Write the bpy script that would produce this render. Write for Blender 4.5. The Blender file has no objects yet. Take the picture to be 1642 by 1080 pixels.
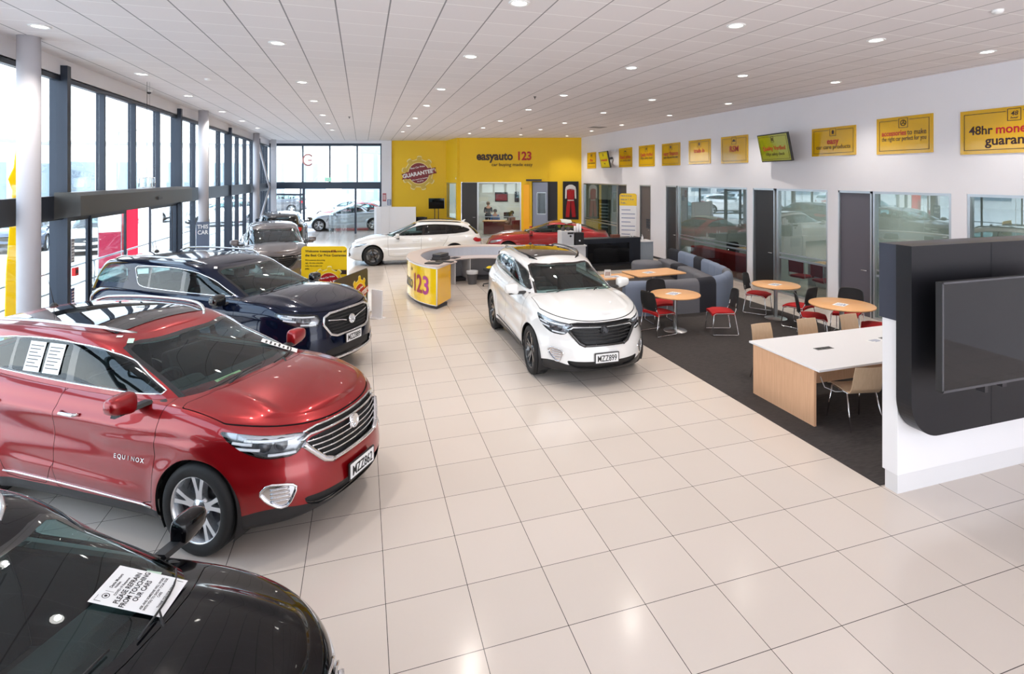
import bpy, math, random
import numpy as np
from mathutils import Vector, Matrix
R = math.radians
random.seed(7)
# ---------------------------------------------------------------- camera, world, exposure
SC = bpy.context.scene
COL = SC.collection
YAW, FPX, PPX, PPY, CAMH = 0.3207, 874.8, 871.0, 283.5, 3.117
cd = bpy.data.cameras.new('camera'); cam = bpy.data.objects.new('camera', cd); COL.objects.link(cam)
cam.location = (0, 0, CAMH); cam.rotation_euler = (R(90), 0, -YAW)
cd.sensor_fit = 'HORIZONTAL'; cd.sensor_width = 36.0
cd.lens = FPX / 1642 * 36.0
cd.shift_x = (821 - PPX) / 1642
cd.shift_y = -(540 - PPY) / 1642
cd.clip_end = 400
SC.camera = cam
SC.view_settings.view_transform = 'Standard'; SC.view_settings.look = 'None'
SC.view_settings.gamma = 1; SC.view_settings.use_curve_mapping = False
SC.view_settings.exposure = 0.52
SC.cycles.max_bounces = 10; SC.cycles.diffuse_bounces = 5; SC.cycles.glossy_bounces = 5
SC.cycles.transmission_bounces = 4; SC.cycles.transparent_max_bounces = 14
SC.cycles.sample_clamp_indirect = 8; SC.cycles.caustics_reflective = False; SC.cycles.caustics_refractive = False
SC.cycles.use_denoising = True
wd = bpy.data.worlds.new('sky'); SC.world = wd; wd.use_nodes = True
_n = wd.node_tree.nodes; _n.clear(); _l = wd.node_tree.links
_o = _n.new('ShaderNodeOutputWorld'); _b = _n.new('ShaderNodeBackground')
_tc = _n.new('ShaderNodeTexCoord'); _sp = _n.new('ShaderNodeSeparateXYZ'); _cr = _n.new('ShaderNodeValToRGB')
_l.new(_tc.outputs['Generated'], _sp.inputs[0]); _l.new(_sp.outputs['Z'], _cr.inputs[0])
_cr.color_ramp.elements[0].position = 0.0; _cr.color_ramp.elements[0].color = (0.97, 0.98, 1.0, 1)
_cr.color_ramp.elements[1].position = 0.6; _cr.color_ramp.elements[1].color = (0.62, 0.78, 1.0, 1)
_l.new(_cr.outputs[0], _b.inputs['Color']); _b.inputs['Strength'].default_value = 3.2
_l.new(_b.outputs[0], _o.inputs[0])
sd = bpy.data.lights.new('sun', 'SUN'); sd.energy = 5.0; sd.angle = R(2); sd.color = (1, .96, .9)
sun = bpy.data.objects.new('sun', sd); COL.objects.link(sun); sun.rotation_euler = (R(42), R(18), R(-12))
# ---------------------------------------------------------------- materials
def _set(b, k, v):
    if k in b.inputs: b.inputs[k].default_value = v
MATS = {}
def mat(name, color, rough=.5, metal=0., coat=0., noise=0., nscale=8., bump=0., emit=None, es=0., spec=.5, alpha=1, aniso=None):
    """principled surface with a little procedural variation"""
    if name in MATS: return MATS[name]
    m = bpy.data.materials.new(name); m.use_nodes = True; nt = m.node_tree
    b = nt.nodes['Principled BSDF']
    c = (*color, 1); _set(b, 'Base Color', c); _set(b, 'Roughness', rough); _set(b, 'Metallic', metal)
    _set(b, 'Coat Weight', coat); _set(b, 'Coat Roughness', .03); _set(b, 'Specular IOR Level', spec)
    tc = nt.nodes.new('ShaderNodeTexCoord'); nz = nt.nodes.new('ShaderNodeTexNoise')
    nz.inputs['Scale'].default_value = nscale; nt.links.new(tc.outputs['Object'], nz.inputs['Vector'])
    if noise > 0:
        mx = nt.nodes.new('ShaderNodeMix'); mx.data_type = 'RGBA'
        mx.inputs[6].default_value = tuple(max(0, x*(1-noise)) for x in color) + (1,)
        mx.inputs[7].default_value = tuple(min(1, x*(1+noise)) for x in color) + (1,)
        nt.links.new(nz.outputs[0], mx.inputs[0]); nt.links.new(mx.outputs[2], b.inputs['Base Color'])
    if bump > 0:
        bp = nt.nodes.new('ShaderNodeBump'); bp.inputs['Strength'].default_value = bump; bp.inputs['Distance'].default_value = .01
        nt.links.new(nz.outputs[0], bp.inputs['Height']); nt.links.new(bp.outputs[0], b.inputs['Normal'])
    if emit:
        _set(b, 'Emission Color', (*emit, 1)); _set(b, 'Emission Strength', es)
    MATS[name] = m; return m
def glass_mat(name, tint, rough=.0, refl=.06, edge=.75, ior=1.5):
    """thin pane: tinted see-through mixed with a fresnel reflection"""
    if name in MATS: return MATS[name]
    m = bpy.data.materials.new(name); m.use_nodes = True; nt = m.node_tree; nt.nodes.clear()
    o = nt.nodes.new('ShaderNodeOutputMaterial'); t = nt.nodes.new('ShaderNodeBsdfTransparent'); g = nt.nodes.new('ShaderNodeBsdfGlossy')
    t.inputs[0].default_value = (*tint, 1); g.inputs['Roughness'].default_value = rough; g.inputs[0].default_value = (.95, .98, 1, 1)
    fr = nt.nodes.new('ShaderNodeLayerWeight'); fr.inputs[0].default_value = .5
    pw = nt.nodes.new('ShaderNodeMath'); pw.operation = 'POWER'; pw.inputs[1].default_value = 4
    ml = nt.nodes.new('ShaderNodeMath'); ml.operation = 'MULTIPLY_ADD'; ml.inputs[1].default_value = edge; ml.inputs[2].default_value = refl
    ml.use_clamp = True
    mx = nt.nodes.new('ShaderNodeMixShader'); L = nt.links.new
    L(fr.outputs['Facing'], pw.inputs[0]); L(pw.outputs[0], ml.inputs[0]); L(ml.outputs[0], mx.inputs[0])
    L(t.outputs[0], mx.inputs[1]); L(g.outputs[0], mx.inputs[2]); L(mx.outputs[0], o.inputs[0])
    MATS[name] = m; return m
# ---------------------------------------------------------------- mesh helpers
class MB:
    """collects geometry and links it as one mesh object"""
    def __init__(s): s.v = []; s.f = []; s.sm = []
    def add(s, vs, fs, smooth=False):
        o = len(s.v); s.v += [tuple(p) for p in vs]; s.f += [tuple(i + o for i in f) for f in fs]; s.sm += [smooth] * len(fs); return s
    def box(s, x0, x1, y0, y1, z0, z1):
        v = [(x, y, z) for z in (z0, z1) for y in (y0, y1) for x in (x0, x1)]
        return s.add(v, [(0, 2, 3, 1), (4, 5, 7, 6), (0, 1, 5, 4), (2, 6, 7, 3), (0, 4, 6, 2), (1, 3, 7, 5)])
    def prism(s, pts, ax, a, b, smooth=False):
        """extrude a closed 2D outline along an axis: ax 'x' -> pts (y,z), 'y' -> (x,z), 'z' -> (x,y)"""
        n = len(pts)
        def P(p, t): return {'x': (t, p[0], p[1]), 'y': (p[0], t, p[1]), 'z': (p[0], p[1], t)}[ax]
        v = [P(p, a) for p in pts] + [P(p, b) for p in pts]
        ar = sum(pts[i][0]*pts[(i+1) % n][1] - pts[(i+1) % n][0]*pts[i][1] for i in range(n))
        sg = (ar > 0) == (b > a)
        if ax == 'y': sg = not sg
        side = [(i, (i+1) % n, n+(i+1) % n, n+i) for i in range(n)]
        cap = [tuple(range(n))[::-1], tuple(range(n, 2*n))]
        if not sg: side = [f[::-1] for f in side]; cap = [f[::-1] for f in cap]
        s.add(v, side, smooth); o = len(s.v) - len(v)
        s.f += [tuple(i + o for i in f) for f in cap]; s.sm += [False, False]; return s
    def tube(s, pts, r, n=8, closed=False, cap=True):
        P = [Vector(p) for p in pts]; m = len(P); rs = r if isinstance(r, (list, tuple)) else [r]*m
        up = None; rings = []
        for i in range(m):
            a = P[i-1] if (i > 0 or closed) else P[i]; b = P[(i+1) % m] if (i < m-1 or closed) else P[i]
            t = (b - a).normalized()
            if up is None: up = Vector((0, 0, 1)) if abs(t.z) < .9 else Vector((1, 0, 0))
            u = (up - t*up.dot(t)).normalized(); w = t.cross(u); up = u
            rings.append([P[i] + (u*math.cos(2*math.pi*k/n) + w*math.sin(2*math.pi*k/n))*rs[i] for k in range(n)])
        v = [p for rg in rings for p in rg]; f = []
        for i in range(m if closed else m-1):
            j = (i+1) % m
            for k in range(n): f.append((i*n+k, i*n+(k+1) % n, j*n+(k+1) % n, j*n+k))
        s.add(v, f, True)
        if cap and not closed:
            o = len(s.v)-len(v); s.f += [tuple(o+k for k in range(n))[::-1], tuple(o+(m-1)*n+k for k in range(n))]; s.sm += [False, False]
        return s
    def cyl(s, c, r, z0, z1, n=32, r2=None):
        r2 = r if r2 is None else r2
        v = [(c[0]+q*math.cos(2*math.pi*k/n), c[1]+q*math.sin(2*math.pi*k/n), z) for q, z in ((r, z0), (r2, z1)) for k in range(n)]
        o = len(s.v); s.add(v, [(k, (k+1) % n, n+(k+1) % n, n+k) for k in range(n)], True)
        s.f += [tuple(o+k for k in range(n))[::-1], tuple(o+n+k for k in range(n))]; s.sm += [False, False]; return s
    def lathe(s, prof, c=(0, 0, 0), n=32, ax='z'):
        """prof: (radius, height) pairs spun about the axis"""
        v = []
        for r, h in prof:
            for k in range(n):
                a = 2*math.pi*k/n; p = {'z': (r*math.cos(a), r*math.sin(a), h), 'y': (r*math.cos(a), h, r*math.sin(a)), 'x': (h, r*math.cos(a), r*math.sin(a))}[ax]
                v.append((p[0]+c[0], p[1]+c[1], p[2]+c[2]))
        f = []
        for i in range(len(prof)-1):
            for k in range(n): f.append((i*n+k, i*n+(k+1) % n, (i+1)*n+(k+1) % n, (i+1)*n+k))
        return s.add(v, f, True)
    def grid(s, P, smooth=True, flip=False):
        """P[i][j] points"""
        a, b = len(P), len(P[0]); v = [p for row in P for p in row]
        f = [(i*b+j, i*b+j+1, (i+1)*b+j+1, (i+1)*b+j) for i in range(a-1) for j in range(b-1)]
        if flip: f = [q[::-1] for q in f]
        return s.add(v, f, smooth)
    def xf(s, M, start=0):
        s.v[start:] = [tuple(M @ Vector(p)) for p in s.v[start:]]; return s
    def build(s, name, m, parent=None, bevel=0, seg=2, loc=None, rz=None, kind=None, label=None):
        me = bpy.data.meshes.new(name); me.from_pydata(s.v, [], s.f)
        me.polygons.foreach_set('use_smooth', s.sm)
        me.materials.append(m); me.update()
        o = bpy.data.objects.new(name, me); COL.objects.link(o)
        if parent: o.parent = parent
        if loc: o.location = loc
        if rz: o.rotation_euler.z = rz
        if bevel:
            md = o.modifiers.new('bevel', 'BEVEL'); md.width = bevel; md.segments = seg; md.limit_method = 'ANGLE'; md.angle_limit = R(40)
        if kind: o['kind'] = kind
        if label: o['label'] = label
        return o
def tag(o, label, cat, group=None, kind=None):
    o['label'] = label; o['category'] = cat
    if group: o['group'] = group
    if kind: o['kind'] = kind
    return o
def thing(name, label, cat, loc=(0, 0, 0), rz=0, group=None):
    o = bpy.data.objects.new(name, None); COL.objects.link(o); o.location = loc; o.rotation_euler.z = rz
    o.empty_display_size = .1
    return tag(o, label, cat, group)
CH = {}
def copy_tree(o, parent=None):
    c = o.copy(); COL.objects.link(c)
    if parent: c.parent = parent
    for ch in list(o.children): copy_tree(ch, c)
    return c
def dup(o, label, loc=None, rz=None, group=None):
    c = copy_tree(o); c['label'] = label
    if loc is not None: c.location = loc
    if rz is not None: c.rotation_euler.z = rz
    if group: c['group'] = group
    return c
def struct(name, mb, m, **k): return mb.build(name, m, kind='structure', **k)
_DG = None
def text_mesh(txt, size, depth=.002, bold=0., align='CENTER', sx=1., shear=0.):
    """lettering as mesh data, standing in the XZ plane, facing -Y, centred on the baseline"""
    cu = bpy.data.curves.new('lettering', 'FONT'); cu.body = txt; cu.size = size; cu.extrude = depth; cu.offset = bold*size
    cu.align_x = align; cu.shear = shear; cu.resolution_u = 3
    ob = bpy.data.objects.new('lettering', cu); COL.objects.link(ob)
    dg = bpy.context.evaluated_depsgraph_get(); me = bpy.data.meshes.new_from_object(ob.evaluated_get(dg))
    COL.objects.unlink(ob); bpy.data.objects.remove(ob)
    v = [(p.co.x*sx, -p.co.z, p.co.y) for p in me.vertices]; f = [tuple(p.vertices) for p in me.polygons]
    bpy.data.meshes.remove(me); bpy.data.curves.remove(cu)
    return v, f
def text_mb(mb, txt, size, M=None, **k):
    v, f = text_mesh(txt, size, **k); st = len(mb.v); mb.add(v, f)
    if M is not None: mb.xf(M, st)
    return mb
def rrect(x0, x1, y0, y1, r, n=6, corners=(1, 1, 1, 1)):
    """rounded rectangle outline, corners order: (x0,y0),(x1,y0),(x1,y1),(x0,y1)"""
    out = []
    for (cx, cy, a0), c in zip(((x0+r, y0+r, 180), (x1-r, y0+r, 270), (x1-r, y1-r, 0), (x0+r, y1-r, 90)), corners):
        if not c: out.append((x0 if a0 in (180, 90) else x1, y0 if a0 in (180, 270) else y1)); continue
        for k in range(n+1):
            a = R(a0 + 90*k/n); out.append((cx+r*math.cos(a), cy+r*math.sin(a)))
    return out
# ---------------------------------------------------------------- cars
def pch(pts):
    """monotone cubic through (x, y) pairs, clamped outside"""
    pts = sorted(pts); x = np.array([p[0] for p in pts], float); y = np.array([p[1] for p in pts], float)
    if len(x) == 1: return lambda q: np.full(np.shape(q), y[0]) if np.shape(q) else y[0]
    h = np.diff(x); d = np.diff(y)/h; m = np.zeros(len(x)); m[0] = d[0]; m[-1] = d[-1]
    for i in range(1, len(x)-1):
        if d[i-1]*d[i] > 0:
            a = 2*h[i]+h[i-1]; b = h[i]+2*h[i-1]; m[i] = (a+b)/(a/d[i-1]+b/d[i])
    def f(q):
        q = np.clip(q, x[0], x[-1]); i = np.clip(np.searchsorted(x, q)-1, 0, len(x)-2)
        t = (q-x[i])/h[i]; t2 = t*t; t3 = t2*t
        return y[i]*(2*t3-3*t2+1)+m[i]*h[i]*(t3-2*t2+t)+y[i+1]*(-2*t3+3*t2)+m[i+1]*h[i]*(t3-t2)
    return f
def poly_sdf(P, poly):
    """signed distance (negative inside) of points to a closed polygon"""
    P = np.asarray(P, float); n = len(poly); d = np.full(len(P), 1e9); ins = np.zeros(len(P), bool)
    for i in range(n):
        a = np.array(poly[i], float); b = np.array(poly[(i+1) % n], float); e = b-a; w = P-a
        t = np.clip((w@e)/max(e@e, 1e-12), 0, 1); q = w-np.outer(t, e); d = np.minimum(d, (q*q).sum(1))
        c = ((a[1] <= P[:, 1]) & (b[1] > P[:, 1])) | ((b[1] <= P[:, 1]) & (a[1] > P[:, 1]))
        den = e[1] if abs(e[1]) > 1e-12 else 1e-12
        ins ^= c & (P[:, 0] < a[0]+e[0]*(P[:, 1]-a[1])/den)
    d = np.sqrt(d); return np.where(ins, -d, d)
class Sh:
    """triangle shell: V columns = x y z nx ny nz s"""
    def __init__(s, V, F): s.V = V; s.F = F
    def clip(s, sd, keep_neg=True):
        sd = sd if keep_neg else -sd
        inn = sd < 0; F = s.F; c = inn[F].sum(1)
        full = F[c == 3]; out = [full]; nv = []; base = len(s.V); cache = {}
        def cut(a, b):
            k = (a, b) if a < b else (b, a)
            if k not in cache:
                t = sd[a]/(sd[a]-sd[b]); nv.append(s.V[a]*(1-t)+s.V[b]*t); cache[k] = base+len(nv)-1
            return cache[k]
        ex = []
        for f in F[(c == 1) | (c == 2)]:
            f = f.tolist(); k = [inn[i] for i in f]
            if sum(k) == 1:
                i = k.index(True); a, b, d = f[i], f[(i+1) % 3], f[(i+2) % 3]; ex.append((a, cut(a, b), cut(a, d)))
            else:
                i = k.index(False); a, b, d = f[i], f[(i+1) % 3], f[(i+2) % 3]; p, q = cut(a, b), cut(a, d)
                ex.append((p, b, d)); ex.append((p, d, q))
        if ex: out.append(np.array(ex, int))
        Vn = np.vstack([s.V, np.array(nv)]) if nv else s.V
        Fn = np.vstack(out) if len(out) else full
        if len(Fn) == 0: return Sh(np.zeros((0, 8)), np.zeros((0, 3), int))
        u, inv = np.unique(Fn, return_inverse=True)
        return Sh(Vn[u], inv.reshape(-1, 3))
    def split(s, fn, gi=0., go=0.):
        """cut out the part where fn < -gi, keep the rest where fn > go"""
        sd = fn(s.V); a = s.clip(sd+gi); b = s.clip(sd-go, False); return a, b
    def off(s, d):
        V = s.V.copy(); V[:, :3] += V[:, 3:6]*d; return Sh(V, s.F)
def shell_obj(name, parts, m, parent=None, flip=False, sides=(1, -1), label=None):
    """parts: list of Sh (half body, y>0); written for each side in `sides`"""
    vs = []; fs = []; ns = []; o = 0
    for p in parts:
        if len(p.F) == 0: continue
        for sd in sides:
            V = p.V[:, :3].copy(); N = p.V[:, 3:6].copy(); V[:, 1] *= sd; N[:, 1] *= sd; F = p.F if (sd > 0) != flip else p.F[:, ::-1]
            if flip: N = -N
            vs.append(V); ns.append(N); fs.append(F+o); o += len(V)
    if not vs: return None
    V = np.vstack(vs); F = np.vstack(fs); N = np.vstack(ns)
    me = bpy.data.meshes.new(name); me.from_pydata(V.tolist(), [], F.tolist()); me.update()
    me.polygons.foreach_set('use_smooth', [True]*len(F))
    N /= np.maximum(np.linalg.norm(N, axis=1, keepdims=True), 1e-9)
    if len(me.vertices) == len(N): me.normals_split_custom_set_from_vertices(N.tolist())
    me.materials.append(m); ob = bpy.data.objects.new(name, me); COL.objects.link(ob)
    if parent: ob.parent = parent
    if label: ob['label'] = label
    return ob
def outline(xf, xr, w, af, nf, ar, nr, tp, cnt):
    nF, nS, nR = cnt
    th = np.linspace(0, np.pi/2, 500)
    c, s_ = np.cos(th), np.sin(th)
    x1 = xf-af+af*c**(2/nf); y1 = w*s_**(2/nf)
    x3 = xr+ar-ar*s_**(2/nr); y3 = w*c**(2/nr)
    def res(x, y, n, dense_end=False):
        l = np.r_[0, np.cumsum(np.hypot(np.diff(x), np.diff(y)))]; t = np.linspace(0, l[-1], n)
        return np.interp(t, l, x), np.interp(t, l, y)
    a = res(x1, y1, nF); b = (np.linspace(xf-af, xr+ar, nS), np.full(nS, w)); d = res(x3, y3, nR)
    x = np.r_[a[0], b[0][1:-1], d[0]]; y = np.r_[a[1], b[1][1:-1], d[1]]
    y = y*tp(x); S = np.r_[0, np.cumsum(np.hypot(np.diff(x), np.diff(y)))]
    return x, y, S
def grid_shell(X, Y, Z, S, H):
    a, b = X.shape; P = np.stack([X, Y, Z], -1)
    du = np.gradient(P, axis=1); dv = np.gradient(P, axis=0); N = np.cross(du, dv)
    n = np.linalg.norm(N, axis=-1, keepdims=True); N = N/np.maximum(n, 1e-9)
    # normals point outward: flip those that face the inside
    cen = np.array([P[..., 0].mean(), 0, Z.mean()-.1])
    N[:, 0, 1] = 0; N[:, -1, 1] = 0
    N /= np.maximum(np.linalg.norm(N, axis=-1, keepdims=True), 1e-9)
    V = np.concatenate([P, N, S[..., None], H[..., None]], -1).reshape(-1, 8)
    idx = np.arange(a*b).reshape(a, b); p, q, r, t = idx[:-1, :-1], idx[:-1, 1:], idx[1:, 1:], idx[1:, :-1]
    F = np.vstack([np.stack([p, r, t], -1).reshape(-1, 3), np.stack([p, q, r], -1).reshape(-1, 3)])
    # drop collapsed triangles
    A = np.linalg.norm(np.cross(V[F[:, 1], :3]-V[F[:, 0], :3], V[F[:, 2], :3]-V[F[:, 0], :3]), axis=1); F = F[A > 1e-10]
    return Sh(V, F)
def smooth_poly(pts, it=2):
    for _ in range(it):
        o = []
        for i in range(len(pts)):
            a, b = pts[i], pts[(i+1) % len(pts)]
            o += [(a[0]*.8+b[0]*.2, a[1]*.8+b[1]*.2), (a[0]*.2+b[0]*.8, a[1]*.2+b[1]*.8)]
        pts = o
    return pts
class Body:
    def __init__(s, sp, q=1.0):
        s.sp = sp; g = sp.get
        s.top = pch(sp['belt']); s.bot = pch(sp.get('bottom', [(0, .22)])); s.crown = pch(sp['crown'])
        sv, fv, rv = pch(sp['side_v']), pch(sp['front_v']), pch(sp['rear_v'])
        s.tp = pch(sp['taper']); W = sp['W']
        cnt = (int(80*q), int(120*q), int(46*q)); nv = int(52*q)
        vs = np.r_[np.linspace(0, .86, nv), np.linspace(.86, 1, int(14*q)+2)[1:]]
        L = [outline(sp['xf']-fv(v), sp['xr']+rv(v), W*sv(v), sp['af'], sp['nf'], sp['ar'], sp['nr'], s.tp, cnt) for v in vs]
        X = np.array([l[0] for l in L]); Y = np.array([l[1] for l in L]); S = np.array([l[2] for l in L])
        V = vs[:, None]*np.ones_like(X); Z = s.bot(X)+(s.top(X)-s.bot(X))*V
        Y = Y+s.relief(X, Z, V)*np.clip(Y/(.5*W), 0, 1)
        Y[:, 0] = 0; Y[:, -1] = 0
        s.X, s.Y, s.Z, s.S = X, Y, Z, S
        nu = int(26*q); us = np.linspace(0, 1, nu+1)[1:]
        CX = np.array([X[-1] for u in us]); CY = np.array([Y[-1]*(1-u) for u in us]); CS = np.array([S[-1] for u in us])
        CZ = np.array([s.topz(X[-1], Y[-1]*(1-u), Y[-1]) for u in us])
        s.shell = grid_shell(np.vstack([X, CX]), np.vstack([Y, CY]), np.vstack([Z, CZ]), np.vstack([S, CS]), np.vstack([V]+[V[-1:]+u for u in us]))
        s.halfw = lambda x: np.interp(x, X[-1][::-1], Y[-1][::-1])
    def topz(s, x, y, w):
        r = np.clip(np.abs(y)/np.maximum(w, 1e-4), 0, 1); z = s.top(x)+s.crown(x)*(1-r**2.4)
        for (y0, y1, x0, x1, h) in s.sp.get('hood_lines', []):     # raised bonnet folds
            t = np.clip((x-x0)/(x1-x0), 0, 1); yc = y0+(y1-y0)*t
            z = z+h*np.exp(-((np.abs(y)-yc)/.05)**2)*np.sin(np.pi*np.clip((x-x0)/(x1-x0), 0, 1))**.7
            z = z+h*.5*np.clip((np.abs(y)-yc)/-.1, 0, 1)*np.sin(np.pi*np.clip((x-x0)/(x1-x0), 0, 1))
        return z
    def relief(s, X, Z, V):
        r = np.zeros_like(X)
        for (cx, cz, rr) in s.sp['wheels']:                          # swelling around each arch
            d = np.hypot(X-cx, Z-cz); r += s.sp.get('flare', .022)*np.exp(-((d-rr)/.09)**2)
        for (x0, z0, x1, z1, h, wd) in s.sp.get('creases', []):     # pressed lines along the flank
            t = np.clip((X-x0)/(x1-x0), 0, 1); zc = z0+(z1-z0)*t; e = np.clip(t*6, 0, 1)*np.clip((1-t)*6, 0, 1)
            dz = Z-zc; r += h*e*np.where(dz > 0, np.exp(-(dz/(wd*.45))**2), np.exp(-(dz/wd)**2))
        return r
    def at_s(s, q, z):
        """surface point and normal at arc length q from the nose, height z"""
        xs = np.array([np.interp(q, s.S[k], s.X[k]) for k in range(len(s.S))]); ys = np.array([np.interp(q, s.S[k], s.Y[k]) for k in range(len(s.S))])
        zs = np.array([np.interp(q, s.S[k], s.Z[k]) for k in range(len(s.S))])
        return np.array([np.interp(z, zs, xs), np.interp(z, zs, ys), np.clip(z, zs[0], zs[-1])])
    def at_x(s, x, z):
        ys = []; zs = []
        for k in range(len(s.S)):
            ys.append(np.interp(x, s.X[k][::-1], s.Y[k][::-1])); zs.append(np.interp(x, s.X[k][::-1], s.Z[k][::-1]))
        return np.array([x, np.interp(z, zs, ys), z])
class Cabin:
    def __init__(s, sp, body, q=1.0):
        s.sp = sp; g = sp['cabin']; s.roof = pch(g['roof']); fw, fx, rx = pch(g['w']), pch(g['wf']), pch(g['wr']); s.rc = g.get('rc', .05)
        cnt = (int(56*q), int(80*q), int(44*q)); hs = np.r_[np.linspace(0, .84, int(26*q)), np.linspace(.84, 1, int(12*q)+2)[1:]]
        one = lambda x: np.ones_like(x); L = [outline(fx(h), rx(h), fw(h), g['af'], g['nf'], g['ar'], g['nr'], pch(g['taper']), cnt) for h in hs]
        X = np.array([l[0] for l in L]); Y = np.array([l[1] for l in L]); S = np.array([l[2] for l in L]); H = hs[:, None]*np.ones_like(X)
        base = body.topz(X, Y, np.maximum(body.halfw(X), .3))-.025; Z = base+(s.roof(X)-base)*H
        s.X, s.Y, s.Z, s.S = X, Y, Z, S; s.xf1 = X[-1].max()
        us = np.linspace(0, 1, int(24*q)+1)[1:]
        CY = np.array([Y[-1]*(1-u) for u in us]); wm = Y[-1].max()
        CZ = np.array([s.roof(X[-1])+s.rc*(Y[-1]/wm)*0+s.rc*((Y[-1]/wm)**2-(Y[-1]*(1-u)/wm)**2) for u in us])
        s.shell = grid_shell(np.vstack([X]+[X[-1:]]*len(us)), np.vstack([Y, CY]), np.vstack([Z, CZ]), np.vstack([S]+[S[-1:]]*len(us)), np.vstack([H]+[H[-1:]+u for u in us]))
        s.wm = wm
    def rz(s, x, y):
        w = np.interp(x, s.X[-1][::-1], s.Y[-1][::-1]); return float(s.roof(x)+s.rc*((w/s.wm)**2-(y/s.wm)**2))
    def at_x(s, x, z):
        ys = [np.interp(x, s.X[k][::-1], s.Y[k][::-1]) for k in range(len(s.S))]; zs = [np.interp(x, s.X[k][::-1], s.Z[k][::-1]) for k in range(len(s.S))]
        return np.array([x, np.interp(z, zs, ys), z])
    def wind(s, y, t, front=True):
        """point on the windscreen (or rear glass): sideways y, fraction t of the height"""
        n = len(s.S); k = t*(n-1); out = []
        for kk in (int(k), min(int(k)+1, n-1)):
            c = int(56*1)
            half = len(s.X[kk])//2
            if front: i = np.argmax(s.Y[kk][:half] >= abs(y)) if (s.Y[kk][:half] >= abs(y)).any() else half-1; xs, ys, zs = s.X[kk][:half], s.Y[kk][:half], s.Z[kk][:half]
            else: xs, ys, zs = s.X[kk][::-1][:half], s.Y[kk][::-1][:half], s.Z[kk][::-1][:half]
            out.append(np.array([np.interp(abs(y), ys, xs), y, np.interp(abs(y), ys, zs)]))
        return out[0]*(1-(k-int(k)))+out[1]*(k-int(k))
def dens(poly, step=.03, closed=True):
    out = []; n = len(poly)
    for i in range(n if closed else n-1):
        a, b = poly[i], poly[(i+1) % n]; m = max(1, int(math.dist(a, b)/step))
        out += [(a[0]+(b[0]-a[0])*k/m, a[1]+(b[1]-a[1])*k/m) for k in range(m)]
    if not closed: out.append(poly[-1])
    return out
def both(mb):
    """mirror the collected geometry across y = 0"""
    o = len(mb.v); f = list(mb.f); sm = list(mb.sm)
    mb.v += [(x, -y, z) for x, y, z in mb.v]; mb.f += [tuple(i+o for i in q)[::-1] for q in f]; mb.sm += sm; return mb
RIMS = {}
def build_wheel(car, x, side, track, rad, rimr, wd, style, rim_m, name='wheel', z=None):
    """side +1 = left; the outer face looks away from the car"""
    key = (rad, rimr, wd, style, rim_m.name, side)
    y0 = side*track; z = rad if z is None else z
    if key in RIMS:
        w = RIMS[key].copy(); COL.objects.link(w); w.parent = car; w.location = (x, y0, z)
        for ch in RIMS[key].children:
            c = ch.copy(); COL.objects.link(c); c.parent = w
        return w
    h = wd/2; n = 64
    m = MB(); f = side
    m.lathe([(rimr*.985, -h*.9*f), (rimr*.93, -h*.8*f), (rimr*.9, 0), (rimr*.93, h*.6*f), (rimr*.985, h*.80*f), (rimr*1.0, h*.9*f), (rimr*.985, h*.93*f), (rimr*.955, h*.86*f), (rimr*.93, h*.5*f)], n=n, ax='y')
    k = 5 if style in ('twin5', 'black5', 'multi') else 7
    for i in range(k):
        a0 = 2*math.pi*i/k+.3
        for dd in ((-.19, .19) if style in ('twin5', 'black5') else (-.13, .13) if style == 'multi' else (0,)):
            pts = []
            for rr, off, hw, dep in ((.05, dd*.3, .036, .62), (.11, dd*.55, .027, .66), (rimr*.6, dd*.8, .02, .70), (rimr*.955, dd*1.0, .024, .78)):
                a = a0+off*(1 if rr > .06 else 1.4); pts.append((rr, a, hw if style != 'multi' else hw*.6, dep))
            vs = []; fs = []
            for rr, a, hw, dep in pts:
                c, s_ = math.cos(a), math.sin(a); tx, tz = -s_, c
                for (u, yo) in ((-hw, dep*h-.05), (-hw*.75, dep*h), (hw*.75, dep*h), (hw, dep*h-.05)):
                    vs.append((rr*c+tx*u, f*yo, rr*s_+tz*u))
            for j in range(3):
                for q in range(4):
                    a_, b_ = j*4+q, j*4+(q+1) % 4; fs.append((a_, b_, b_+4, a_+4) if f < 0 else (a_, a_+4, b_+4, b_))
            m.add(vs, fs, False)
    m.lathe([(.0, h*.72*f), (.03, h*.72*f), (.034, h*.68*f), (.075, h*.62*f), (.085, h*.4*f)], n=24, ax='y')
    w = m.build(name, rim_m, car, loc=(x, y0, z))
    t = MB(); r2 = rad; tr = [(rimr*.98, -h*f), (rimr*1.08, -h*1.06*f), (r2*.93, -h*1.02*f), (r2*.985, -h*.88*f), (r2, -h*.7*f)]
    for g in (-.45, 0, .45): tr += [(r2, (g-.06)*h*f), (r2-.008, (g-.04)*h*f), (r2-.008, (g+.04)*h*f), (r2, (g+.06)*h*f)]
    tr += [(r2, h*.7*f), (r2*.985, h*.88*f), (r2*.93, h*1.02*f), (r2*.86, h*1.06*f), (rimr*1.04, h*1.02*f), (rimr*.99, h*.93*f)]
    t.lathe(tr, n=n, ax='y'); t.build('tyre', mat('tyre rubber', (.008, .008, .009), .7, bump=.15, nscale=60), w)
    b = MB(); b.lathe([(.0, h*.05*f), (rimr*.66, h*.05*f), (rimr*.68, h*.0*f), (rimr*.68, -h*.1*f)], n=40, ax='y')
    b.lathe([(0, -h*.2*f), (rimr*.9, -h*.2*f)], n=24, ax='y')
    b.build('brake_disc', mat('brake steel', (.22, .22, .23), .35, 1.), w)
    RIMS[key] = w
    return w
PAINTS = {}
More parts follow.
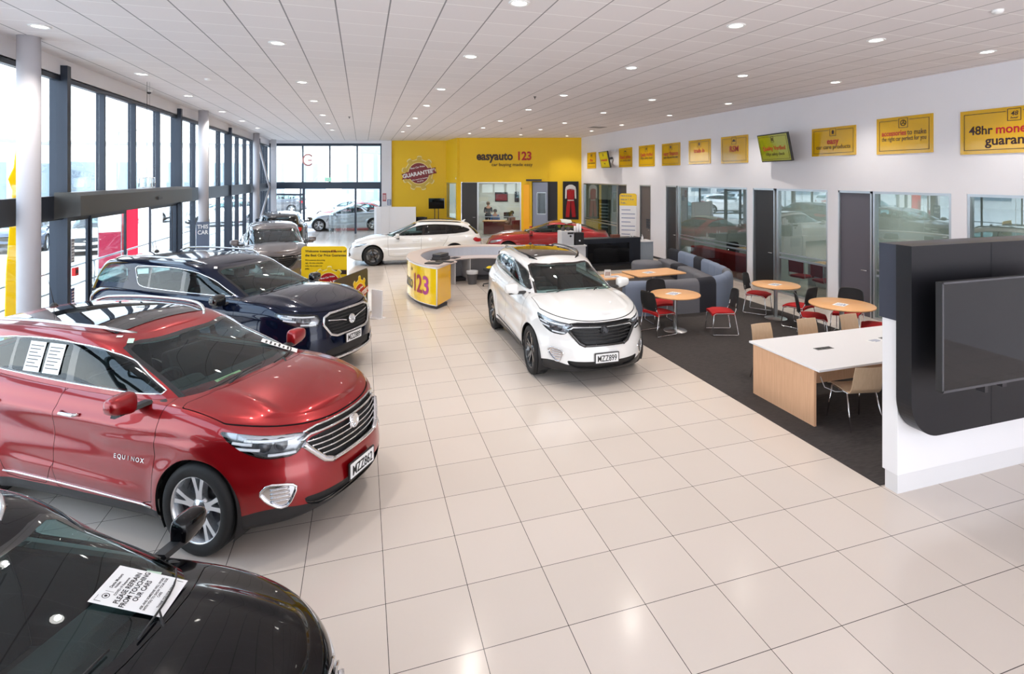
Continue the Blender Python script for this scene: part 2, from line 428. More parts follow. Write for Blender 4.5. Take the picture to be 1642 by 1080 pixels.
def paint(name, col, metal=.35, rough=.28):
    m = mat(name, col, rough, metal, coat=1., noise=.04, nscale=600); b = m.node_tree.nodes['Principled BSDF']; b.inputs['Coat IOR'].default_value = 1.7; b.inputs['Coat Roughness'].default_value = .012; return m
def glass_dark(): return glass_mat('car glass', (.50, .66, .66), refl=.05, edge=.8)
PLATEY = {}
def plate_mb(txt):
    """registration plate: (frame, panel, lettering) standing in the yz plane at x = 0, facing +x"""
    fr = MB().prism(rrect(-.195, .195, -.075, .075, .012), 'x', -.012, .0)
    pa = MB().prism(rrect(-.18, .18, -.0625, .0625, .008), 'x', .0, .003)
    le = MB(); text_mb(le, txt, .118, Matrix.Rotation(R(90), 4, 'Z') @ Matrix.Translation((0, -.006, -.042)), bold=.008, depth=.001, sx=.74)
    return fr, pa, le
def emblem(parent, loc, rot, m, r=.06, name='badge'):
    """round badge: a raised ring with a rearing lion that rests a paw on a ball"""
    b = MB(); b.lathe([(0, .004), (r*.8, .004), (r*.84, .012), (r*.95, .012), (r, .0), (r, -.01)], n=32, ax='x')
    lion = [(-.62, -.45), (-.3, -.62), (.05, -.66), (.1, -.52), (-.12, -.44), (.12, -.2), (.38, -.42), (.62, -.36), (.45, -.22), (.36, .02), (.55, .1), (.6, .28), (.42, .22), (.3, .3), (.44, .46), (.36, .62), (.1, .7), (-.16, .62), (-.4, .4), (-.55, .1), (-.46, -.16)]
    b.prism([(-y*r*1.05, z*r*1.05) for y, z in lion], 'x', .004, .012)
    b.cyl((0, 0), 1, 0, 0, 3) if False else None
    st = len(b.v); b.lathe([(0, .016), (r*.14, .013), (r*.2, .004)], n=12, ax='x'); b.xf(Matrix.Translation((0, -.45*r, .0)), st)
    o = b.build(name, m, parent); o.location = loc; o.rotation_euler = rot; return o
def make_car(sp, label, group=None, q=1.0, name='sport_utility_vehicle', cat='car'):
    car = thing(name, label, cat, group=group)
    B = Body(sp, q); K = Cabin(sp, B, q); g = sp.get; W = sp['W']; WB = sp['wb']; full = g('detail', 2)
    P = sp['paint']; chrome = mat('chrome', (.82, .82, .84), .08, 1.); blk = mat('black plastic', (.014, .014, .016), .45); gl = sp.get('glass') or glass_dark()
    gloss = mat('gloss black trim', (.006, .006, .007), .08, coat=1.); trim = chrome if g('chrome_trim', 1) else gloss
    zs = lambda V: V[:, 2]; shell = B.shell
    # arches
    for (cx, cz, rr) in sp['wheels']:
        _, shell = shell.split(lambda V: np.where(V[:, 1] > .35*W, np.hypot(V[:, 0]-cx, V[:, 2]-cz)-rr, 1))
    # cabin opening
    cab = g('cabin_hole'); _, shell = shell.split(lambda V: np.maximum(poly_sdf(V[:, :2]*[1, 1], cab), 1.0-V[:, 7]))
    xn = sp['xf']; half = lambda V: V[:, 0] > -WB/2
    SZ = lambda V, poly, c=None: np.where(c(V) if c else half(V), poly_sdf(V[:, [6, 2]], poly), 1)
    XZ = lambda V, poly: np.where(V[:, 1] > .5*W, poly_sdf(V[:, [0, 2]], poly), 1)
    smooth = smooth_poly
    pieces = {}
    for nm, poly in g('front_cuts', []):
        pieces[nm], shell = shell.split(lambda V: np.where(V[:, 7] < 1.0001, SZ(V, smooth(poly, 1)), 1), .0, .0)
    xr = sp['xr']
    for nm, poly in g('rear_cuts', []):      # (S measured from the tail, z)
        smx = B.S[:, -1].max()
        pieces[nm], shell = shell.split(lambda V: np.where((V[:, 0] < -WB*.6) & (V[:, 7] < 1.0001), poly_sdf(np.stack([smx-V[:, 6], V[:, 2]], -1), smooth(poly, 1)), 1))
    clad = None
    if g('cladding'):
        cf = pch(g('cladding'))
        def fn(V):
            a = V[:, 2]-cf(V[:, 0])
            if g('arch_clad'):
                for (cx, cz, rr) in sp['wheels']: a = np.minimum(a, np.hypot(V[:, 0]-cx, V[:, 2]-cz)-rr-g('arch_clad'))
            return a
        clad, shell = shell.split(fn, 0, 0)
    gap = .003
    hood, shell = shell.split(lambda V: np.maximum(poly_sdf(V[:, :2], g('hood')), (g('hood_v', .955)-V[:, 7])*.6), gap, gap)
    doors = []
    for i, poly in enumerate(g('doors', [])):
        d, shell = shell.split(lambda V: XZ(V, smooth(poly, 1)), gap, gap); doors.append(d)
    if g('side_gap'):
        for poly in g('side_gap'):
            d, shell = shell.split(lambda V: XZ(V, poly), gap*.7, gap*.7); doors.append(d)
    shell_obj('body_shell', [shell], P, car)
    inn_s = B.shell
    for nm, poly in g('front_cuts', []): _, inn_s = inn_s.split(lambda V: np.where(V[:, 7] < 1.0001, SZ(V, smooth(poly, 1)), 1))
    if full: shell_obj('inner_shell', [inn_s.split(lambda V: np.minimum(np.minimum(*[np.where(V[:, 1] > .35*W, np.hypot(V[:, 0]-c[0], V[:, 2]-c[1])-c[2], 1) for c in sp['wheels']]), np.maximum(poly_sdf(V[:, :2], cab), .98-V[:, 7])))[1].off(-.022)], mat('inner panel', (.012, .012, .013), .8), car)
    shell_obj('bonnet', [hood], P, car)
    dn = ['front_door', 'rear_door']
    drs = []
    for i, d in enumerate(doors):
        for sd in (1, -1):
            o = shell_obj(dn[i] if i < 2 else 'panel', [d], P, car, sides=(sd,)); drs.append((i, sd, o))
    if clad is not None: shell_obj('lower_cladding', [clad], blk, car)
    # wheel housings
    for (cx, cz, rr) in sp['wheels']:
        for sd in (1, -1):
            m = MB(); y1 = (W-.04)*sd; y0 = (W-.36)*sd; arc = [(cx+(rr+.004)*math.cos(R(a)), cz+(rr+.004)*math.sin(R(a))) for a in range(-30, 211, 8)]
            m.grid([[(x, y0, z) for x, z in arc], [(x, y1, z) for x, z in arc]], flip=sd < 0)
            m.add([(x, y0, z) for x, z in arc], [tuple(range(len(arc)))])
            m.build('wheel_housing', blk, car)
    # glasshouse
    cs = K.shell
    wsW = g('ws', (.70, .56, .93)); k = .9
    wsp = [(-.2, -.3), (wsW[0]+.01, -.3), (wsW[0], 0.02), (wsW[1]+.03, wsW[2]*k-.07), (wsW[1]-.03, wsW[2]*k-.01), (wsW[1]-.12, wsW[2]*k+.012), (-.2, wsW[2]*k+.03)]
    xm = g('xm', -1.6)
    WS, cs = cs.split(lambda V: np.where((V[:, 0] > xm), poly_sdf(np.stack([V[:, 1], V[:, 7]*k], -1), wsp), 1))
    rw = g('rw')
    if rw:
        rwp = [(-.2, rw[3]), (rw[0]-.05, rw[3]), (rw[0], rw[3]+.05), (rw[1]+.02, rw[2]-.06), (rw[1]-.04, rw[2]), (-.2, rw[2]+.01)]
        RW, cs = cs.split(lambda V: np.where((V[:, 0] < g('xmr', -2.8)), poly_sdf(np.stack([V[:, 1], V[:, 7]], -1), rwp), 1))
    dlo = smooth(g('dlo'), 1)
    ym = g('ymin', .5)
    DL, cs = cs.split(lambda V: np.where((V[:, 1] > ym) & (V[:, 7] < 1.02), poly_sdf(V[:, [0, 2]], dlo), 1))
    cs_all = cs
    for poly in g('dlo2', []): _, cs = cs.split(lambda V: np.where((V[:, 1] > ym) & (V[:, 7] < 1.02), poly_sdf(V[:, [0, 2]], smooth(poly, 1)), 1))
    GL = []
    for (xa, xb, sl) in g('panes'):
        fn = lambda V: np.maximum(np.maximum((V[:, 0]-xa)-sl*(V[:, 2]-1.2), -(V[:, 0]-xb)+sl*(V[:, 2]-1.2)), poly_sdf(V[:, [0, 2]], dlo)+.012)
        a, DL = DL.split(fn); GL.append(a)
    shell_obj('roof_and_pillars', [cs], P, car)
    shell_obj('window_frame', [DL], gloss, car)
    for poly in g('dlo2', []):
        a, cs2 = cs_all.split(lambda V: np.where((V[:, 1] > ym) & (V[:, 7] < 1.02), poly_sdf(V[:, [0, 2]], smooth(poly, 1)), 1)); 
        for sd in (1, -1): shell_obj('quarter_window', [a.off(.002)], g('rear_glass') or gl, car, sides=(sd,))
    sr = g('sunroof')
    for i, a in enumerate(GL):
        for sd in (1, -1): shell_obj('side_window', [a], g('rear_glass') if (g('rear_glass') and i >= g('priv', 1)) else gl, car, sides=(sd,))
    w = shell_obj('windscreen', [WS], gl, car)
    # dark ceramic band round the windscreen
    band = [a for a in [WS.split(lambda V: -(poly_sdf(np.stack([V[:, 1], V[:, 7]*k], -1), wsp)+.028))[0].off(.0015)]]
    shell_obj('windscreen_band', band, gloss, w)
    if rw: shell_obj('rear_window', [RW], g('rear_glass') or gl, car)
    # headliner
    hl = K.shell.split(lambda V: .93-V[:, 7])[0].off(-.03)
    shell_obj('headliner', [hl], mat('headliner', (.55, .60, .57), .9), car, flip=True)
    pl = cs.split(lambda V: np.maximum(V[:, 7]-.96, 0*V[:, 0]-1))[0].off(-.02)
    shell_obj('pillar_lining', [pl], mat('headliner', (.55, .60, .57), .9), car, flip=True)
    # window surround
    if full:
        for sd in (1, -1):
            m = MB(); m.tube([tuple(np.array(K.at_x(x, z))*[1, sd, 1]+[0, sd*.003, 0]) for x, z in dens(dlo, .04)], g('trim_r', .007), 6, closed=True)
            m.build('window_surround', trim, car)
    if sr:
        x0, x1, hw = sr; m = []
        def pan(xa, xb):
            rows = []
            for x in np.linspace(xa, xb, 22): rows.append([(x, y, K.rz(x, y)+.006) for y in np.linspace(-hw, hw, 14)])
            return rows
        o = MB(); o.grid(pan(x0, x1), flip=True); o.build('sunroof', mat('black roof glass', (.008, .009, .012), .03, coat=1., spec=.8), car)
    # roof rails
    if g('rails'):
        xa, xb, yo, col, hgt = g('rails')
        for sd in (1, -1):
            m = MB(); pts = []
            for t in np.linspace(0, 1, 26):
                x = xa+(xb-xa)*t; y = np.interp(x, K.X[-1][::-1], K.Y[-1][::-1])-yo; lift = hgt*min(1, math.sin(math.pi*min(max(t, 0), 1))*3.2)
                pts.append((x, y*sd, K.rz(x, y)+lift-.004))
            m.tube(pts, [.010]+[.017]*24+[.010], 8); m.build('roof_rail', col, car)
    # wheels
    for i, (cx, cz, rr) in enumerate(sp['wheels']):
        for sd in (1, -1): build_wheel(car, cx, sd, g('track', W-.13), g('tyre_r', .36), g('rim_r', .25), .24, g('rim', 'twin5'), g('rim_m') or mat('alloy silver', (.62, .63, .65), .25, .9))
    # mirrors
    mx, my, mz = g('mirror', (-.62, W+.07, 1.12))
    for sd in (1, -1):
        m = MB(); n = 14; rows = []
        for i in range(n+1):
            a = math.pi*i/n-math.pi/2; row = []
            for j in range(17):
                b = 2*math.pi*j/16
                ca_ = abs(math.cos(a))**.45; cx_, cz_ = math.cos(b), math.sin(b)
                sx_ = math.copysign(abs(cx_)**.6, cx_); sz_ = math.copysign(abs(cz_)**.6, cz_)
                yy = math.copysign(abs(math.sin(a))**.62, math.sin(a))
                row.append((mx+.085*ca_*sx_*(1 if sx_ > 0 else .55), sd*(my+.115*yy), mz+.082*ca_*sz_*(1-.22*yy)+.012*yy))
            rows.append(row)
        m.grid(rows, flip=sd > 0); mo = m.build('mirror', P if not g('mirror_dark') else gloss, car)
        m = MB(); m.prism([(mx+.05, mz-.045), (mx-.03, mz-.05), (mx-.05, mz-.10), (mx-.0, mz-.10), (mx+.07, mz-.07)], 'y', sd*(my-.24), sd*(my+.04)); m.build('mirror_arm', blk, mo)
        m = MB(); m.add([(mx-.048, sd*(my+y), mz+z) for y, z in rrect(-.085, .085, -.05, .055, .03)], [tuple(range(28))]); m.build('mirror_glass', mat('mirror glass', (.6, .65, .7), .02, 1.), mo)
    # handles
    if full:
        for i, (hx, hz) in enumerate(g('handles', [])):
            for sd in (1, -1):
                p = B.at_x(hx, hz); par = [o for a, s_, o in drs if a == i and s_ == sd]
                m = MB(); m.tube([(hx+.11, sd*(p[1]+.002), hz), (hx+.08, sd*(p[1]+.038), hz+.002), (hx-.07, sd*(p[1]+.042), hz+.004), (hx-.11, sd*(p[1]+.004), hz+.004)], [.012, .015, .015, .012], 8)
                m.build('door_handle', chrome if g('chrome_handles') else P, par[0] if par else car)
    # interior
    inn = mat('cabin trim', (.022, .023, .025), .6, bump=.1, nscale=90); zc = float(B.top(-.6)); rf = float(K.roof(-1.6))
    m = MB(); xa, xb = g('cab_x', (-.35, -3.3))
    m.box(xa-.2, xb, -W+.12, W-.12, .30, .36); m.build('cabin_floor', inn, car)
    xd = g('dash_x', -.62)
    m = MB(); m.prism([(xd+.42, zc-.03), (xd+.1, zc+.015), (xd-.12, zc-.02), (xd-.2, zc-.14), (xd-.1, zc-.35), (xd+.05, .45), (xd+.42, .45)], 'y', -W+.14, W-.14); m.build('dashboard', inn, car, bevel=.03, seg=3)
    m = MB(); m.prism([(xd-.02, zc+.0), (xd-.1, zc+.045), (xd-.2, zc+.03), (xd-.22, zc-.05)], 'y', -.55, -.2); m.build('instrument_hood', inn, car, bevel=.015)
    sw = MB(); c = (xd-.38, -.37, zc-.06); pts = [(c[0]+.185*math.sin(a)*math.sin(R(25)), c[1]+.185*math.cos(a), c[2]+.185*math.sin(a)*math.cos(R(25))) for a in [2*math.pi*i/28 for i in range(28)]]
    sw.tube(pts, .015, 8, closed=True); sw.tube([c, (c[0]+.25, c[1], c[2]-.1)], [.06, .04], 12)
    for a in (0, math.pi, -math.pi/2): sw.tube([c, (c[0]+.18*math.sin(a)*math.sin(R(25)), c[1]+.18*math.cos(a), c[2]+.18*math.sin(a)*math.cos(R(25)))], [.03, .012], 6)
    sw.build('steering_wheel', inn, car)
    seat_m = g('seat_m') or mat('seat leather', (.02, .021, .024), .5, bump=.1, nscale=50); sx = g('seat_x', -1.35)
    def seat(x, y, w, hd=True):
        m = MB(); m.prism([(x+.30, .52), (x+.32, .60), (x+.2, .66), (x-.15, .60), (x-.22, .52)], 'y', y-w, y+w)
        m.prism([(x-.10, .58), (x-.02, .62), (x-.10, .95), (x-.20, rf-.38), (x-.27, rf-.385), (x-.30, rf-.42), (x-.24, .60)], 'y', y-w+.01, y+w-.01)
        s_ = m.build('seat', seat_m, car, bevel=.045, seg=3)
        if hd:
            m = MB(); m.prism(rrect(x-.30, x-.20, rf-.36, rf-.17, .04), 'y', y-.12, y+.12); m.tube([(x-.25, y-.05, rf-.4), (x-.25, y-.05, rf-.3)], .006, 6); m.tube([(x-.25, y+.05, rf-.4), (x-.25, y+.05, rf-.3)], .006, 6)
            m.build('headrest', seat_m, s_, bevel=.02)
    if full:
        for y in (-.37, .37): seat(sx, y, .25)
        seat(sx-.92, 0, .62, False)
        for y in (-.4, .4):
            m = MB(); m.prism(rrect(sx-1.20, sx-1.11, rf-.38, rf-.2, .03), 'y', y-.12, y+.12); m.build('headrest', seat_m, car, bevel=.02)
        m = MB(); m.prism(rrect(-.11, .11, 0, .065, .025), 'x', 0, .03); mp = K.wind(0, .74)
        m.build('interior_mirror', inn, car, loc=(mp[0]-.09, 0, mp[2]-.05))
    # wipers
    if full:
        for y0, y1 in ((-.55, .02), (.12, .62)):
            m = MB(); pts = []
            for t in np.linspace(0, 1, 8):
                p = K.wind(y0+(y1-y0)*t, .055+.05*math.sin(t*1.5)); pts.append((p[0]+.012, p[1], p[2]+.016))
            m.tube(pts, .006, 6); e = pts[0] if y0 < 0 else pts[0]
            m.tube([pts[4], (pts[4][0]+.03, pts[4][1]-.1, pts[4][2]-.01), (e[0]+.06, e[1]+.1, e[2]-.03)], [.005, .008, .01], 6); m.build('wiper', blk, car)
    # front details
    D = dict(car=car, B=B, K=K, pieces=pieces, P=P, chrome=chrome, gloss=gloss, blk=blk, sp=sp, drs=drs, gl=gl)
    def fpt(s_, z, off=0, sd=1):
        p = B.at_s(s_, z); e = B.at_s(s_+.01, z); n = np.array([e[1]-p[1], -(e[0]-p[0]), 0]); n = n/max(np.linalg.norm(n), 1e-9); p = p+n*off
        return (p[0], p[1]*sd, p[2])
    D['fpt'] = fpt
    front = g('front')
    if front: front(D)
    else: plain_front(D)
    rear = g('rear')
    (rear or plain_rear)(D)
    return car, D
def recess(D, nm, name, m, depth, sides=(1, -1), parent=None, flip=False):
    p = D['pieces'].get(nm)
    if p is None or len(p.F) == 0: return None
    return shell_obj(name, [p.off(-depth)], m, parent or D['car'], sides=sides)
def lamp(D, nm, name, zc, s0, s1, sides=(1, -1)):
    """clear cover over a bright reflector bowl with a projector and a light guide"""
    p = D['pieces'].get(nm); 
    if p is None: return
    refl = mat('lamp reflector', (.40, .41, .43), .22, .7); dk = mat('lamp bezel', (.12, .12, .13), .3, .5)
    for sd in sides:
        c = shell_obj(name, [p], glass_mat('lamp cover', (.93, .95, .97), refl=.05, edge=.6), D['car'], sides=(sd,))
        shell_obj('reflector', [p.off(-.05)], refl, c, sides=(sd,))
        for t, r in ((.30, .040), (.55, .044)):
            s_ = s0+(s1-s0)*t; q = D['fpt'](s_, zc+.02*t, -.035, sd); a = D['fpt'](s_, zc+.02*t, .0, sd); nrm = (Vector(a)-Vector(q)).normalized()
            m = MB(); m.lathe([(0, .022), (r*.5, .018), (r*.85, .006), (r, -.004), (r*1.15, -.002), (r*1.15, .006), (r*1.3, .008), (r*1.35, -.02)], n=20, ax='x')
            m.xf(Matrix.Translation(q) @ nrm.to_track_quat('X', 'Z').to_matrix().to_4x4()); m.build('projector', dk if r > .035 else refl, c)
        for dz, ss, ee in ((-.062, .10, .50), (-.02, .60, .95), (.045, .08, .80), (.02, .70, .98)):
            m = MB(); m.tube([D['fpt'](s0+(s1-s0)*t, zc+dz+.05*t*t, -.012, sd) for t in np.linspace(ss, ee, 12)], .012, 6); m.build('light_guide', mat('light guide', (.85, .87, .9), .2), c)
def plain_front(D):
    recess(D, 'grille', 'grille', D['gloss'], .02); recess(D, 'intake', 'lower_intake', D['blk'], .03)
    p = D['pieces'].get('headlight')
    if p is not None:
        for sd in (1, -1): shell_obj('headlight', [p], mat('headlamp glass', (.5, .54, .58), .08, .6, coat=1.), D['car'], sides=(sd,))
def plain_rear(D):
    p = D['pieces'].get('taillight')
    if p is not None:
        for sd in (1, -1): shell_obj('tail_light', [p.off(.003)], mat('tail lamp red', (.45, .008, .012), .1, coat=1.), D['car'], sides=(sd,))
def add_plate(D, txt, x, z, tilt=0, rear=False, y=0):
    fr, pa, le = plate_mb(txt); c = D['car']
    f = fr.build('number_plate', mat('black plastic', (.014, .014, .016), .45), c); f.location = (x, y, z); f.rotation_euler = (0, tilt, math.pi if rear else 0)
    pa.build('plate_panel', mat('plate white', (.82, .83, .84), .4), f); le.build('plate_lettering', mat('plate black', (.01, .01, .01), .5), f)
    return f
def paper_on_glass(D, y, t, w, h, front=True, rot=0, lines=True, name='notice', gap=.008, text=None, band=None, tint=(.85, .86, .87)):
    K = D['K']; a = np.array(K.wind(y, t)); b = np.array(K.wind(y, t+.06)); c2 = np.array(K.wind(y+.02*(1 if y >= 0 else -1), t))
    if y < 0: c2, a_ = a, a; c2 = np.array(K.wind(y+.02, t))
    U = Vector(c2-a).normalized(); Vv = Vector(b-a); Vv = (Vv-U*Vv.dot(U)).normalized(); N = U.cross(Vv).normalized()
    if N.x < 0: N = -N
    M = Matrix((U, Vv, N)).transposed().to_4x4(); M.translation = Vector(a)+N*gap; M = M @ Matrix.Rotation(rot, 4, 'Z')
    m = MB(); m.prism([(-w/2, -h/2), (w/2, -h/2), (w/2, h/2), (-w/2, h/2)], 'z', 0, .0012); m.xf(M)
    o = m.build(name, mat('paper %.2f %.2f %.2f' % tint, tint, .6), None)
    return o, M
# ---------------------------------------------------------------- the mid-size SUV (red, white, black)
def suv_spec(**k):
    sp = dict(xf=.93, xr=-3.70, wb=2.725, W=.925, af=1.10, nf=2.55, ar=.8, nr=3.3,
        belt=[(.93, .90), (.78, .955), (.55, 1.005), (.2, 1.055), (-.3, 1.095), (-.8, 1.105), (-1.6, 1.12), (-2.4, 1.15), (-3.1, 1.19), (-3.7, 1.15)],
        bottom=[(.93, .24), (.6, .20), (-2.6, .20), (-3.2, .24), (-3.7, .34)],
        crown=[(.93, .03), (.6, .055), (0, .085), (-.5, .085), (-3.7, .03)],
        side_v=[(0, .93), (.06, .965), (.2, .985), (.45, 1.0), (.62, .985), (.80, .985), (.90, .955), (.96, .92), (1, .875)],
        front_v=[(0, .12), (.06, .03), (.22, .0), (.45, .02), (.62, .05), (.8, .075), (.9, .10), (.96, .14), (1, .21)],
        rear_v=[(0, .12), (.1, .02), (.35, 0), (.45, .04), (.7, .06), (.9, .10), (1, .16)],
        taper=[(.93, .965), (.4, .985), (0, .99), (-1.3, .98), (-2.7, 1.0), (-3.2, .99), (-3.7, .965)],
        wheels=[(0, .36, .405), (-2.725, .36, .405)], tyre_r=.36, rim_r=.264, flare=.024,
        creases=[(-.35, .90, -3.3, 1.0, .022, .10), (-.5, .42, -2.3, .50, .018, .09), (.25, .86, -1.2, .80, .014, .08)],
        hood_lines=[(.56, .52, .72, -.28, .022)],
        cabin=dict(roof=[(-1.0, 1.455), (-1.3, 1.51), (-1.8, 1.555), (-2.3, 1.56), (-3.0, 1.53), (-3.45, 1.475)], rc=.055,
                   w=[(0, .80), (.5, .745), (.8, .70), (.92, .665), (1, .61)], wf=[(0, -.08), (.5, -.60), (.8, -.93), (.92, -1.08), (1, -1.24)],
                   wr=[(0, -3.64), (.5, -3.53), (.8, -3.44), (.92, -3.42), (1, -3.40)], af=.95, nf=3.4, ar=.5, nr=3.6,
                   taper=[(-.1, .97), (-.8, .99), (-1.6, 1.), (-2.6, .98), (-3.2, .93), (-3.6, .88)]),
        cabin_hole=[(-.28, -.2), (-.32, .3), (-.48, .60), (-.8, .70), (-3.2, .68), (-3.5, .5), (-3.55, -.2)],
        hood=[(1.2, -.2), (1.2, .62), (.62, .78), (.3, .80), (.1, .80), (-.26, .80), (-.28, .74), (-.16, .5), (-.11, .3), (-.08, -.2)],
        doors=[[(-.47, .30), (-.44, .6), (-.42, 1.3), (-1.62, 1.3), (-1.62, .32), (-1.5, .30)], [(-1.62, .32), (-1.62, 1.3), (-2.62, 1.3), (-2.56, .98), (-2.36, .72), (-2.26, .42), (-2.2, .32)]],
        front_cuts=[('headlight', [(.47, .865), (.545, .79), (.62, .735), (.84, .745), (1.0, .81), (1.12, .90), (1.18, .975), (1.02, .955), (.80, .92), (.52, .893)]),
                    ('grille', [(-.2, .83), (.46, .845), (.53, .80), (.38, .64), (.30, .61), (-.2, .60)]),
                    ('upper_slot', [(-.2, .90), (.42, .905), (.5, .885), (.46, .855), (-.2, .845)]),
                    ('intake', [(-.2, .385), (.44, .39), (.60, .40), (.56, .33), (.42, .285), (-.2, .275)]),
                    ('fog', [(.64, .50), (.68, .535), (.86, .56), (.93, .50), (.88, .43), (.78, .365), (.71, .375)])],
        rear_cuts=[('taillight', [(.42, .98), (.75, 1.02), (1.05, 1.06), (1.12, 1.00), (1.0, .90), (.7, .86), (.46, .90)])],
        cladding=[(.93, .31), (.80, .335), (.62, .37), (.42, .35), (.3, .30), (-.4, .30), (-2.3, .31), (-3.1, .35), (-3.7, .46)],
        dlo=[(-.50, 1.145), (-.80, 1.265), (-1.10, 1.385), (-1.42, 1.46), (-1.85, 1.495), (-2.4, 1.49), (-2.85, 1.445), (-3.22, 1.35), (-3.14, 1.28), (-2.7, 1.205), (-1.7, 1.165), (-.9, 1.145)],
        panes=[(0, -1.57, -.08), (-1.66, -2.40, -.05), (-2.45, -4, 0.)], rw=(.66, .56, .86, .16), xmr=-3.0, priv=1,
        sunroof=(-1.42, -2.85, .50), rails=(-1.32, -3.2, .035, mat('satin rail', (.6, .61, .63), .25, .9), .042),
        handles=[(-1.42, .965), (-2.42, .99)], mirror=(-.66, 1.03, 1.165), chrome_handles=1, mirror_dark=0,
        front=suv_front)
    sp.update(k); return sp
def suv_front(D):
    car, fpt = D['car'], D['fpt']; bl = D['sp'].get('blackline'); ch = D['gloss'] if bl else D['chrome']; dark = mat('grille mesh', (.008, .008, .009), .5)
    g = recess(D, 'grille', 'grille', dark, .035); recess(D, 'upper_slot', 'upper_grille', dark, .025); recess(D, 'intake', 'lower_intake', dark, .03)
    # surround
    S = [(0, .60), (.30, .60), (.385, .635), (.55, .80), (.47, .85), (.2, .845), (0, .842)]
    def run(pts, r, off, name, m, par=car, sq=1):
        a = dens(pts, .025, False); P = [fpt(s_, z, off, 1) for s_, z in a]; P2 = [(x, -y, z) for x, y, z in P][::-1]
        if abs(P[0][1]) > 1e-3: MB().tube(P2, r, 8).build(name, m, par)
        return MB().tube(P2[:-1]+P if abs(P[0][1]) < 1e-3 else P, r, 8).build(name, m, par)
    run(S[:3], .018, .004, 'grille_surround', ch, g); run([(.30, .60), (.385, .635), (.54, .80)], .027, .006, 'grille_surround', ch, g)
    run([(0, .852), (.47, .862), (.56, .83)], .010, .008, 'grille_bar', ch, g)
    for z, e in ((.655, .40), (.70, .44), (.745, .48), (.79, .51)): run([(0, z), (e*.6, z+.008), (e, z+.02)], .007 if not bl else .010, -.004, 'grille_bar', ch if not bl else D['blk'], g)
    run([(0, .895), (.4, .905), (.52, .888)], .009, .004, 'grille_bar', ch, g)
    for s_ in (.12, .24, .36): run([(s_, .62+s_*.06), (s_+.02, .82)], .003, -.02, 'grille_mesh_bar', D['blk'], g)
    lamp(D, 'headlight', 'headlight', .82, .55, 1.1)
    p = D['pieces'].get('fog')
    if p is not None:
        for sd in (1, -1):
            f = shell_obj('fog_light', [p.off(-.012)], D['chrome'], car, sides=(sd,))
            m = MB(); m.tube([fpt(a, z, .002, sd) for a, z in dens(smooth_poly([(.64, .50), (.68, .535), (.86, .56), (.93, .50), (.88, .43), (.78, .365), (.71, .375)], 1), .02)], .010, 6, closed=True); m.build('fog_surround', ch if not bl else D['chrome'], f)
            for z in (.42, .45, .48, .51): m = MB(); m.tube([fpt(a, z, -.004, sd) for a in np.linspace(.70, .85, 6)], .005, 5); m.build('lamp_rib', D['chrome'], f)
    q = fpt(0, .815, .02); emblem(car, (q[0], 0, .80), (0, -.12, 0), D['chrome'] if not bl else mat('dark badge', (.05, .05, .055), .3, .6), .062)
    q = fpt(0, .46, 0); D['plate'] = add_plate(D, D['sp'].get('plate', 'MZZ862'), q[0]+.035, .435, 0)
    # sill line
    for sd in (1, -1):
        m = MB(); m.tube([tuple(np.array(D['B'].at_x(x, .315+.004*(i)))*[1, sd, 1]+[0, sd*.004, 0]) for i, x in enumerate(np.linspace(-.46, -2.25, 16))], .008, 6)
        m.build('sill_trim', D['chrome'] if not bl else D['blk'], car)
    # model lettering on the front door, low down
    if D['sp'].get('letters'):
        for sd in (-1,):
            m = MB(); txt = D['sp']['letters']
            for i, c in enumerate(txt):
                x = D['sp'].get('letters_x', -.52)-.30+.045*(len(txt)-1-i) if sd < 0 else 0
                x = -.88+.052*i; p = D['B'].at_x(x, .66+.0*i); p2 = D['B'].at_x(x, .70)
                til = math.atan2(p2[1]-p[1], .04); v, f = text_mesh(c, .05, .0015, .02, sx=1.1); st = len(m.v); m.add(v, f)
                m.xf(Matrix.Translation((p[0], -p[1]-.003, .66)) @ Matrix.Rotation(til, 4, 'X'), st)
            m.build('door_lettering', D['chrome'], [o for a, s_, o in D['drs'] if a == 0 and s_ == -1][0])
    # black antenna fin
    K = D['K']; z = K.rz(-3.05, 0); m = MB(); m.lathe([(0.001, .035), (.02, .033), (.035, .015), (.045, -.004)], n=16); m.tube([(0, 0, .03), (-.10, 0, .30)], [.004, .002], 6); m.build('antenna', D['blk'], car, loc=(-3.05, 0, z))
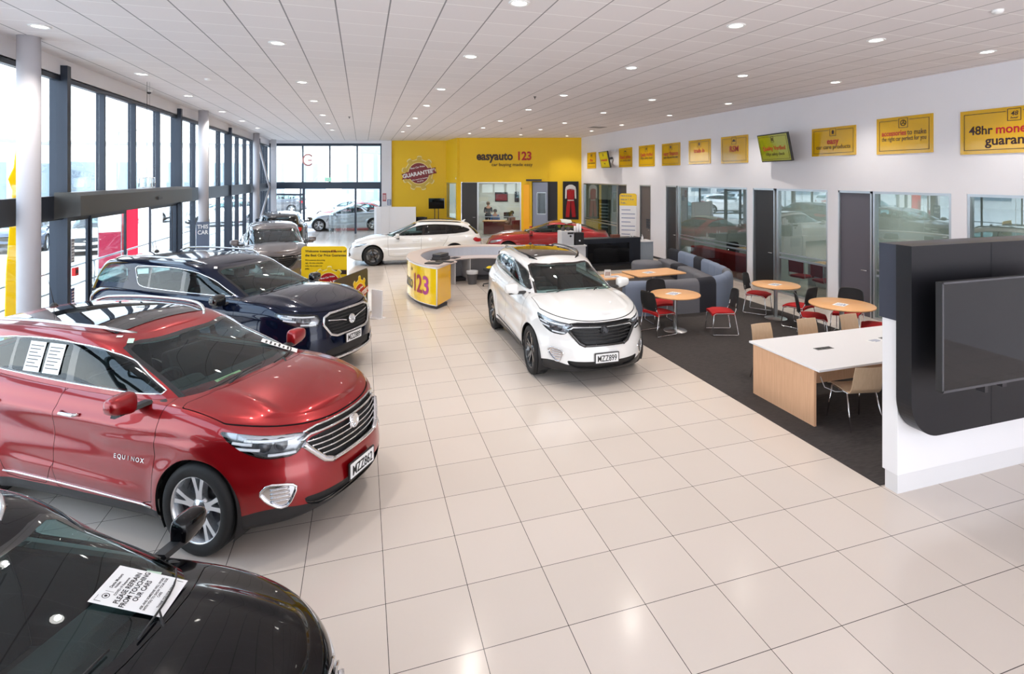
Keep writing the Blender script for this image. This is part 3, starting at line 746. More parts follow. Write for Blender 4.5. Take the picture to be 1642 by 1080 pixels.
# ---------------------------------------------------------------- other body styles
def big_spec(**k):
    sp = suv_spec(xf=.96, xr=-4.05, wb=2.857, W=.965, af=1.0, nf=2.9,
        belt=[(.96, 1.0), (.80, 1.06), (.5, 1.11), (.1, 1.16), (-.4, 1.18), (-1, 1.185), (-2, 1.19), (-3.2, 1.20), (-4.05, 1.16)],
        bottom=[(.96, .27), (.6, .22), (-2.8, .22), (-3.4, .26), (-4.05, .38)], crown=[(.96, .02), (.6, .04), (0, .07), (-.5, .07), (-4.05, .03)],
        front_v=[(0, .12), (.06, .03), (.2, .0), (.5, .01), (.7, .03), (.85, .05), (.95, .10), (1, .18)], taper=[(.96, .965), (.4, .985), (0, .99), (-1.3, .985), (-2.8, 1.0), (-3.4, .99), (-4.05, .96)],
        wheels=[(0, .375, .42), (-2.857, .375, .42)], tyre_r=.375, rim_r=.255, creases=[(.4, 1.02, -3.9, 1.07, .016, .10), (-.5, .45, -2.4, .50, .018, .09)], hood_lines=[(.60, .58, .75, -.3, .02)],
        cabin=dict(roof=[(-1.0, 1.545), (-1.3, 1.60), (-1.9, 1.64), (-2.6, 1.645), (-3.3, 1.62), (-3.8, 1.575)], rc=.05, w=[(0, .84), (.5, .79), (.8, .75), (.92, .715), (1, .66)],
                   wf=[(0, -.22), (.5, -.68), (.8, -.98), (.92, -1.11), (1, -1.26)], wr=[(0, -3.98), (.5, -3.90), (.8, -3.82), (.92, -3.80), (1, -3.78)], af=.9, nf=3.6, ar=.45, nr=4.0,
                   taper=[(-.2, .96), (-.8, .985), (-1.6, 1.), (-2.8, .99), (-3.4, .96), (-4.0, .93)]),
        cabin_hole=[(-.42, -.2), (-.46, .3), (-.62, .62), (-1.0, .73), (-3.5, .71), (-3.85, .5), (-3.9, -.2)],
        hood=[(1.2, -.2), (1.2, .66), (.7, .80), (.42, .83), (.1, .84), (-.36, .85), (-.40, .78), (-.30, .5), (-.25, .3), (-.22, -.2)],
        doors=[[(-.50, .32), (-.46, .6), (-.44, 1.4), (-1.62, 1.4), (-1.62, .34), (-1.5, .32)], [(-1.62, .34), (-1.62, 1.4), (-2.62, 1.4), (-2.60, 1.0), (-2.45, .74), (-2.36, .44), (-2.3, .34)]],
        front_cuts=[('headlight', [(.57, .93), (.62, .85), (.85, .85), (1.05, .90), (1.24, 1.03), (1.20, 1.065), (.95, 1.045), (.60, 1.015)]),
                    ('grille', [(-.2, .99), (.40, .985), (.52, .95), (.55, .86), (.44, .70), (.34, .665), (-.2, .66)]),
                    ('intake', [(-.2, .50), (.5, .50), (.58, .42), (.5, .36), (-.2, .345)]), ('fog', [(.72, .52), (.92, .55), (.94, .48), (.80, .43)])],
        rear_cuts=[('taillight', [(.55, 1.05), (.85, 1.08), (1.12, 1.12), (1.18, 1.02), (1.0, .95), (.6, .93)])],
        cladding=[(.96, .36), (.6, .35), (.42, .37), (.3, .33), (-.4, .33), (-2.5, .34), (-3.2, .38), (-4.05, .5)],
        dlo=[(-.60, 1.215), (-.88, 1.33), (-1.14, 1.44), (-1.45, 1.53), (-1.9, 1.57), (-2.5, 1.57), (-2.78, 1.55), (-2.70, 1.42), (-2.62, 1.28), (-2.45, 1.245), (-1.7, 1.225), (-.9, 1.215)],
        panes=[(0, -1.60, -.06), (-1.68, -2.36, -.05), (-2.41, -4, 0.)], dlo2=[[(-2.86, 1.29), (-2.98, 1.56), (-3.50, 1.55), (-3.76, 1.31), (-3.5, 1.27)]],
        rw=(.72, .62, .88, .14), xmr=-3.4, sunroof=None, rails=(-1.45, -3.5, .03, mat('satin rail', (.6, .61, .63), .25, .9), .05), handles=[(-1.42, 1.04), (-2.42, 1.06)], mirror=(-.68, 1.03, 1.20), mirror_dark=1, cab_x=(-.4, -3.6), dash_x=-.68, seat_x=-1.45, front=big_front)
    sp.update(k); return sp
def big_front(D):
    car, fpt = D['car'], D['fpt']; ch = D['chrome']; dark = mat('grille mesh', (.008, .008, .009), .5)
    g = recess(D, 'grille', 'grille', dark, .03); recess(D, 'intake', 'lower_intake', dark, .025)
    def run(pts, r, off, name, m, par=car):
        P = [fpt(s_, z, off, 1) for s_, z in dens(pts, .025, False)]; P2 = [(x, -y, z) for x, y, z in P][::-1]
        if abs(P[0][1]) < 1e-3: MB().tube(P2[:-1]+P, r, 8).build(name, m, par)
        else: MB().tube(P, r, 8).build(name, m, par); MB().tube(P2, r, 8).build(name, m, par)
    run([(0, .66), (.34, .665), (.44, .70), (.55, .86), (.52, .95), (.40, .99), (0, .995)], .019, .006, 'grille_surround', ch, g)
    for k in range(6): run([(0, .71+.045*k), (.40+.02*k, .715+.045*k)], .010, -.012, 'grille_bar', D['blk'], g)
    run([(.10, .83), (.20, .86), (.46, .90)], .010, .0, 'grille_bar', ch, g)
    lamp(D, 'headlight', 'headlight', .935, .60, 1.14)
    q = fpt(0, .84, .02); emblem(car, (q[0], 0, .835), (0, -.06, 0), ch, .072); q = fpt(0, .58, 0); add_plate(D, 'MZZ889', q[0]+.03, .585)
    run([(0, .335), (.5, .35), (.72, .40), (1.0, .47)], .022, .008, 'bumper_trim', ch); run([(.50, .40), (.62, .47), (.95, .55)], .012, .006, 'bumper_trim', ch)
    for sd in (1, -1):
        MB().tube([tuple(np.array(D['B'].at_x(x, .36))*[1, sd, 1]+[0, sd*.004, 0]) for x in np.linspace(-.46, -2.35, 16)], .010, 6).build('sill_trim', ch, car)
    K = D['K']; z = K.rz(-3.3, 0); m = MB(); m.lathe([(0.001, .035), (.02, .033), (.035, .015), (.045, -.004)], n=16); m.tube([(0, 0, .03), (-.06, 0, .26)], [.004, .002], 6); m.build('antenna', D['blk'], car, loc=(-3.3, 0, z))
def low_spec(kind='wagon', **k):
    sp = suv_spec(xf=.93, xr=-3.93, wb=2.83, W=.925, af=1.05, nf=2.5, ar=.8, nr=3.,
        belt=[(.93, .66), (.78, .72), (.5, .79), (.1, .86), (-.4, .905), (-1.0, .92), (-2.0, .94), (-3.0, .96), (-3.93, .93)],
        bottom=[(.93, .20), (.5, .16), (-2.8, .16), (-3.3, .2), (-3.93, .32)], crown=[(.93, .02), (.6, .04), (0, .06), (-.5, .06), (-3.93, .03)],
        front_v=[(0, .14), (.1, .02), (.3, .0), (.5, .02), (.75, .06), (.9, .12), (1, .24)],
        taper=[(.93, .95), (.4, .98), (0, .99), (-1.3, .985), (-2.8, 1.0), (-3.3, .985), (-3.93, .95)],
        wheels=[(0, .335, .375), (-2.83, .335, .375)], tyre_r=.335, rim_r=.245, creases=[(.3, .70, -3.6, .78, .018, .09), (-.5, .34, -2.3, .40, .018, .08)], hood_lines=[(.5, .48, .7, -.3, .02)],
        cabin=dict(roof=[(-1.2, 1.345), (-1.5, 1.385), (-2.0, 1.405), (-2.6, 1.39), (-3.1, 1.35), (-3.5, 1.29)], rc=.045, w=[(0, .80), (.5, .72), (.8, .665), (.92, .62), (1, .56)],
                   wf=[(0, -.40), (.5, -.92), (.8, -1.22), (.92, -1.36), (1, -1.50)], wr=[(0, -3.80), (.5, -3.62), (.8, -3.48), (.92, -3.44), (1, -3.40)], af=.95, nf=3.4, ar=.5, nr=3.4, taper=[(-.4, .96), (-1, .985), (-1.7, 1.), (-2.6, .97), (-3.2, .92), (-3.8, .86)]),
        cabin_hole=[(-.62, -.2), (-.66, .3), (-.82, .60), (-1.1, .70), (-3.3, .66), (-3.65, .45), (-3.7, -.2)],
        hood=[(.70, -.2), (.69, .20), (.64, .42), (.54, .58), (.38, .70), (.1, .765), (-.46, .80), (-.52, .74), (-.44, .5), (-.40, .3), (-.38, -.2)],
        doors=[[(-.55, .28), (-.52, .5), (-.50, 1.2), (-1.66, 1.2), (-1.66, .28)], [(-1.66, .28), (-1.66, 1.2), (-2.62, 1.2), (-2.6, .85), (-2.42, .62), (-2.34, .34), (-2.28, .28)]],
        front_cuts=[('headlight', [(.58, .63), (.66, .59), (.9, .62), (1.15, .72), (1.18, .755), (1.0, .735), (.7, .685)]), ('grille', [(-.2, .68), (.42, .68), (.52, .64), (.40, .52), (-.2, .50)]), ('intake', [(-.2, .42), (.55, .42), (.62, .30), (-.2, .25)])],
        rear_cuts=[('taillight', [(.45, .78), (.85, .82), (1.10, .88), (1.14, .80), (.95, .70), (.5, .70)])],
        cladding=None, dlo=[(-.80, .985), (-1.05, 1.10), (-1.32, 1.225), (-1.62, 1.305), (-2.0, 1.335), (-2.6, 1.315), (-3.05, 1.27), (-3.42, 1.13), (-3.3, 1.06), (-2.8, 1.01), (-1.8, .985), (-1.0, .975)],
        panes=[(0, -1.70, -.1), (-1.78, -2.52, -.05), (-2.58, -5, 0)], rw=(.60, .50, .86, .12), xmr=-3.1, xm=-1.9, sunroof=None, rails=(-1.5, -3.1, .03, mat('gloss black trim', (.006, .006, .007), .08, coat=1.), .02),
        handles=[(-1.48, .80), (-2.44, .82)], mirror=(-.86, .99, .985), dash_x=-.85, seat_x=-1.6, cab_x=(-.5, -3.3), ws=(.66, .50, .93), chrome_trim=0, chrome_handles=0, front=None, ymin=.44)
    if kind == 'ute':
        sp.update(wb=3.0, xr=-4.1, wheels=[(0, .34, .385), (-3.0, .34, .385)], tyre_r=.34, belt=[(.93, .66), (.78, .72), (.5, .79), (.1, .86), (-.4, .905), (-1.4, .93), (-2.4, 1.02), (-3.2, 1.05), (-4.1, 1.0)], bottom=[(.93, .20), (.5, .16), (-3., .16), (-3.5, .2), (-4.1, .32)],
                  taper=[(.93, .95), (.4, .98), (0, .99), (-1.3, .985), (-3.0, 1.0), (-3.5, .985), (-4.1, .95)],
                  cabin=dict(roof=[(-1.2, 1.345), (-1.5, 1.385), (-1.9, 1.40), (-2.2, 1.36)], rc=.045, w=[(0, .80), (.5, .72), (.8, .665), (.92, .62), (1, .56)], wf=[(0, -.40), (.5, -.92), (.8, -1.22), (.92, -1.36), (1, -1.50)], wr=[(0, -2.72), (.5, -2.5), (.8, -2.34), (.92, -2.28), (1, -2.2)], af=.8, nf=3.4, ar=.4, nr=3.6, taper=[(-.4, .96), (-1, .985), (-1.7, 1.), (-2.6, .95)]),
                  cabin_hole=[(-.62, -.2), (-.66, .3), (-.82, .60), (-1.1, .70), (-2.3, .66), (-2.45, .5), (-2.45, -.2)], doors=[[(-.55, .28), (-.52, .5), (-.50, 1.2), (-1.95, 1.2), (-1.95, .35), (-1.85, .28)]],
                  dlo=[(-.80, .985), (-1.05, 1.10), (-1.32, 1.225), (-1.6, 1.30), (-1.95, 1.315), (-2.25, 1.25), (-2.42, 1.12), (-2.2, 1.06), (-1.8, 1.0), (-1.0, .975)], panes=[(0, -1.9, -.1), (-1.98, -5, 0)], rw=(.60, .50, .86, .2), xmr=-2.1, rails=None, handles=[(-1.7, .82)], cab_x=(-.5, -2.3), seat_x=-1.5, tonneau=1)
    if kind in ('coupe', 'sedan'):
        two = kind == 'coupe'
        sp.update(belt=[(.93, .68), (.78, .75), (.5, .82), (.1, .885), (-.5, .92), (-1.2, .93), (-2.2, .95), (-2.9, 1.0), (-3.9, .93)] if two else [(.93, .66), (.78, .72), (.5, .79), (.1, .86), (-.4, .905), (-1.4, .93), (-2.6, .96), (-3.93, .95)],
                  cabin=dict(roof=[(-1.3, 1.27), (-1.6, 1.315), (-2.0, 1.325), (-2.5, 1.28)] if two else [(-1.2, 1.345), (-1.5, 1.385), (-2.0, 1.39), (-2.5, 1.35)], rc=.045, w=[(0, .80), (.5, .71), (.8, .65), (.92, .60), (1, .54)],
                             wf=[(0, -.52), (.5, -1.02), (.8, -1.3), (.92, -1.42), (1, -1.56)], wr=[(0, -3.55), (.5, -3.05), (.8, -2.74), (.92, -2.62), (1, -2.5)] if two else [(0, -3.5), (.5, -3.1), (.8, -2.84), (.92, -2.74), (1, -2.62)], af=.85, nf=3.4, ar=.5, nr=3.2, taper=[(-.4, .96), (-1, .985), (-1.7, 1.), (-2.6, .94), (-3.5, .82)]),
                  cabin_hole=[(-.74, -.2), (-.78, .3), (-.92, .58), (-1.2, .68), (-2.9, .62), (-3.2, .4), (-3.2, -.2)], rw=(.58, .44, .9, .08), xmr=-2.55, rails=None, cab_x=(-.6, -3.1),
                  dlo=[(-.92, .985), (-1.2, 1.12), (-1.5, 1.225), (-1.9, 1.26), (-2.4, 1.22), (-2.85, 1.08), (-2.7, 1.02), (-1.9, .995), (-1.1, .98)] if two else [(-.90, .985), (-1.15, 1.11), (-1.42, 1.235), (-1.8, 1.305), (-2.3, 1.30), (-2.75, 1.20), (-3.1, 1.06), (-2.9, 1.02), (-1.8, .99), (-1.0, .975)], panes=[(0, -2.05, -.1), (-2.12, -5, 0)] if two else [(0, -1.70, -.1), (-1.78, -2.52, -.05), (-2.58, -5, 0)])
        if two: sp.update(doors=[[(-.62, .28), (-.58, .5), (-.56, 1.2), (-2.05, 1.2), (-2.10, .6), (-2.0, .28)]], handles=[(-1.9, .80)])
    sp.update(k); return sp
# ---------------------------------------------------------------- setting
CEIL = 5.12; XL, XR = -4.85, 10.65
def node_mat(name, fn):
    m = bpy.data.materials.new(name); m.use_nodes = True; nt = m.node_tree; fn(nt, nt.nodes['Principled BSDF']); MATS[name] = m; return m
def grid_lines(nt, px, py, ox, oy, wx, wy):
    """1 on the joint lines of a px-by-py grid, 0 elsewhere"""
    N = nt.nodes.new; L = nt.links.new; tc = N('ShaderNodeTexCoord'); sp = N('ShaderNodeSeparateXYZ'); L(tc.outputs['Object'], sp.inputs[0]); outs = []
    def M(op, a, b=None):
        n = N('ShaderNodeMath'); n.operation = op
        for i, v in enumerate((a, b)):
            if v is None: continue
            if isinstance(v, (int, float)): n.inputs[i].default_value = v
            else: L(v, n.inputs[i])
        return n.outputs[0]
    for ax, p, o, w in (('X', px, ox, wx), ('Y', py, oy, wy)):
        t = M('FRACT', M('DIVIDE', M('SUBTRACT', sp.outputs[ax], o-p*100), p)); d = M('MINIMUM', t, M('SUBTRACT', 1.0, t)); outs.append(M('LESS_THAN', d, w/p/2))
        if ax == 'X': ix = M('FLOOR', M('DIVIDE', M('SUBTRACT', sp.outputs[ax], o-p*100), p))
        else: iy = M('FLOOR', M('DIVIDE', M('SUBTRACT', sp.outputs[ax], o-p*100), p))
    cb = N('ShaderNodeCombineXYZ'); L(ix, cb.inputs[0]); L(iy, cb.inputs[1]); wn = N('ShaderNodeTexWhiteNoise'); wn.noise_dimensions = '2D'; L(cb.outputs[0], wn.inputs['Vector'])
    return outs[0], outs[1], wn.outputs['Value'], M, tc
def mixc(nt, f, a, b):
    mx = nt.nodes.new('ShaderNodeMix'); mx.data_type = 'RGBA'
    if isinstance(f, float): mx.inputs[0].default_value = f
    else: nt.links.new(f, mx.inputs[0])
    for i, v in ((6, a), (7, b)):
        if isinstance(v, tuple): mx.inputs[i].default_value = (*v, 1)
        else: nt.links.new(v, mx.inputs[i])
    return mx.outputs[2]
def _tile(nt, b):
    gx, gy, rnd, M, tc = grid_lines(nt, .6, .6, .164, 5.344, .005, .005)
    nz = nt.nodes.new('ShaderNodeTexNoise'); nz.inputs['Scale'].default_value = 1.3; nz.inputs['Detail'].default_value = 6; nt.links.new(tc.outputs['Object'], nz.inputs['Vector'])
    c = mixc(nt, rnd, FLOOR_A, FLOOR_B); c = mixc(nt, M('MULTIPLY', nz.outputs[0], .35), c, FLOOR_C)
    c = mixc(nt, M('MAXIMUM', gx, gy), c, (.06, .05, .045)); nt.links.new(c, b.inputs['Base Color'])
    b.inputs['Roughness'].default_value = .16; b.inputs['Specular IOR Level'].default_value = .5
FLOOR_A, FLOOR_B, FLOOR_C = (.70, .62, .56), (.66, .585, .525), (.60, .52, .455)
tile_m = node_mat('polished floor tiles', _tile)
def _ceil(nt, b):
    gx, gy, rnd, M, tc = grid_lines(nt, .6, .6, -.29, .35, .018, .014)
    nz = nt.nodes.new('ShaderNodeTexNoise'); nz.inputs['Scale'].default_value = 60; nt.links.new(tc.outputs['Object'], nz.inputs['Vector'])
    c = mixc(nt, rnd, (.76, .72, .73), (.79, .75, .76)); c = mixc(nt, M('MULTIPLY', nz.outputs[0], .15), c, (.68, .65, .66))
    c = mixc(nt, gy, c, (.97, .95, .95)); c = mixc(nt, gx, c, (.27, .26, .27)); nt.links.new(c, b.inputs['Base Color']); b.inputs['Roughness'].default_value = .9
ceil_m = node_mat('ceiling tiles', _ceil)
def _carpet(nt, b):
    gx, gy, rnd, M, tc = grid_lines(nt, .5, .5, 4.96, 4.156, 0, 0)
    nz = nt.nodes.new('ShaderNodeTexNoise'); nz.inputs['Scale'].default_value = 9; nz.inputs['Detail'].default_value = 8; mp = nt.nodes.new('ShaderNodeMapping'); mp.inputs['Scale'].default_value = (1, 5, 1)
    nt.links.new(tc.outputs['Object'], mp.inputs[0]); nt.links.new(mp.outputs[0], nz.inputs['Vector'])
    nz2 = nt.nodes.new('ShaderNodeTexNoise'); nz2.inputs['Scale'].default_value = 400; nt.links.new(tc.outputs['Object'], nz2.inputs['Vector'])
    c = mixc(nt, nz.outputs[0], (.006, .005, .005), (.075, .062, .060)); c = mixc(nt, M('MULTIPLY', rnd, .35), c, (.050, .042, .040)); nt.links.new(c, b.inputs['Base Color'])
    b.inputs['Roughness'].default_value = .95; bp = nt.nodes.new('ShaderNodeBump'); bp.inputs['Strength'].default_value = .6; bp.inputs['Distance'].default_value = .004
    nt.links.new(nz2.outputs[0], bp.inputs['Height']); nt.links.new(bp.outputs[0], b.inputs['Normal'])
carpet_m = node_mat('carpet tiles', _carpet)
white_w = mat('white painted wall', (.76, .75, .79), .8, noise=.02, nscale=2); yel = mat('yellow painted wall', (.82, .52, .003), .55, noise=.02, nscale=1.5)
alu = mat('dark bronze aluminium', (.035, .045, .065), .38, .5); alu_l = mat('silver aluminium', (.50, .53, .56), .3, .9); dkgrey = mat('charcoal panel', (.028, .026, .030), .45)
pane_m = glass_mat('window glass', (.93, .96, .96), refl=.05, edge=.7); off_glass = glass_mat('office glass', (.66, .74, .73), refl=.13, edge=.8)
struct('floor', MB().box(XL-.2, XR+5.5, -7, 37, -.12, 0), tile_m)
struct('ceiling', MB().box(XL-.2, XR+.12, -7, 35, CEIL, CEIL+.15), ceil_m)
tag(MB().box(4.96, 9.25, 4.156, 15.95, 0, .008).build('carpet', carpet_m), 'dark brown carpet of square tiles under the tables and sofas', 'carpet')
def seg(mb, p0, p1, z0, z1, t, side=0):
    """box along p0-p1 in plan; side 0 = centred, +1 = thickness to the left of travel"""
    d = Vector((p1[0]-p0[0], p1[1]-p0[1])); d.normalize(); n = Vector((-d.y, d.x)); a = n*t*(side-1)/2 if side else -n*t/2; b = n*t*(side+1)/2 if side else n*t/2
    pl = [(p0[0]+a.x, p0[1]+a.y), (p1[0]+a.x, p1[1]+a.y), (p1[0]+b.x, p1[1]+b.y), (p0[0]+b.x, p0[1]+b.y)]
    return mb.prism(pl, 'z', z0, z1)
# right wall with office openings
TOP = 2.80; ops = [(4.9, 7.13), (7.41, 10.01), (10.32, 12.97), (13.21, 17.70), (18.80, 19.70), (20.83, 25.60)]
w = MB().box(XR, XR+.14, -7, 25.95, TOP, CEIL); y = -7
for a, b in ops+[(25.95, 26)]:
    w.box(XR, XR+.14, y, a, 0, TOP); y = b
struct('wall_right', w, white_w)
struct('baseboard_right', MB().box(XR-.012, XR, 17.7, 18.8, 0, .08), dkgrey)
WIN = [0]
def window(frame, panes, fm=None, gm=None, parent=None, bars=None):
    WIN[0] += 1; f = struct('window_%d' % WIN[0], frame, fm or alu)
    for p in panes: p.build('glass_pane', gm or pane_m, f)
    return f
DOOR = [0]
door_dark = mat('dark timber door', (.020, .018, .019), .4); door_grey = mat('grey door', (.105, .095, .115), .35); door_brown = mat('taupe door', (.12, .10, .095), .5)
def opening_frame(y0, y1, ys=(), z1=TOP, rails=True):
    f = MB(); x0, x1 = XR+.01, XR+.12
    f.box(x0, x1, y0, y1, z1-.05, z1); f.box(x0, x1, y0, y1, 0, .05)
    for yy in (y0, y1-.05, *ys): f.box(x0, x1, yy, yy+.05, .05, z1-.05)
    return f
def office_glass(y0, y1, n, z1=TOP, rail=True):
    f = opening_frame(y0, y1, z1=z1); f.box(XR+.05, XR+.09, y0+.05, y1-.05, .93, .98); f.box(XR+.05, XR+.09, y0+.05, y1-.05, 1.06, 1.09)
    ps = []
    for i in range(n):
        a = y0+.05+(y1-y0-.1)*i/n; b = y0+.05+(y1-y0-.1)*(i+1)/n; ps.append(MB().box(XR+.065, XR+.073, a+.003, b-.003, .05, z1-.05))
    return window(f, ps, alu_l, off_glass)
office_glass(4.9, 7.13, 3); office_glass(7.41, 9.10, 3); office_glass(10.32, 12.03, 2); office_glass(13.21, 16.92, 4); office_glass(21.75, 25.60, 4)
def wall_door(y0, y1, m, hinge=1, vent=False, deep=.0):
    DOOR[0] += 1; d = struct('door_%d' % DOOR[0], MB().box(XR+.05+deep, XR+.09+deep, y0+.04, y1-.04, 0, TOP-.05), m)
    f = MB(); f.box(XR+.0, XR+.12, y0, y0+.04, 0, TOP).box(XR, XR+.12, y1-.04, y1, 0, TOP).box(XR, XR+.12, y0, y1, TOP-.05, TOP); f.build('door_frame', alu_l, d)
    h = MB(); yy = y0+.14 if hinge > 0 else y1-.14
    h.tube([(XR+.05+deep, yy, 1.03), (XR+.0+deep, yy, 1.03), (XR-.005+deep, yy+.12*hinge, 1.03)], .010, 8); h.build('door_handle', mat('chrome', (.82, .82, .84), .08, 1.), d)
    if vent:
        v = MB()
        for i in range(4): v.box(XR+.035, XR+.05, y0+.12, y0+.42, 1.1+.11*i, 1.13+.11*i)
        for i in range(4): v.box(XR+.036, XR+.05, y0+.12+.09*i, y0+.14+.09*i, 1.1, 1.46)
        v.build('vent_grille', alu, d)
    return d
wall_door(9.12, 10.01, door_grey, 1); wall_door(12.10, 12.97, door_dark, 1, deep=.02); wall_door(16.96, 17.70, door_dark, 1, deep=.02); wall_door(18.80, 19.70, door_brown, 1, vent=True); wall_door(20.83, 21.72, dkgrey, 1)
# offices behind the right wall
ow = mat('office wall', (.46, .44, .40), .8); ow2 = mat('office partition', (.52, .54, .53), .7)
struct('wall_office_back', MB().box(XR+4.5, XR+4.6, 3, 27, 0, 3.0), ow)
struct('ceiling_offices', MB().box(XR+.14, XR+4.6, 3, 27, 3.0, 3.1), mat('office ceiling', (.7, .7, .69), .9))
for i, yy in enumerate((3.0, 7.22, 10.12, 13.06, 18.2, 20.4, 26.9)): struct('wall_office_divider_%d' % (i+1), MB().box(XR+.14, XR+4.5, yy, yy+.10, 0, 3.0), ow2)
# left glazing
def bar(x0, x1, y0, y1, z0, z1): return MB().box(x0, x1, y0, y1, z0, z1)
TR0, TR1 = 2.40, 2.80; BAY = 6.12; Y0 = 11.36
struct('wall_left_upstand', MB().box(XL-.12, XL+.02, -7, 33.3, CEIL-.30, CEIL), white_w)
for k in range(-3, 4):
    ya, yb = Y0+BAY*k, min(Y0+BAY*(k+1), 33.2)
    f = MB(); f.box(XL-.13, XL+.12, ya-.06, ya+.06, 0, CEIL-.12)
    f.box(XL-.08, XL+.02, ya, yb, CEIL-.38, CEIL-.28); f.box(XL-.10, XL+.06, ya, yb, TR0, TR1); f.box(XL-.06, XL+.02, ya, yb, 0, .10)
    ps = []; n = 4 if k >= 0 else 2
    for i in range(n):
        a, b = ya+(yb-ya)*i/n, ya+(yb-ya)*(i+1)/n
        if i: f.box(XL-.08, XL+.06, a-.03, a+.03, TR1, CEIL-.38)
        if i and not k == 0: f.box(XL-.08, XL+.06, a-.03, a+.03, .10, TR0)
        ps.append(MB().box(XL-.03, XL-.02, a+.04, b-.04, TR1, CEIL-.38))
        if k != 0: ps.append(MB().box(XL-.03, XL-.02, a+.04, b-.04, .10, TR0))
    window(f, ps)
# sliding entrance in the first full bay
can = MB(); can.prism([(XL+.06, 2.42), (XL+.42, 2.47), (XL+.42, 2.80), (XL+.34, 2.86), (XL+.06, 2.86)], 'y', Y0-.35, Y0+BAY-.2)
cano = struct('trim_1', can, mat('door header metal', (.08, .078, .075), .4, .6))
s_ = MB().box(XL+.42, XL+.445, 14.6, 14.85, 2.60, 2.66).build('door_sensor', dkgrey, cano)
def glass_door(y0, y1, x, midrail=True, name=None):
    DOOR[0] += 1; f = MB(); t = .045
    f.box(x-.02, x+.02, y0, y0+t, .02, 2.42).box(x-.02, x+.02, y1-t, y1, .02, 2.42).box(x-.02, x+.02, y0+t, y1-t, .02, .12).box(x-.02, x+.02, y0+t, y1-t, 2.34, 2.42)
    if midrail: f.box(x-.02, x+.02, y0+t, y1-t, .98, 1.09)
    d = struct('door_%d' % DOOR[0], f, alu); MB().box(x-.004, x+.004, y0+t, y1-t, .12, 2.34).build('glass_pane', pane_m, d); return d
glass_door(Y0+.06, 12.33, XL, False); glass_door(12.33, 13.95, XL+.03); glass_door(15.35, 16.95, XL+.03, False); glass_door(16.95, Y0+BAY-.06, XL, False)
# end glazing (runs askew)
GA, GB = Vector((XL, 33.30)), Vector((1.05, 31.345)); gd = (GB-GA).normalized(); GP = lambda u: (GA.x+gd.x*u, GA.y+gd.y*u)
GL_ = (GB-GA).length; f = MB(); seg(f, GP(0), GP(GL_), CEIL-.30, CEIL-.16, .12); seg(f, GP(0), GP(GL_), TR0+.06, TR1+.03, .18)
for u in (.05, 1.85, 3.34, 4.85, GL_-.05): seg(f, GP(u-.03), GP(u+.03), TR1, CEIL-.3, .08)
for u in (.06, GL_-.06): seg(f, GP(u-.06), GP(u+.06), 0, TR0+.06, .14)
seg(f, GP(1.86), GP(1.96), 0, TR0+.06, .1); seg(f, GP(4.72), GP(4.80), 0, TR0+.06, .1); seg(f, GP(1.70), GP(1.74), 0, TR0+.06, .1); seg(f, GP(.1), GP(1.86), 2.10, 2.20, .08)
ps = []
for a, b in zip((.05, 1.85, 3.34, 4.85), (1.85, 3.34, 4.85, GL_-.05)): ps.append(seg(MB(), GP(a+.03), GP(b-.03), TR1+.03, CEIL-.3, .012))
ps.append(seg(MB(), GP(.12), GP(1.7), .05, TR0, .012)); ps.append(seg(MB(), GP(4.80), GP(GL_-.12), .05, TR0, .012)); ps.append(seg(MB(), GP(3.3), GP(4.72), .05, TR0, .012))
window(f, ps)
struct('wall_back_upstand', seg(MB(), GP(-.1), (1.05, 31.345), CEIL-.16, CEIL, .16), white_w)
struct('wall_back_pier', seg(MB(), (1.05, 31.345), (1.57, 31.17), 0, CEIL, .2), white_w)
# yellow end wall
struct('wall_back_recess', seg(MB(), (1.57, 31.17), (4.40, 30.22), 0, CEIL, .14, 1), yel)
rt0, rt1 = Vector((4.40, 30.22)), Vector((4.62, 27.95)); rd = (rt1-rt0).normalized(); RP = lambda u: tuple(rt0+rd*u); RL = (rt1-rt0).length
w = MB(); seg(w, RP(0), RP(.14), 0, CEIL, .12, 1); seg(w, RP(2.1), RP(RL+.06), 0, CEIL, .12, 1); seg(w, RP(.14), RP(2.1), 2.82, CEIL, .12, 1); seg(w, RP(.14), RP(2.1), 0, .9, .12, 1)
struct('wall_back_return', w, yel)
f = MB(); seg(f, RP(.14), RP(2.1), .9, .95, .14, 1); seg(f, RP(.14), RP(2.1), 2.77, 2.82, .14, 1); seg(f, RP(.14), RP(.19), .9, 2.82, .14, 1); seg(f, RP(2.05), RP(2.1), .9, 2.82, .14, 1)
window(f, [seg(MB(), RP(.19), RP(2.05), .95, 2.77, .012, 1)], alu_l, off_glass)
FA, FB = Vector((4.62, 27.95)), Vector((10.78, 25.87)); fd = (FB-FA).normalized(); FP = lambda u: tuple(FA+fd*u); fn_ = Vector((fd.y, -fd.x)); FL = (FB-FA).length
def FQ(u, o=0): p = FA+fd*u+fn_*o; return (p.x, p.y)      # o > 0 = towards the room
w = MB(); seg(w, FP(0), FP(.2), 0, CEIL, .14, 1); seg(w, FP(.2), FP(3.30), 2.85, CEIL, .14, 1); seg(w, FP(3.30), FP(3.85), 0, CEIL, .14, 1); seg(w, FP(3.85), FP(4.55), 2.88, CEIL, .14, 1); seg(w, FP(4.55), FP(4.72), 2.88, CEIL, .14, 1)
struct('wall_back', w, yel)
w = MB(); seg(w, FQ(5.16, .05), FQ(FL, .05), 0, CEIL, .14, 1); seg(w, FQ(4.72, .05), FQ(5.16, .05), 2.88, CEIL, .14, 1); struct('wall_back_bay', w, yel)
DOOR[0] += 1; d = struct('door_%d' % DOOR[0], seg(MB(), FP(.24), FP(1.04), 0, 2.82, .05, 1), door_dark)
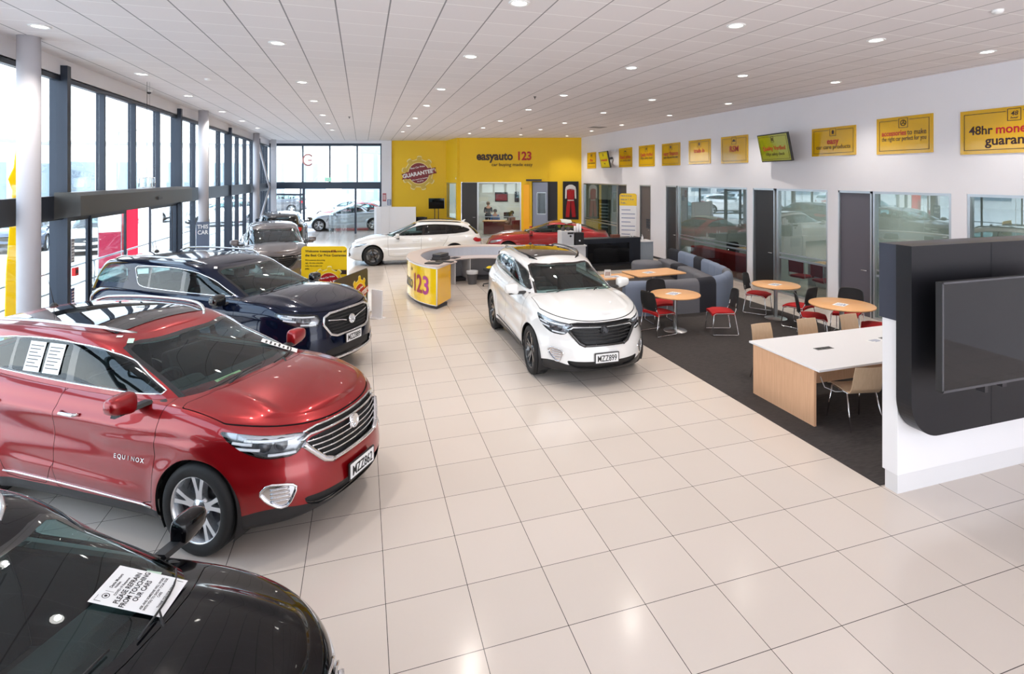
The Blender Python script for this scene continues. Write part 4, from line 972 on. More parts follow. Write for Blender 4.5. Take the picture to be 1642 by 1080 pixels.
h = MB(); p = FQ(.95, .0); q = FQ(.95, .06); r_ = FQ(.82, .06); h.tube([(*p, 1.05), (*q, 1.05), (*r_, 1.05)], .011, 8); h.build('door_handle', mat('chrome', (.82, .82, .84), .08, 1.), d)
f = MB(); seg(f, FP(1.04), FP(1.12), 0, 2.85, .12, 1); seg(f, FP(3.24), FP(3.30), 0, 2.85, .12, 1); seg(f, FP(1.12), FP(3.24), 2.80, 2.85, .12, 1); seg(f, FP(1.12), FP(3.24), 0, .05, .12, 1); seg(f, FP(1.12), FP(3.24), 1.05, 1.09, .05, 1)
window(f, [seg(MB(), FP(1.12), FP(3.24), .05, 2.80, .012, 1)], alu_l, glass_mat('clear office glass', (.86, .92, .92), refl=.04, edge=.6))
struct('trim_2', seg(MB(), FQ(3.42, .10), FQ(3.72, .10), 0, 2.72, .10, 1), mat('amber panel', (.90, .42, .004), .4))
# grey leaf with a black screen, standing open in the doorway
DOOR[0] += 1; a, b = Vector(FQ(3.90, -.03)), Vector(FQ(4.66, .30)); ld = (b-a).normalized()
d = struct('door_%d' % DOOR[0], seg(MB(), tuple(a), tuple(b), 0, 2.84, .05), mat('grey steel leaf', (.21, .23, .30), .45, .2))
seg(MB(), tuple(a+ld*.26+Vector((ld.y, -ld.x))*.03), tuple(a+ld*.72+Vector((ld.y, -ld.x))*.03), 1.25, 2.30, .03).build('black_screen', mat('screen off', (.012, .013, .014), .12, coat=.5), d)
seg(MB(), tuple(a+ld*.24+Vector((ld.y, -ld.x))*.024), tuple(a+ld*.74+Vector((ld.y, -ld.x))*.024), 1.22, 2.33, .03).build('screen_frame', alu_l, d)
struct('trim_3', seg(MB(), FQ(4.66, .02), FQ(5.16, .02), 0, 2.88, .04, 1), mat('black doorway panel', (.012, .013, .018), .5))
tag(seg(MB(), FQ(3.55, .12), FQ(4.35, .12), 2.90, 3.0, .10).build('air_curtain_unit', dkgrey), 'dark narrow box fixed over the grey steel door leaf', 'wall box')
# office behind the yellow wall
struct('wall_office_rear', seg(MB(), FQ(-.2, -4.2), FQ(5.5, -4.2), 0, 3.0, .1), mat('cream wall', (.72, .71, .66), .8))
struct('wall_office_left', seg(MB(), FQ(.3, -.2), FQ(.3, -4.2), 0, 3.0, .1), mat('cream wall', (.72, .71, .66), .8)); struct('wall_office_right', seg(MB(), FQ(3.6, -.2), FQ(3.6, -4.2), 0, 3.0, .1), mat('cream wall', (.72, .71, .66), .8))
struct('wall_annexe_right', seg(MB(), FQ(5.4, -.2), FQ(5.4, -4.2), 0, 3.0, .1), ow)
struct('ceiling_rear_office', MB().prism([FQ(-.1, -.14), FQ(5.5, -.14), FQ(5.5, -4.2), FQ(-.1, -4.2)], 'z', 3.0, 3.1), mat('office ceiling', (.7, .7, .69), .9))
# columns
col_m = mat('white steel column', (.52, .51, .55), .65)
for i, (cx, cy, r_) in enumerate(((-4.52, 9.72, .132), (-4.55, 18.9, .135), (-4.60, 27.9, .135))):
    struct('trim_%d' % (4+i), MB().cyl((cx, cy), r_, 0, CEIL, 40), col_m)
struct('trim_7', MB().box(-4.62, -4.37, 32.2, 32.45, 0, CEIL), col_m)
struct('trim_8', MB().tube([(-4.6, 28.1, 4.9), (-4.45, 30.6, 2.6), (-4.6, 28.1, .6)], .05, 12), col_m)
# outside ground
struct('ground', MB().box(-90, XL-.2, -40, 120, -.12, -.02).box(XL-.2, 60, 37, 120, -.12, -.02), mat('pale concrete yard', (.62, .61, .60), .8, noise=.10, nscale=.6))
# ---------------------------------------------------------------- ceiling fittings
trim_m = mat('white light trim', (.8, .8, .8), .4); lens_m = mat('glowing lens', (1, 1, 1), .5, emit=(1, .96, .9), es=7)
def downlight(x, y):
    t = thing('ceiling_light', '', 'ceiling light', (x, y, CEIL))
    MB().lathe([(.085, -.002), (.095, -.012), (.115, -.014), (.125, -.004), (.125, 0)], n=28).build('light_trim', trim_m, t)
    MB().lathe([(.0001, -.004), (.06, -.004), (.088, -.003)], n=24).build('lens', lens_m, t)
    return t
base = None; XS = (-4.07, -1.2, 1.72, 4.70, 7.15, 9.50); YS = (3.0, 6.05, 9.0, 12.55, 15.55, 19.0, 21.9, 24.9)
names_x = ['beside the left window wall', 'second row from the window wall', 'third row from the window wall', 'fourth row from the window wall', 'second row from the office wall', 'row nearest the office wall']
names_y = ['out of frame above the camera', 'nearest the camera', 'second from the camera', 'third from the camera', 'fourth from the camera', 'fifth from the camera', 'sixth from the camera', 'furthest from the camera']
for i, x in enumerate(XS):
    for j, y in enumerate(YS):
        if y < 6 and i not in (2,): pass
        if y == 3.0: continue
        vis = not (j == 1 and i in (0, 1))
        if base is None: base = downlight(x, y); t = base
        else: t = copy_tree(base); t.location = (x, y, CEIL)
        t['label'] = 'round recessed ceiling light, %s, %s' % (names_x[i], names_y[j]); t['group'] = 'recessed ceiling lights'
        ld = bpy.data.lights.new('downlight_lamp', 'SPOT'); ld.energy = 55; ld.spot_size = R(115); ld.spot_blend = .8; ld.shadow_soft_size = .04; ld.color = (1, .93, .84)
        lo = bpy.data.objects.new('downlight_lamp', ld); COL.objects.link(lo); lo.parent = t; lo.location = (0, 0, -.03)
base = None
for lab, x, y, k in (('white dome camera under the ceiling over the sliding door', -4.66, 14.8, 'cam'), ('small smoke detector between the two left light rows', -2.98, 12.7, 'smoke'), ('white detector under the ceiling near the top right corner', 7.25, 4.5, 'smoke'),
                     ('small dark sensor in the middle of the ceiling', -.4, 19.3, 'sp'), ('pendent sprinkler head near the centre of the ceiling', 4.1, 13.0, 'sp'), ('small dark sensor near the back of the ceiling', 6.2, 21.5, 'sp')):
    t = thing('security_camera' if k == 'cam' else 'smoke_detector' if k == 'smoke' else 'sprinkler_head', lab, 'camera' if k == 'cam' else 'detector', (x, y, CEIL))
    if k == 'cam': MB().lathe([(.07, 0), (.07, -.03), (.055, -.05), (.0001, -.052)], n=24).build('housing', trim_m, t); MB().lathe([(.045, -.05), (.04, -.075), (.02, -.092), (.0001, -.095)], n=20).build('dome', dkgrey, t)
    elif k == 'smoke': MB().lathe([(.06, 0), (.06, -.02), (.045, -.04), (.0001, -.045)], n=24).build('housing', trim_m, t)
    else: MB().lathe([(.04, 0), (.035, -.01), (.01, -.02), (.01, -.05), (.025, -.055), (.0001, -.06)], n=16).build('housing', dkgrey, t)
v = MB().box(8.7, 9.3, 19.9, 20.5, CEIL-.012, CEIL); tag(v.build('ceiling_vent', mat('vent grey', (.25, .24, .24), .6)), 'square grey air vent in the ceiling near the office wall', 'vent')
# ---------------------------------------------------------------- furniture on the carpet
def _wood(col1, col2, sc=(1, 14, 1)):
    def fn(nt, b):
        tc = nt.nodes.new('ShaderNodeTexCoord'); mp = nt.nodes.new('ShaderNodeMapping'); mp.inputs['Scale'].default_value = sc; nz = nt.nodes.new('ShaderNodeTexNoise'); nz.inputs['Scale'].default_value = 5; nz.inputs['Detail'].default_value = 8
        nt.links.new(tc.outputs['Object'], mp.inputs[0]); nt.links.new(mp.outputs[0], nz.inputs['Vector']); nt.links.new(mixc(nt, nz.outputs[0], col1, col2), b.inputs['Base Color']); b.inputs['Roughness'].default_value = .42
    return fn
beech = node_mat('beech veneer', _wood((.62, .34, .19), (.82, .52, .33), (10, 10, .6))); tabletop_w = node_mat('orange beech tabletop', _wood((.66, .33, .13), (.82, .46, .22), (1, 9, 1))); pale_w = node_mat('pale beech chair shell', _wood((.55, .38, .24), (.70, .52, .36), (9, 9, .8)))
chr_m = mat('chrome', (.82, .82, .84), .08, 1.); steel = mat('brushed steel', (.55, .56, .57), .3, .95); redfab = mat('red seat fabric', (.42, .004, .006), .85, noise=.15, nscale=200, bump=.2); mesh_m = mat('black mesh back', (.010, .010, .012), .7, bump=.6, nscale=300)
wht = mat('white laminate', (.80, .79, .81), .35); paper_m = mat('paper', (.86, .86, .86), .6); ink = mat('printed ink', (.03, .03, .035), .6); inkblue = mat('printed blue', (.08, .12, .30), .6)
def notice(x, y, z, label, rz=0, w=.21, h=.297, group=None, marks=True):
    t = thing('paper_notice', label, 'notice', (x, y, z), rz, group)
    MB().box(-w/2, w/2, -h/2, h/2, 0, .002).build('sheet', paper_m, t)
    if marks:
        m = MB()
        for k in range(6): m.box(-w*.36, w*(.36 if k % 2 else .22), h*(.30-.1*k), h*(.335-.1*k), .0021, .003)
        m.box(-w*.2, w*.2, -h*.40, -h*.28, .0021, .003); m.build('printed_lines', inkblue, t)
    return t
def round_table(x, y, r, label):
    t = thing('round_table', label, 'table', (x, y, .008), group='round beech tables')
    MB().lathe([(.0001, .715), (r-.012, .715), (r, .722), (r, .738), (r-.004, .743), (.0001, .743)], n=64).build('tabletop', tabletop_w, t)
    MB().lathe([(.042, .02), (.042, .715)], n=24).build('pedestal', steel, t)
    MB().lathe([(.0001, .026), (.05, .026), (.06, .02), (.22, .010), (.235, 0)], n=48).build('base', steel, t)
    MB().lathe([(.13, .715), (.13, .705), (.05, .66), (.042, .64)], n=24).build('mounting', steel, t)
    return t
round_table(6.03, 9.66, .50, 'round beech table just right of the white car, between two mesh-back chairs')
round_table(8.66, 9.80, .50, 'round beech table in the middle, close to the open office door')
round_table(8.49, 7.90, .56, 'largest round beech table, beyond the long white desk')
notice(6.0, 9.68, .752, 'white notice lying on the round table by the white car', .5, .3, .21); notice(8.62, 9.78, .752, 'white notice lying on the middle round table', .3, .28, .2); notice(8.42, 7.86, .752, 'white notice lying on the largest round table', .4, .28, .2)
def sled_chair():
    """mesh-back chair facing +y with two sled runners"""
    t = thing('meeting_chair', '', 'chair'); 
    rows = []
    for i in range(9):
        y = -.22+.45*i/8; rows.append([((-.235+.47*j/8)*(1-.06*(i/8)), y, .455+.018*math.sin(math.pi*j/8)-.02*(abs(i-4)/4)**3-.012*(i > 6)) for j in range(9)])
    m = MB(); m.grid(rows, flip=True); lo = [[(x, y, z-.045) for x, y, z in r] for r in rows]; m.grid(lo)
    e = [rows[0], rows[-1], [r[0] for r in rows], [r[-1] for r in rows]]
    for k, ed in enumerate(e): m.grid([ed, [(x, y, z-.045) for x, y, z in ed]], flip=k in (1, 2))
    m.build('seat', redfab, t)
    rows = []
    for i in range(9):
        z = .50+.36*i/8; w = .20+.025*math.sin(math.pi*(i+1.5)/9)-(.02 if i in (0, 8) else 0)
        rows.append([(w*(-1+2*j/8), -.235-.06*(i/8)-.045*(1-((j-4)/4)**2), z-(.015*abs((j-4)/4)**3 if i == 8 else 0)) for j in range(9)])
    m = MB(); m.grid(rows); m.grid([[(x, y+.014, z) for x, y, z in r] for r in rows], flip=True); b = m.build('backrest', mesh_m, t)
    m = MB(); rim = [rows[0][j] for j in range(9)]+[rows[i][8] for i in range(1, 9)]+[rows[8][j] for j in range(7, -1, -1)]+[rows[i][0] for i in range(7, 0, -1)]; m.tube(rim, .011, 8, closed=True); m.build('back_frame', mat('black frame', (.012, .012, .013), .4), b)
    for s in (-1, 1):
        m = MB(); x = .235*s
        m.tube([(x*.80, -.25, .62), (x*.92, -.235, .50), (x, -.20, .43), (x, .16, .42), (x*1.04, .20, .40), (x*1.1, .235, .04), (x*1.1, .22, .012), (x*1.1, -.25, .012), (x*1.1, -.275, .03), (x*1.02, -.20, .42)], .010, 8)
        m.build('leg', chr_m, t)
    m = MB(); m.tube([(-.23, .17, .41), (.23, .17, .41)], .009, 8); m.build('stretcher', chr_m, t)
    return t
ch0 = None
for x, y, rz, lab in ((5.62, 9.60, -80, 'red-seated mesh-back chair nearest the white car, left of its round table'), (6.10, 10.32, 175, 'red-seated mesh-back chair behind the round table, against the sofa back'), (6.82, 9.25, 70, 'red-seated mesh-back chair on the right of the first round table, back turned right'),
                      (8.66, 10.36, 215, 'red-seated mesh-back chair behind the middle round table, left of the open office door'), (8.64, 9.12, 20, 'red-seated mesh-back chair between the middle and the largest round table'), (8.27, 8.36, 230, 'red-seated mesh-back chair left of the largest round table, seat towards it'),
                      (9.12, 8.35, 120, 'red-seated mesh-back chair behind the largest round table near the office wall'), (8.80, 7.45, 40, 'red-seated mesh-back chair right of the largest round table, beside the dark display wall')):
    if ch0 is None: ch0 = sled_chair(); t = ch0
    else: t = copy_tree(ch0)
    t['label'] = lab; t['group'] = 'red mesh-back chairs at the round tables'; t.location = (x, y, .008); t.rotation_euler.z = R(rz)
# long white desk
t = thing('long_desk', 'long white-topped desk with beech end panel, partly behind the dark display wall', 'desk', (0, 0, .008))
MB().box(5.31, 8.15, 5.27, 6.55, .715, .742).build('desktop', wht, t, bevel=.003)
MB().box(5.345, 5.38, 5.385, 6.50, 0, .714).build('end_panel', beech, t); MB().box(8.06, 8.1, 5.385, 6.50, 0, .714).build('end_panel', beech, t)
MB().box(5.38, 8.06, 5.88, 5.92, .30, .714).build('modesty_panel', beech, t)
for x0, y0, lab in ((6.05, 5.93, 'dark recessed power outlet in the desktop near the beech end'), (7.35, 6.02, 'dark recessed power outlet in the desktop beside the display wall')):
    t2 = thing('desk_outlet', lab, 'power outlet', (x0, y0, .7505), .0, 'power outlets in the white desk'); MB().box(-.14, .14, -.045, .045, 0, .004).build('frame', mat('grey plastic', (.2, .2, .2), .4), t2); m = MB()
    for k in range(3): m.box(-.12+.085*k, -.05+.085*k, -.03, .03, .004, .006)
    m.build('socket', mat('black plastic', (.014, .014, .016), .45), t2)
notice(7.05, 5.98, .7505, 'pair of printed cards lying on the white desk between its outlets', .1, .26, .12)
def shell_chair():
    """one-piece plywood chair facing +y on four thin steel legs"""
    t = thing('timber_chair', '', 'chair'); prof = [(.23, .425), (.20, .45), (.08, .455), (-.10, .445), (-.17, .45), (-.215, .49), (-.235, .56), (-.255, .68), (-.285, .80)]
    prof = [(float(pch([(i, p[0]) for i, p in enumerate(prof)])(q)), float(pch([(i, p[1]) for i, p in enumerate(prof)])(q))) for q in np.linspace(0, 8, 33)]
    def row(y, z, k, n=9):
        w = .205-.02*(k/32)**2; return [(w*(-1+2*j/(n-1)), y-(.02 if k > 20 else 0)*(1-((j-4)/4)**2), z+(.012*((j-4)/4)**2 if k < 16 else 0)) for j in range(n)]
    rows = [row(y, z, k) for k, (y, z) in enumerate(prof)]
    back = []
    for k, (y, z) in enumerate(prof):
        a = prof[max(0, k-1)]; b = prof[min(32, k+1)]; dy, dz = b[0]-a[0], b[1]-a[1]; l = math.hypot(dy, dz); ny, nz = -dz/l*-1, dy/l*-1
        back.append([(x, yy-ny*-.010, zz-nz*-.010*-1 if False else zz+(-.010)*abs(nz)) for x, yy, zz in rows[k]])
    m = MB(); m.grid(rows); m.grid(back, flip=True)
    for ed, be, fl in ((rows[0], back[0], 0), (rows[-1], back[-1], 1), ([r[0] for r in rows], [r[0] for r in back], 1), ([r[-1] for r in rows], [r[-1] for r in back], 0)): m.grid([ed, be], flip=bool(fl))
    m.build('shell', pale_w, t)
    for s in (-1, 1):
        MB().tube([(.19*s, .16, .43), (.225*s, .22, .0)], .009, 8).build('leg', chr_m, t)
        MB().tube([(.19*s, -.13, .43), (.225*s, -.25, .0)], .009, 8).build('leg', chr_m, t)
    MB().tube([(-.19, .16, .432), (.19, .16, .432), (.19, -.13, .432), (-.19, -.13, .432)], .009, 8, closed=True).build('seat_frame', chr_m, t)
    return t
ch0 = None
for x, y, rz, lab in ((5.90, 5.30, -12, 'pale timber chair in front of the white desk, back to the camera'), (7.15, 5.25, 0, 'pale timber chair in front of the desk, mostly behind the display wall'), (5.95, 6.78, 180, 'pale timber chair behind the desk, nearest its left end'),
                      (6.85, 6.80, 178, 'pale timber chair behind the desk, second from its left end'), (7.75, 6.80, 182, 'pale timber chair behind the desk, closest to the display wall')):
    if ch0 is None: ch0 = shell_chair(); t = ch0
    else: t = copy_tree(ch0)
    t['label'] = lab; t['group'] = 'pale timber chairs at the white desk'; t.location = (x, y, .014); t.rotation_euler.z = R(rz)
cab = MB(); cab.tube([(5.66, 5.6, .52), (5.68, 5.55, .40), (5.75, 5.45, .37), (5.95, 5.42, .36), (6.2, 5.42, .37), (6.33, 5.46, .45), (6.34, 5.5, .60)], .006, 6); tag(cab.build('power_cable', wht), 'white cable hanging under the white desk behind the front timber chair', 'cable')
# display wall on the right
t = thing('display_wall', 'tall black and white display wall with a rounded black panel, right edge of the picture', 'display stand', (4.98, 3.98, 0))
bk = mat('satin black panel', (.012, .012, .015), .36, spec=.3); bkb = mat('blue black laminate', (.030, .036, .058), .4)
MB().box(0, 3.6, 0, .165, .19, 1.71).build('white_body', wht, t, bevel=.003)
MB().box(.02, 3.6, .015, .15, 0, .19).build('plinth', mat('plinth laminate', (.70, .69, .70), .4), t)
MB().box(-.02, 3.6, -.02, .185, 1.71, 2.455).build('upper_block', bkb, t, bevel=.004)
m = MB(); x0 = -.045; out = [(x0, 2.46)]+[(x0+.36+.36*math.cos(R(a)), .98+.36*math.sin(R(a))) for a in range(180, 271, 6)]+[(3.6, .62), (3.6, 2.46)]
m.prism(out, 'y', -.18, -.022); m.build('black_panel', bk, t)
MB().box(.03, .06, -.02, 0, 1.05, 1.70).build('side_strip', mat('grey strip', (.45, .45, .47), .4), t)
MB().box(1.05, 1.053, -.182, -.18, .63, 2.45).build('panel_joint', mat('black plastic', (.014, .014, .016), .45), t)
tv = thing('television', 'large black television hung on the black panel at the right edge', 'television', (4.98, 3.8, 0)); 
MB().box(-.05, 1.95, -.29, -.23, 1.18, 2.17).build('housing', mat('black plastic', (.014, .014, .016), .45), tv, bevel=.004); MB().box(-.035, 1.935, -.293, -.29, 1.20, 2.155).build('screen', mat('glossy screen', (.006, .006, .007), .04), tv)
m = MB(); m.box(-.05, 1.95, -.296, -.29, 2.155, 2.172).box(-.05, 1.95, -.296, -.29, 1.178, 1.20).box(-.05, -.035, -.296, -.29, 1.18, 2.17); m.build('bezel', mat('grey bezel', (.10, .10, .11), .35, .5), tv)
MB().box(.7, 1.2, -.23, -.004, 1.3, 2.0).build('wall_bracket', dkgrey, tv); m = MB(); m.box(.52, .56, -.28, -.2, 1.11, 1.19); m.build('cable_end', dkgrey, tv); MB().box(.74, .80, -.29, -.24, 1.14, 1.18).build('sensor', dkgrey, tv)
# booth sofa: backrest follows a curved path, upholstered in bands
g1 = mat('mid grey fabric', (.15, .15, .17), .9, noise=.12, nscale=180, bump=.2); g2 = mat('blue grey fabric', (.20, .24, .33), .9, noise=.12, nscale=180, bump=.2); g3 = mat('charcoal fabric', (.020, .021, .030), .9, noise=.15, nscale=180, bump=.2)
ctrl = [(5.55, 10.92), (6.3, 10.80), (7.2, 10.74), (7.9, 10.84), (8.5, 11.15), (8.98, 11.7), (9.22, 12.4), (9.42, 13.2), (9.60, 14.1), (9.74, 15.0), (9.84, 15.8)]
fx_ = pch([(i, c[0]) for i, c in enumerate(ctrl)]); fy_ = pch([(i, c[1]) for i, c in enumerate(ctrl)])
def spth(u): return Vector((float(fx_(u)), float(fy_(u))))
def sweep(u0, u1, prof, n=10, crown=.012):
    rows = []
    for k in range(n+1):
        u = u0+(u1-u0)*k/n; p = spth(u); d = (spth(min(u+.02, 10))-spth(max(u-.02, 0))).normalized(); nn = Vector((-d.y, d.x)); pf = crown*(1-(2*k/n-1)**4)-crown
        rows.append([(p.x+nn.x*(o+(pf if o > .1 else -pf)*1.), p.y+nn.y*(o), z+pf) for o, z in prof])
    m = MB(); m.grid(rows); 
    for r_, fl in ((rows[0], False), (rows[-1], True)): m.add(r_, [tuple(range(len(r_)))[::-1] if fl else tuple(range(len(r_)))])
    return m
bp_ = [(0, .0), (0, .62), (.02, .70), (.07, .755), (.13, .77), (.19, .75), (.225, .69), (.23, .45), (.23, .0)]
sp_ = [(.20, .02), (.20, .40), (.26, .425), (.50, .43), (.58, .415), (.605, .37), (.605, .02)]
sofa = thing('booth_sofa', 'curved high-backed booth sofa in grey, blue-grey and charcoal bands', 'sofa', (0, 0, .0095))
for k, (a, b, mm) in enumerate(((0, .85, g2), (.85, 1.55, g1), (1.55, 2.2, g1), (2.2, 2.95, g3), (2.95, 3.7, g2), (3.7, 4.6, g2), (4.6, 5.3, g1), (5.3, 6.0, g2), (6.0, 6.6, g2), (6.6, 7.25, g2), (7.25, 7.85, g3), (7.85, 8.5, g2), (8.5, 9.1, g2), (9.1, 10, g3))):
    sweep(a, b, bp_).build('backrest', mm, sofa)
for a, b, mm in ((0, 1.2, g1), (1.2, 2.4, g1), (2.4, 3.4, g3), (5.6, 6.8, g1), (6.8, 8.2, g1), (8.2, 8.8, g3), (8.8, 10, g1)):
    sweep(a, b, sp_, crown=.02).build('seat', mm, sofa)
t = thing('ottoman', 'rounded grey end seat of upholstery beside the booth, behind the white car', 'ottoman', (5.12, 11.15, .008)); MB().lathe([(.0001, .62), (.18, .61), (.30, .55), (.36, .42), (.37, .03), (.35, 0)], n=36).build('cushion', g1, t); MB().lathe([(.3, -.0), (.3, .02), (.0001, .02)], n=24).build('base', dkgrey, t)
t = thing('ottoman', 'low grey curved pad seat beyond the booth, next to the television cabinet', 'ottoman', (8.55, 15.35, .008)); MB().lathe([(.0001, .46), (.30, .455), (.44, .43), (.48, .38), (.48, .0)], n=36).build('cushion', g1, t); MB().lathe([(.4, -.0), (.4, .02), (.0001, .02)], n=24).build('base', dkgrey, t)
for x, y, w_, h_, rz, lab in ((6.95, 12.12, 1.4, .85, .08, 'beech meeting table inside the booth sofa, further from the white car'), (5.58, 11.90, 1.15, .6, .05, 'beech table top showing just behind the white car mirror')):
    t = thing('booth_table', lab, 'table', (x, y, .008), rz, 'beech tables in the booth'); MB().prism(rrect(-w_/2, w_/2, -h_/2, h_/2, .06), 'z', .70, .725).build('tabletop', tabletop_w, t)
    MB().lathe([(.04, .02), (.04, .70)], n=20).build('pedestal', steel, t); MB().lathe([(.0001, .02), (.22, .012), (.24, 0)], n=32).build('base', steel, t)
notice(6.8, 12.1, .734, 'white notice on the further booth table', .3, .3, .21); notice(5.75, 11.86, .734, 'white notice on the booth table behind the mirror', .2, .3, .21)
t = thing('menu_card', 'small white card with brown stripes standing on the booth table by the white car mirror', 'card', (5.52, 11.78, .734), R(-15)); MB().prism([(-.03, 0), (.03, 0), (.004, .19), (-.004, .19)], 'x', -.075, .075).build('card', paper_m, t); m = MB()
for k in range(4): m.add([(-.06+.03*k, -.0245, .05), (-.045+.03*k, -.0245, .05), (-.03+.03*k, -.0125, .14), (-.045+.03*k, -.0125, .14)], [(0, 1, 2, 3)])
m.build('stripes', mat('brown print', (.20, .06, .02), .6), t)
# television cabinet behind the booth
t = thing('television_cabinet', 'wide black cabinet wall with a built-in television, behind the booth', 'cabinet', (0, 0, .008))
MB().box(6.85, 9.17, 16.9, 17.35, .03, 1.02).build('carcass', mat('blue black cabinet', (.012, .015, .024), .4), t, bevel=.004); MB().box(7.2, 8.72, 16.86, 16.9, .20, .86).build('screen', mat('glossy screen', (.006, .006, .007), .04), t)
MB().box(7.15, 8.77, 16.87, 16.9, .14, .17).build('sound_bar', dkgrey, t); MB().box(6.95, 9.6, 16.55, 16.88, .0, .13).build('step_base', mat('black plastic', (.014, .014, .016), .45), t)
t = thing('side_counter', 'narrow grey panelled counter on the right of the black television cabinet', 'counter', (0, 0, .008)); MB().box(9.19, 9.70, 16.95, 17.5, .15, .84).build('carcass', node_mat('grey grooved panel', _wood((.26, .30, .36), (.36, .40, .45), (12, 12, .4))), t); MB().box(9.18, 9.72, 16.93, 17.52, .84, .87).build('countertop', wht, t); MB().box(9.2, 9.7, 17.0, 17.5, 0, .15).build('plinth', mat('black plastic', (.014, .014, .016), .45), t)
t = thing('sanitiser_bottle', 'small white pump bottle standing on the grey side counter', 'bottle', (9.38, 17.15, .878)); MB().lathe([(.035, 0), (.037, .02), (.036, .12), (.015, .15), (.012, .17)], n=20).build('body', wht, t); m = MB().lathe([(.014, .165), (.014, .185), (.004, .19), (.004, .21)], n=12); m.tube([(0, 0, .21), (-.04, 0, .21)], .006, 6); m.build('pump', wht, t)
tag(MB().box(8.15, 8.45, 17.02, 17.2, 1.029, 1.13).build('brown_box', mat('brown leather box', (.16, .05, .03), .5), bevel=.005), 'small brown box on top of the black television cabinet', 'box')
for x, lab in ((8.88, 'left of the two small clear bottles at the right end of the black cabinet top'), (8.98, 'right of the two small clear bottles at the right end of the black cabinet top')):
    tag(MB().lathe([(.022, 0), (.024, .06), (.01, .09), (.01, .12), (.0001, .12)], n=16).build('small_bottle', mat('pale bottle', (.7, .72, .74), .2), loc=(x, 17.1, 1.03)), lab, 'bottle', 'small bottles on the black cabinet')
# coffee station
t = thing('coffee_counter', 'white counter carrying the coffee machine, behind the white car', 'counter'); MB().box(5.75, 6.82, 16.1, 16.7, .9, .94).build('countertop', wht, t); MB().box(5.8, 6.8, 16.15, 16.65, 0, .9).build('carcass', wht, t); MB().box(6.05, 6.5, 16.13, 16.15, .55, .86).build('drawer', mat('pale grey', (.6, .6, .62), .4), t)
t = thing('coffee_machine', 'boxy silver-white coffee machine with black hoppers on the white counter', 'coffee machine', (6.20, 16.35, .94)); MB().box(-.22, .20, -.2, .2, 0, .46).build('housing', mat('silver plastic', (.66, .67, .70), .3, .3), t, bevel=.012)
for x in (-.1, .07): MB().lathe([(.055, .46), (.06, .58), (.0001, .58)], n=20, c=(x, 0, 0)).build('bean_hopper', mat('smoked hopper', (.06, .05, .05), .15), t)
MB().lathe([(.0001, 0), (.035, .0)], n=18, ax='y', c=(.08, -.204, .30)).build('dial', dkgrey, t); MB().box(-.02, .18, -.206, -.2, .36, .42).build('display', dkgrey, t)
t = thing('hot_water_urn', 'black drinks dispenser to the right of the silver coffee machine', 'dispenser', (6.60, 16.35, .94)); MB().box(-.16, .15, -.18, .18, 0, .40).build('housing', mat('black plastic', (.014, .014, .016), .45), t, bevel=.01); MB().lathe([(.03, -.19), (.0001, -.21)], n=14, ax='y', c=(0, 0, .14)).build('tap', chr_m, t)
for k, (x, h) in enumerate(((-.10, .20), (-.01, .27), (.08, .25))):
    tag(MB().lathe([(.038, 0), (.042, .02), (.040, h), (.0001, h)], n=18).build('cup_stack', wht, loc=(6.60+x, 16.33, 1.34)), ['shortest stack of white cups, on the left of the black dispenser', 'tallest stack of white cups, in the middle on the black dispenser', 'stack of white cups at the right end of the black dispenser'][k], 'cups', 'paper cup stacks on the dispenser')
# ---------------------------------------------------------------- reception desk
yelp = mat('glossy yellow panel', (.92, .62, .004), .12, coat=.6)
DC = Vector((3.25, 14.75)); 
def dpt(a, r): return (DC.x+r*math.cos(R(a)), DC.y+r*math.sin(R(a)))
aF = 229; Ro = 2.42; Ri = 1.55
def ro(a):                                    # outer radius along the sweep
    return float(pch([(20, 1.9), (90, 2.05), (140, 2.15), (185, 2.12), (aF, Ro)])(a))
t = thing('reception_desk', 'curved yellow reception desk with big numbers, open towards the white car', 'desk')
def ring(a0, a1, rin, rout, z0, z1, n=40):
    A = [a0+(a1-a0)*k/n for k in range(n+1)]; o = [dpt(a, rout(a)) for a in A]; i = [dpt(a, rin(a)) for a in A][::-1]; return MB().prism(o+i, 'z', z0, z1)
rin_end = lambda a: ro(a)-float(pch([(20, .62), (190, .66), (aF, .90)])(a))
ring(30, aF-.6, lambda a: ro(a)-.04, lambda a: ro(a)-.004, .10, .955).build('front_panel', yelp, t)
m = MB(); e0, e1 = dpt(aF, ro(aF)-.03), dpt(aF-5, 1.62); seg(m, e0, e1, .10, .955, .03); m.build('end_panel', mat('amber yellow panel', (.90, .50, .003), .2, coat=.4), t)
rw_ = lambda a: ro(a)-float(pch([(30, .36), (205, .36), (214, .62), (221, .88), (aF, .90)])(a))
ring(30, aF, rw_, lambda a: ro(a)+.005, .985, 1.015).build('counter_top', mat('pinkish worktop', (.66, .56, .53), .3), t)
ring(30, aF-.3, lambda a: ro(a)-.03, lambda a: ro(a)+.012, .955, .985).build('top_trim', wht, t); ring(30, aF-.3, lambda a: ro(a)-.03, lambda a: ro(a)+.006, .085, .10).build('bottom_trim', wht, t)
seg(MB(), e0, e1, .955, .985, .04).build('top_trim', wht, t)
ring(30, aF-1, lambda a: ro(a)-.5, lambda a: ro(a)-.06, 0, .085).build('plinth', dkgrey, t)
m = MB(); c0 = dpt(aF-.1, ro(aF)-.01); m.cyl(c0, .014, .09, .95, 10); m.build('corner_trim', wht, t); m = MB(); m.cyl(e1, .012, .09, .95, 10); m.build('corner_trim', wht, t)
ring(30, 212, lambda a: ro(a)-.36, lambda a: ro(a)-.335, .74, .985).build('hob_wall', mat('pale blue grey laminate', (.50, .54, .62), .4), t)
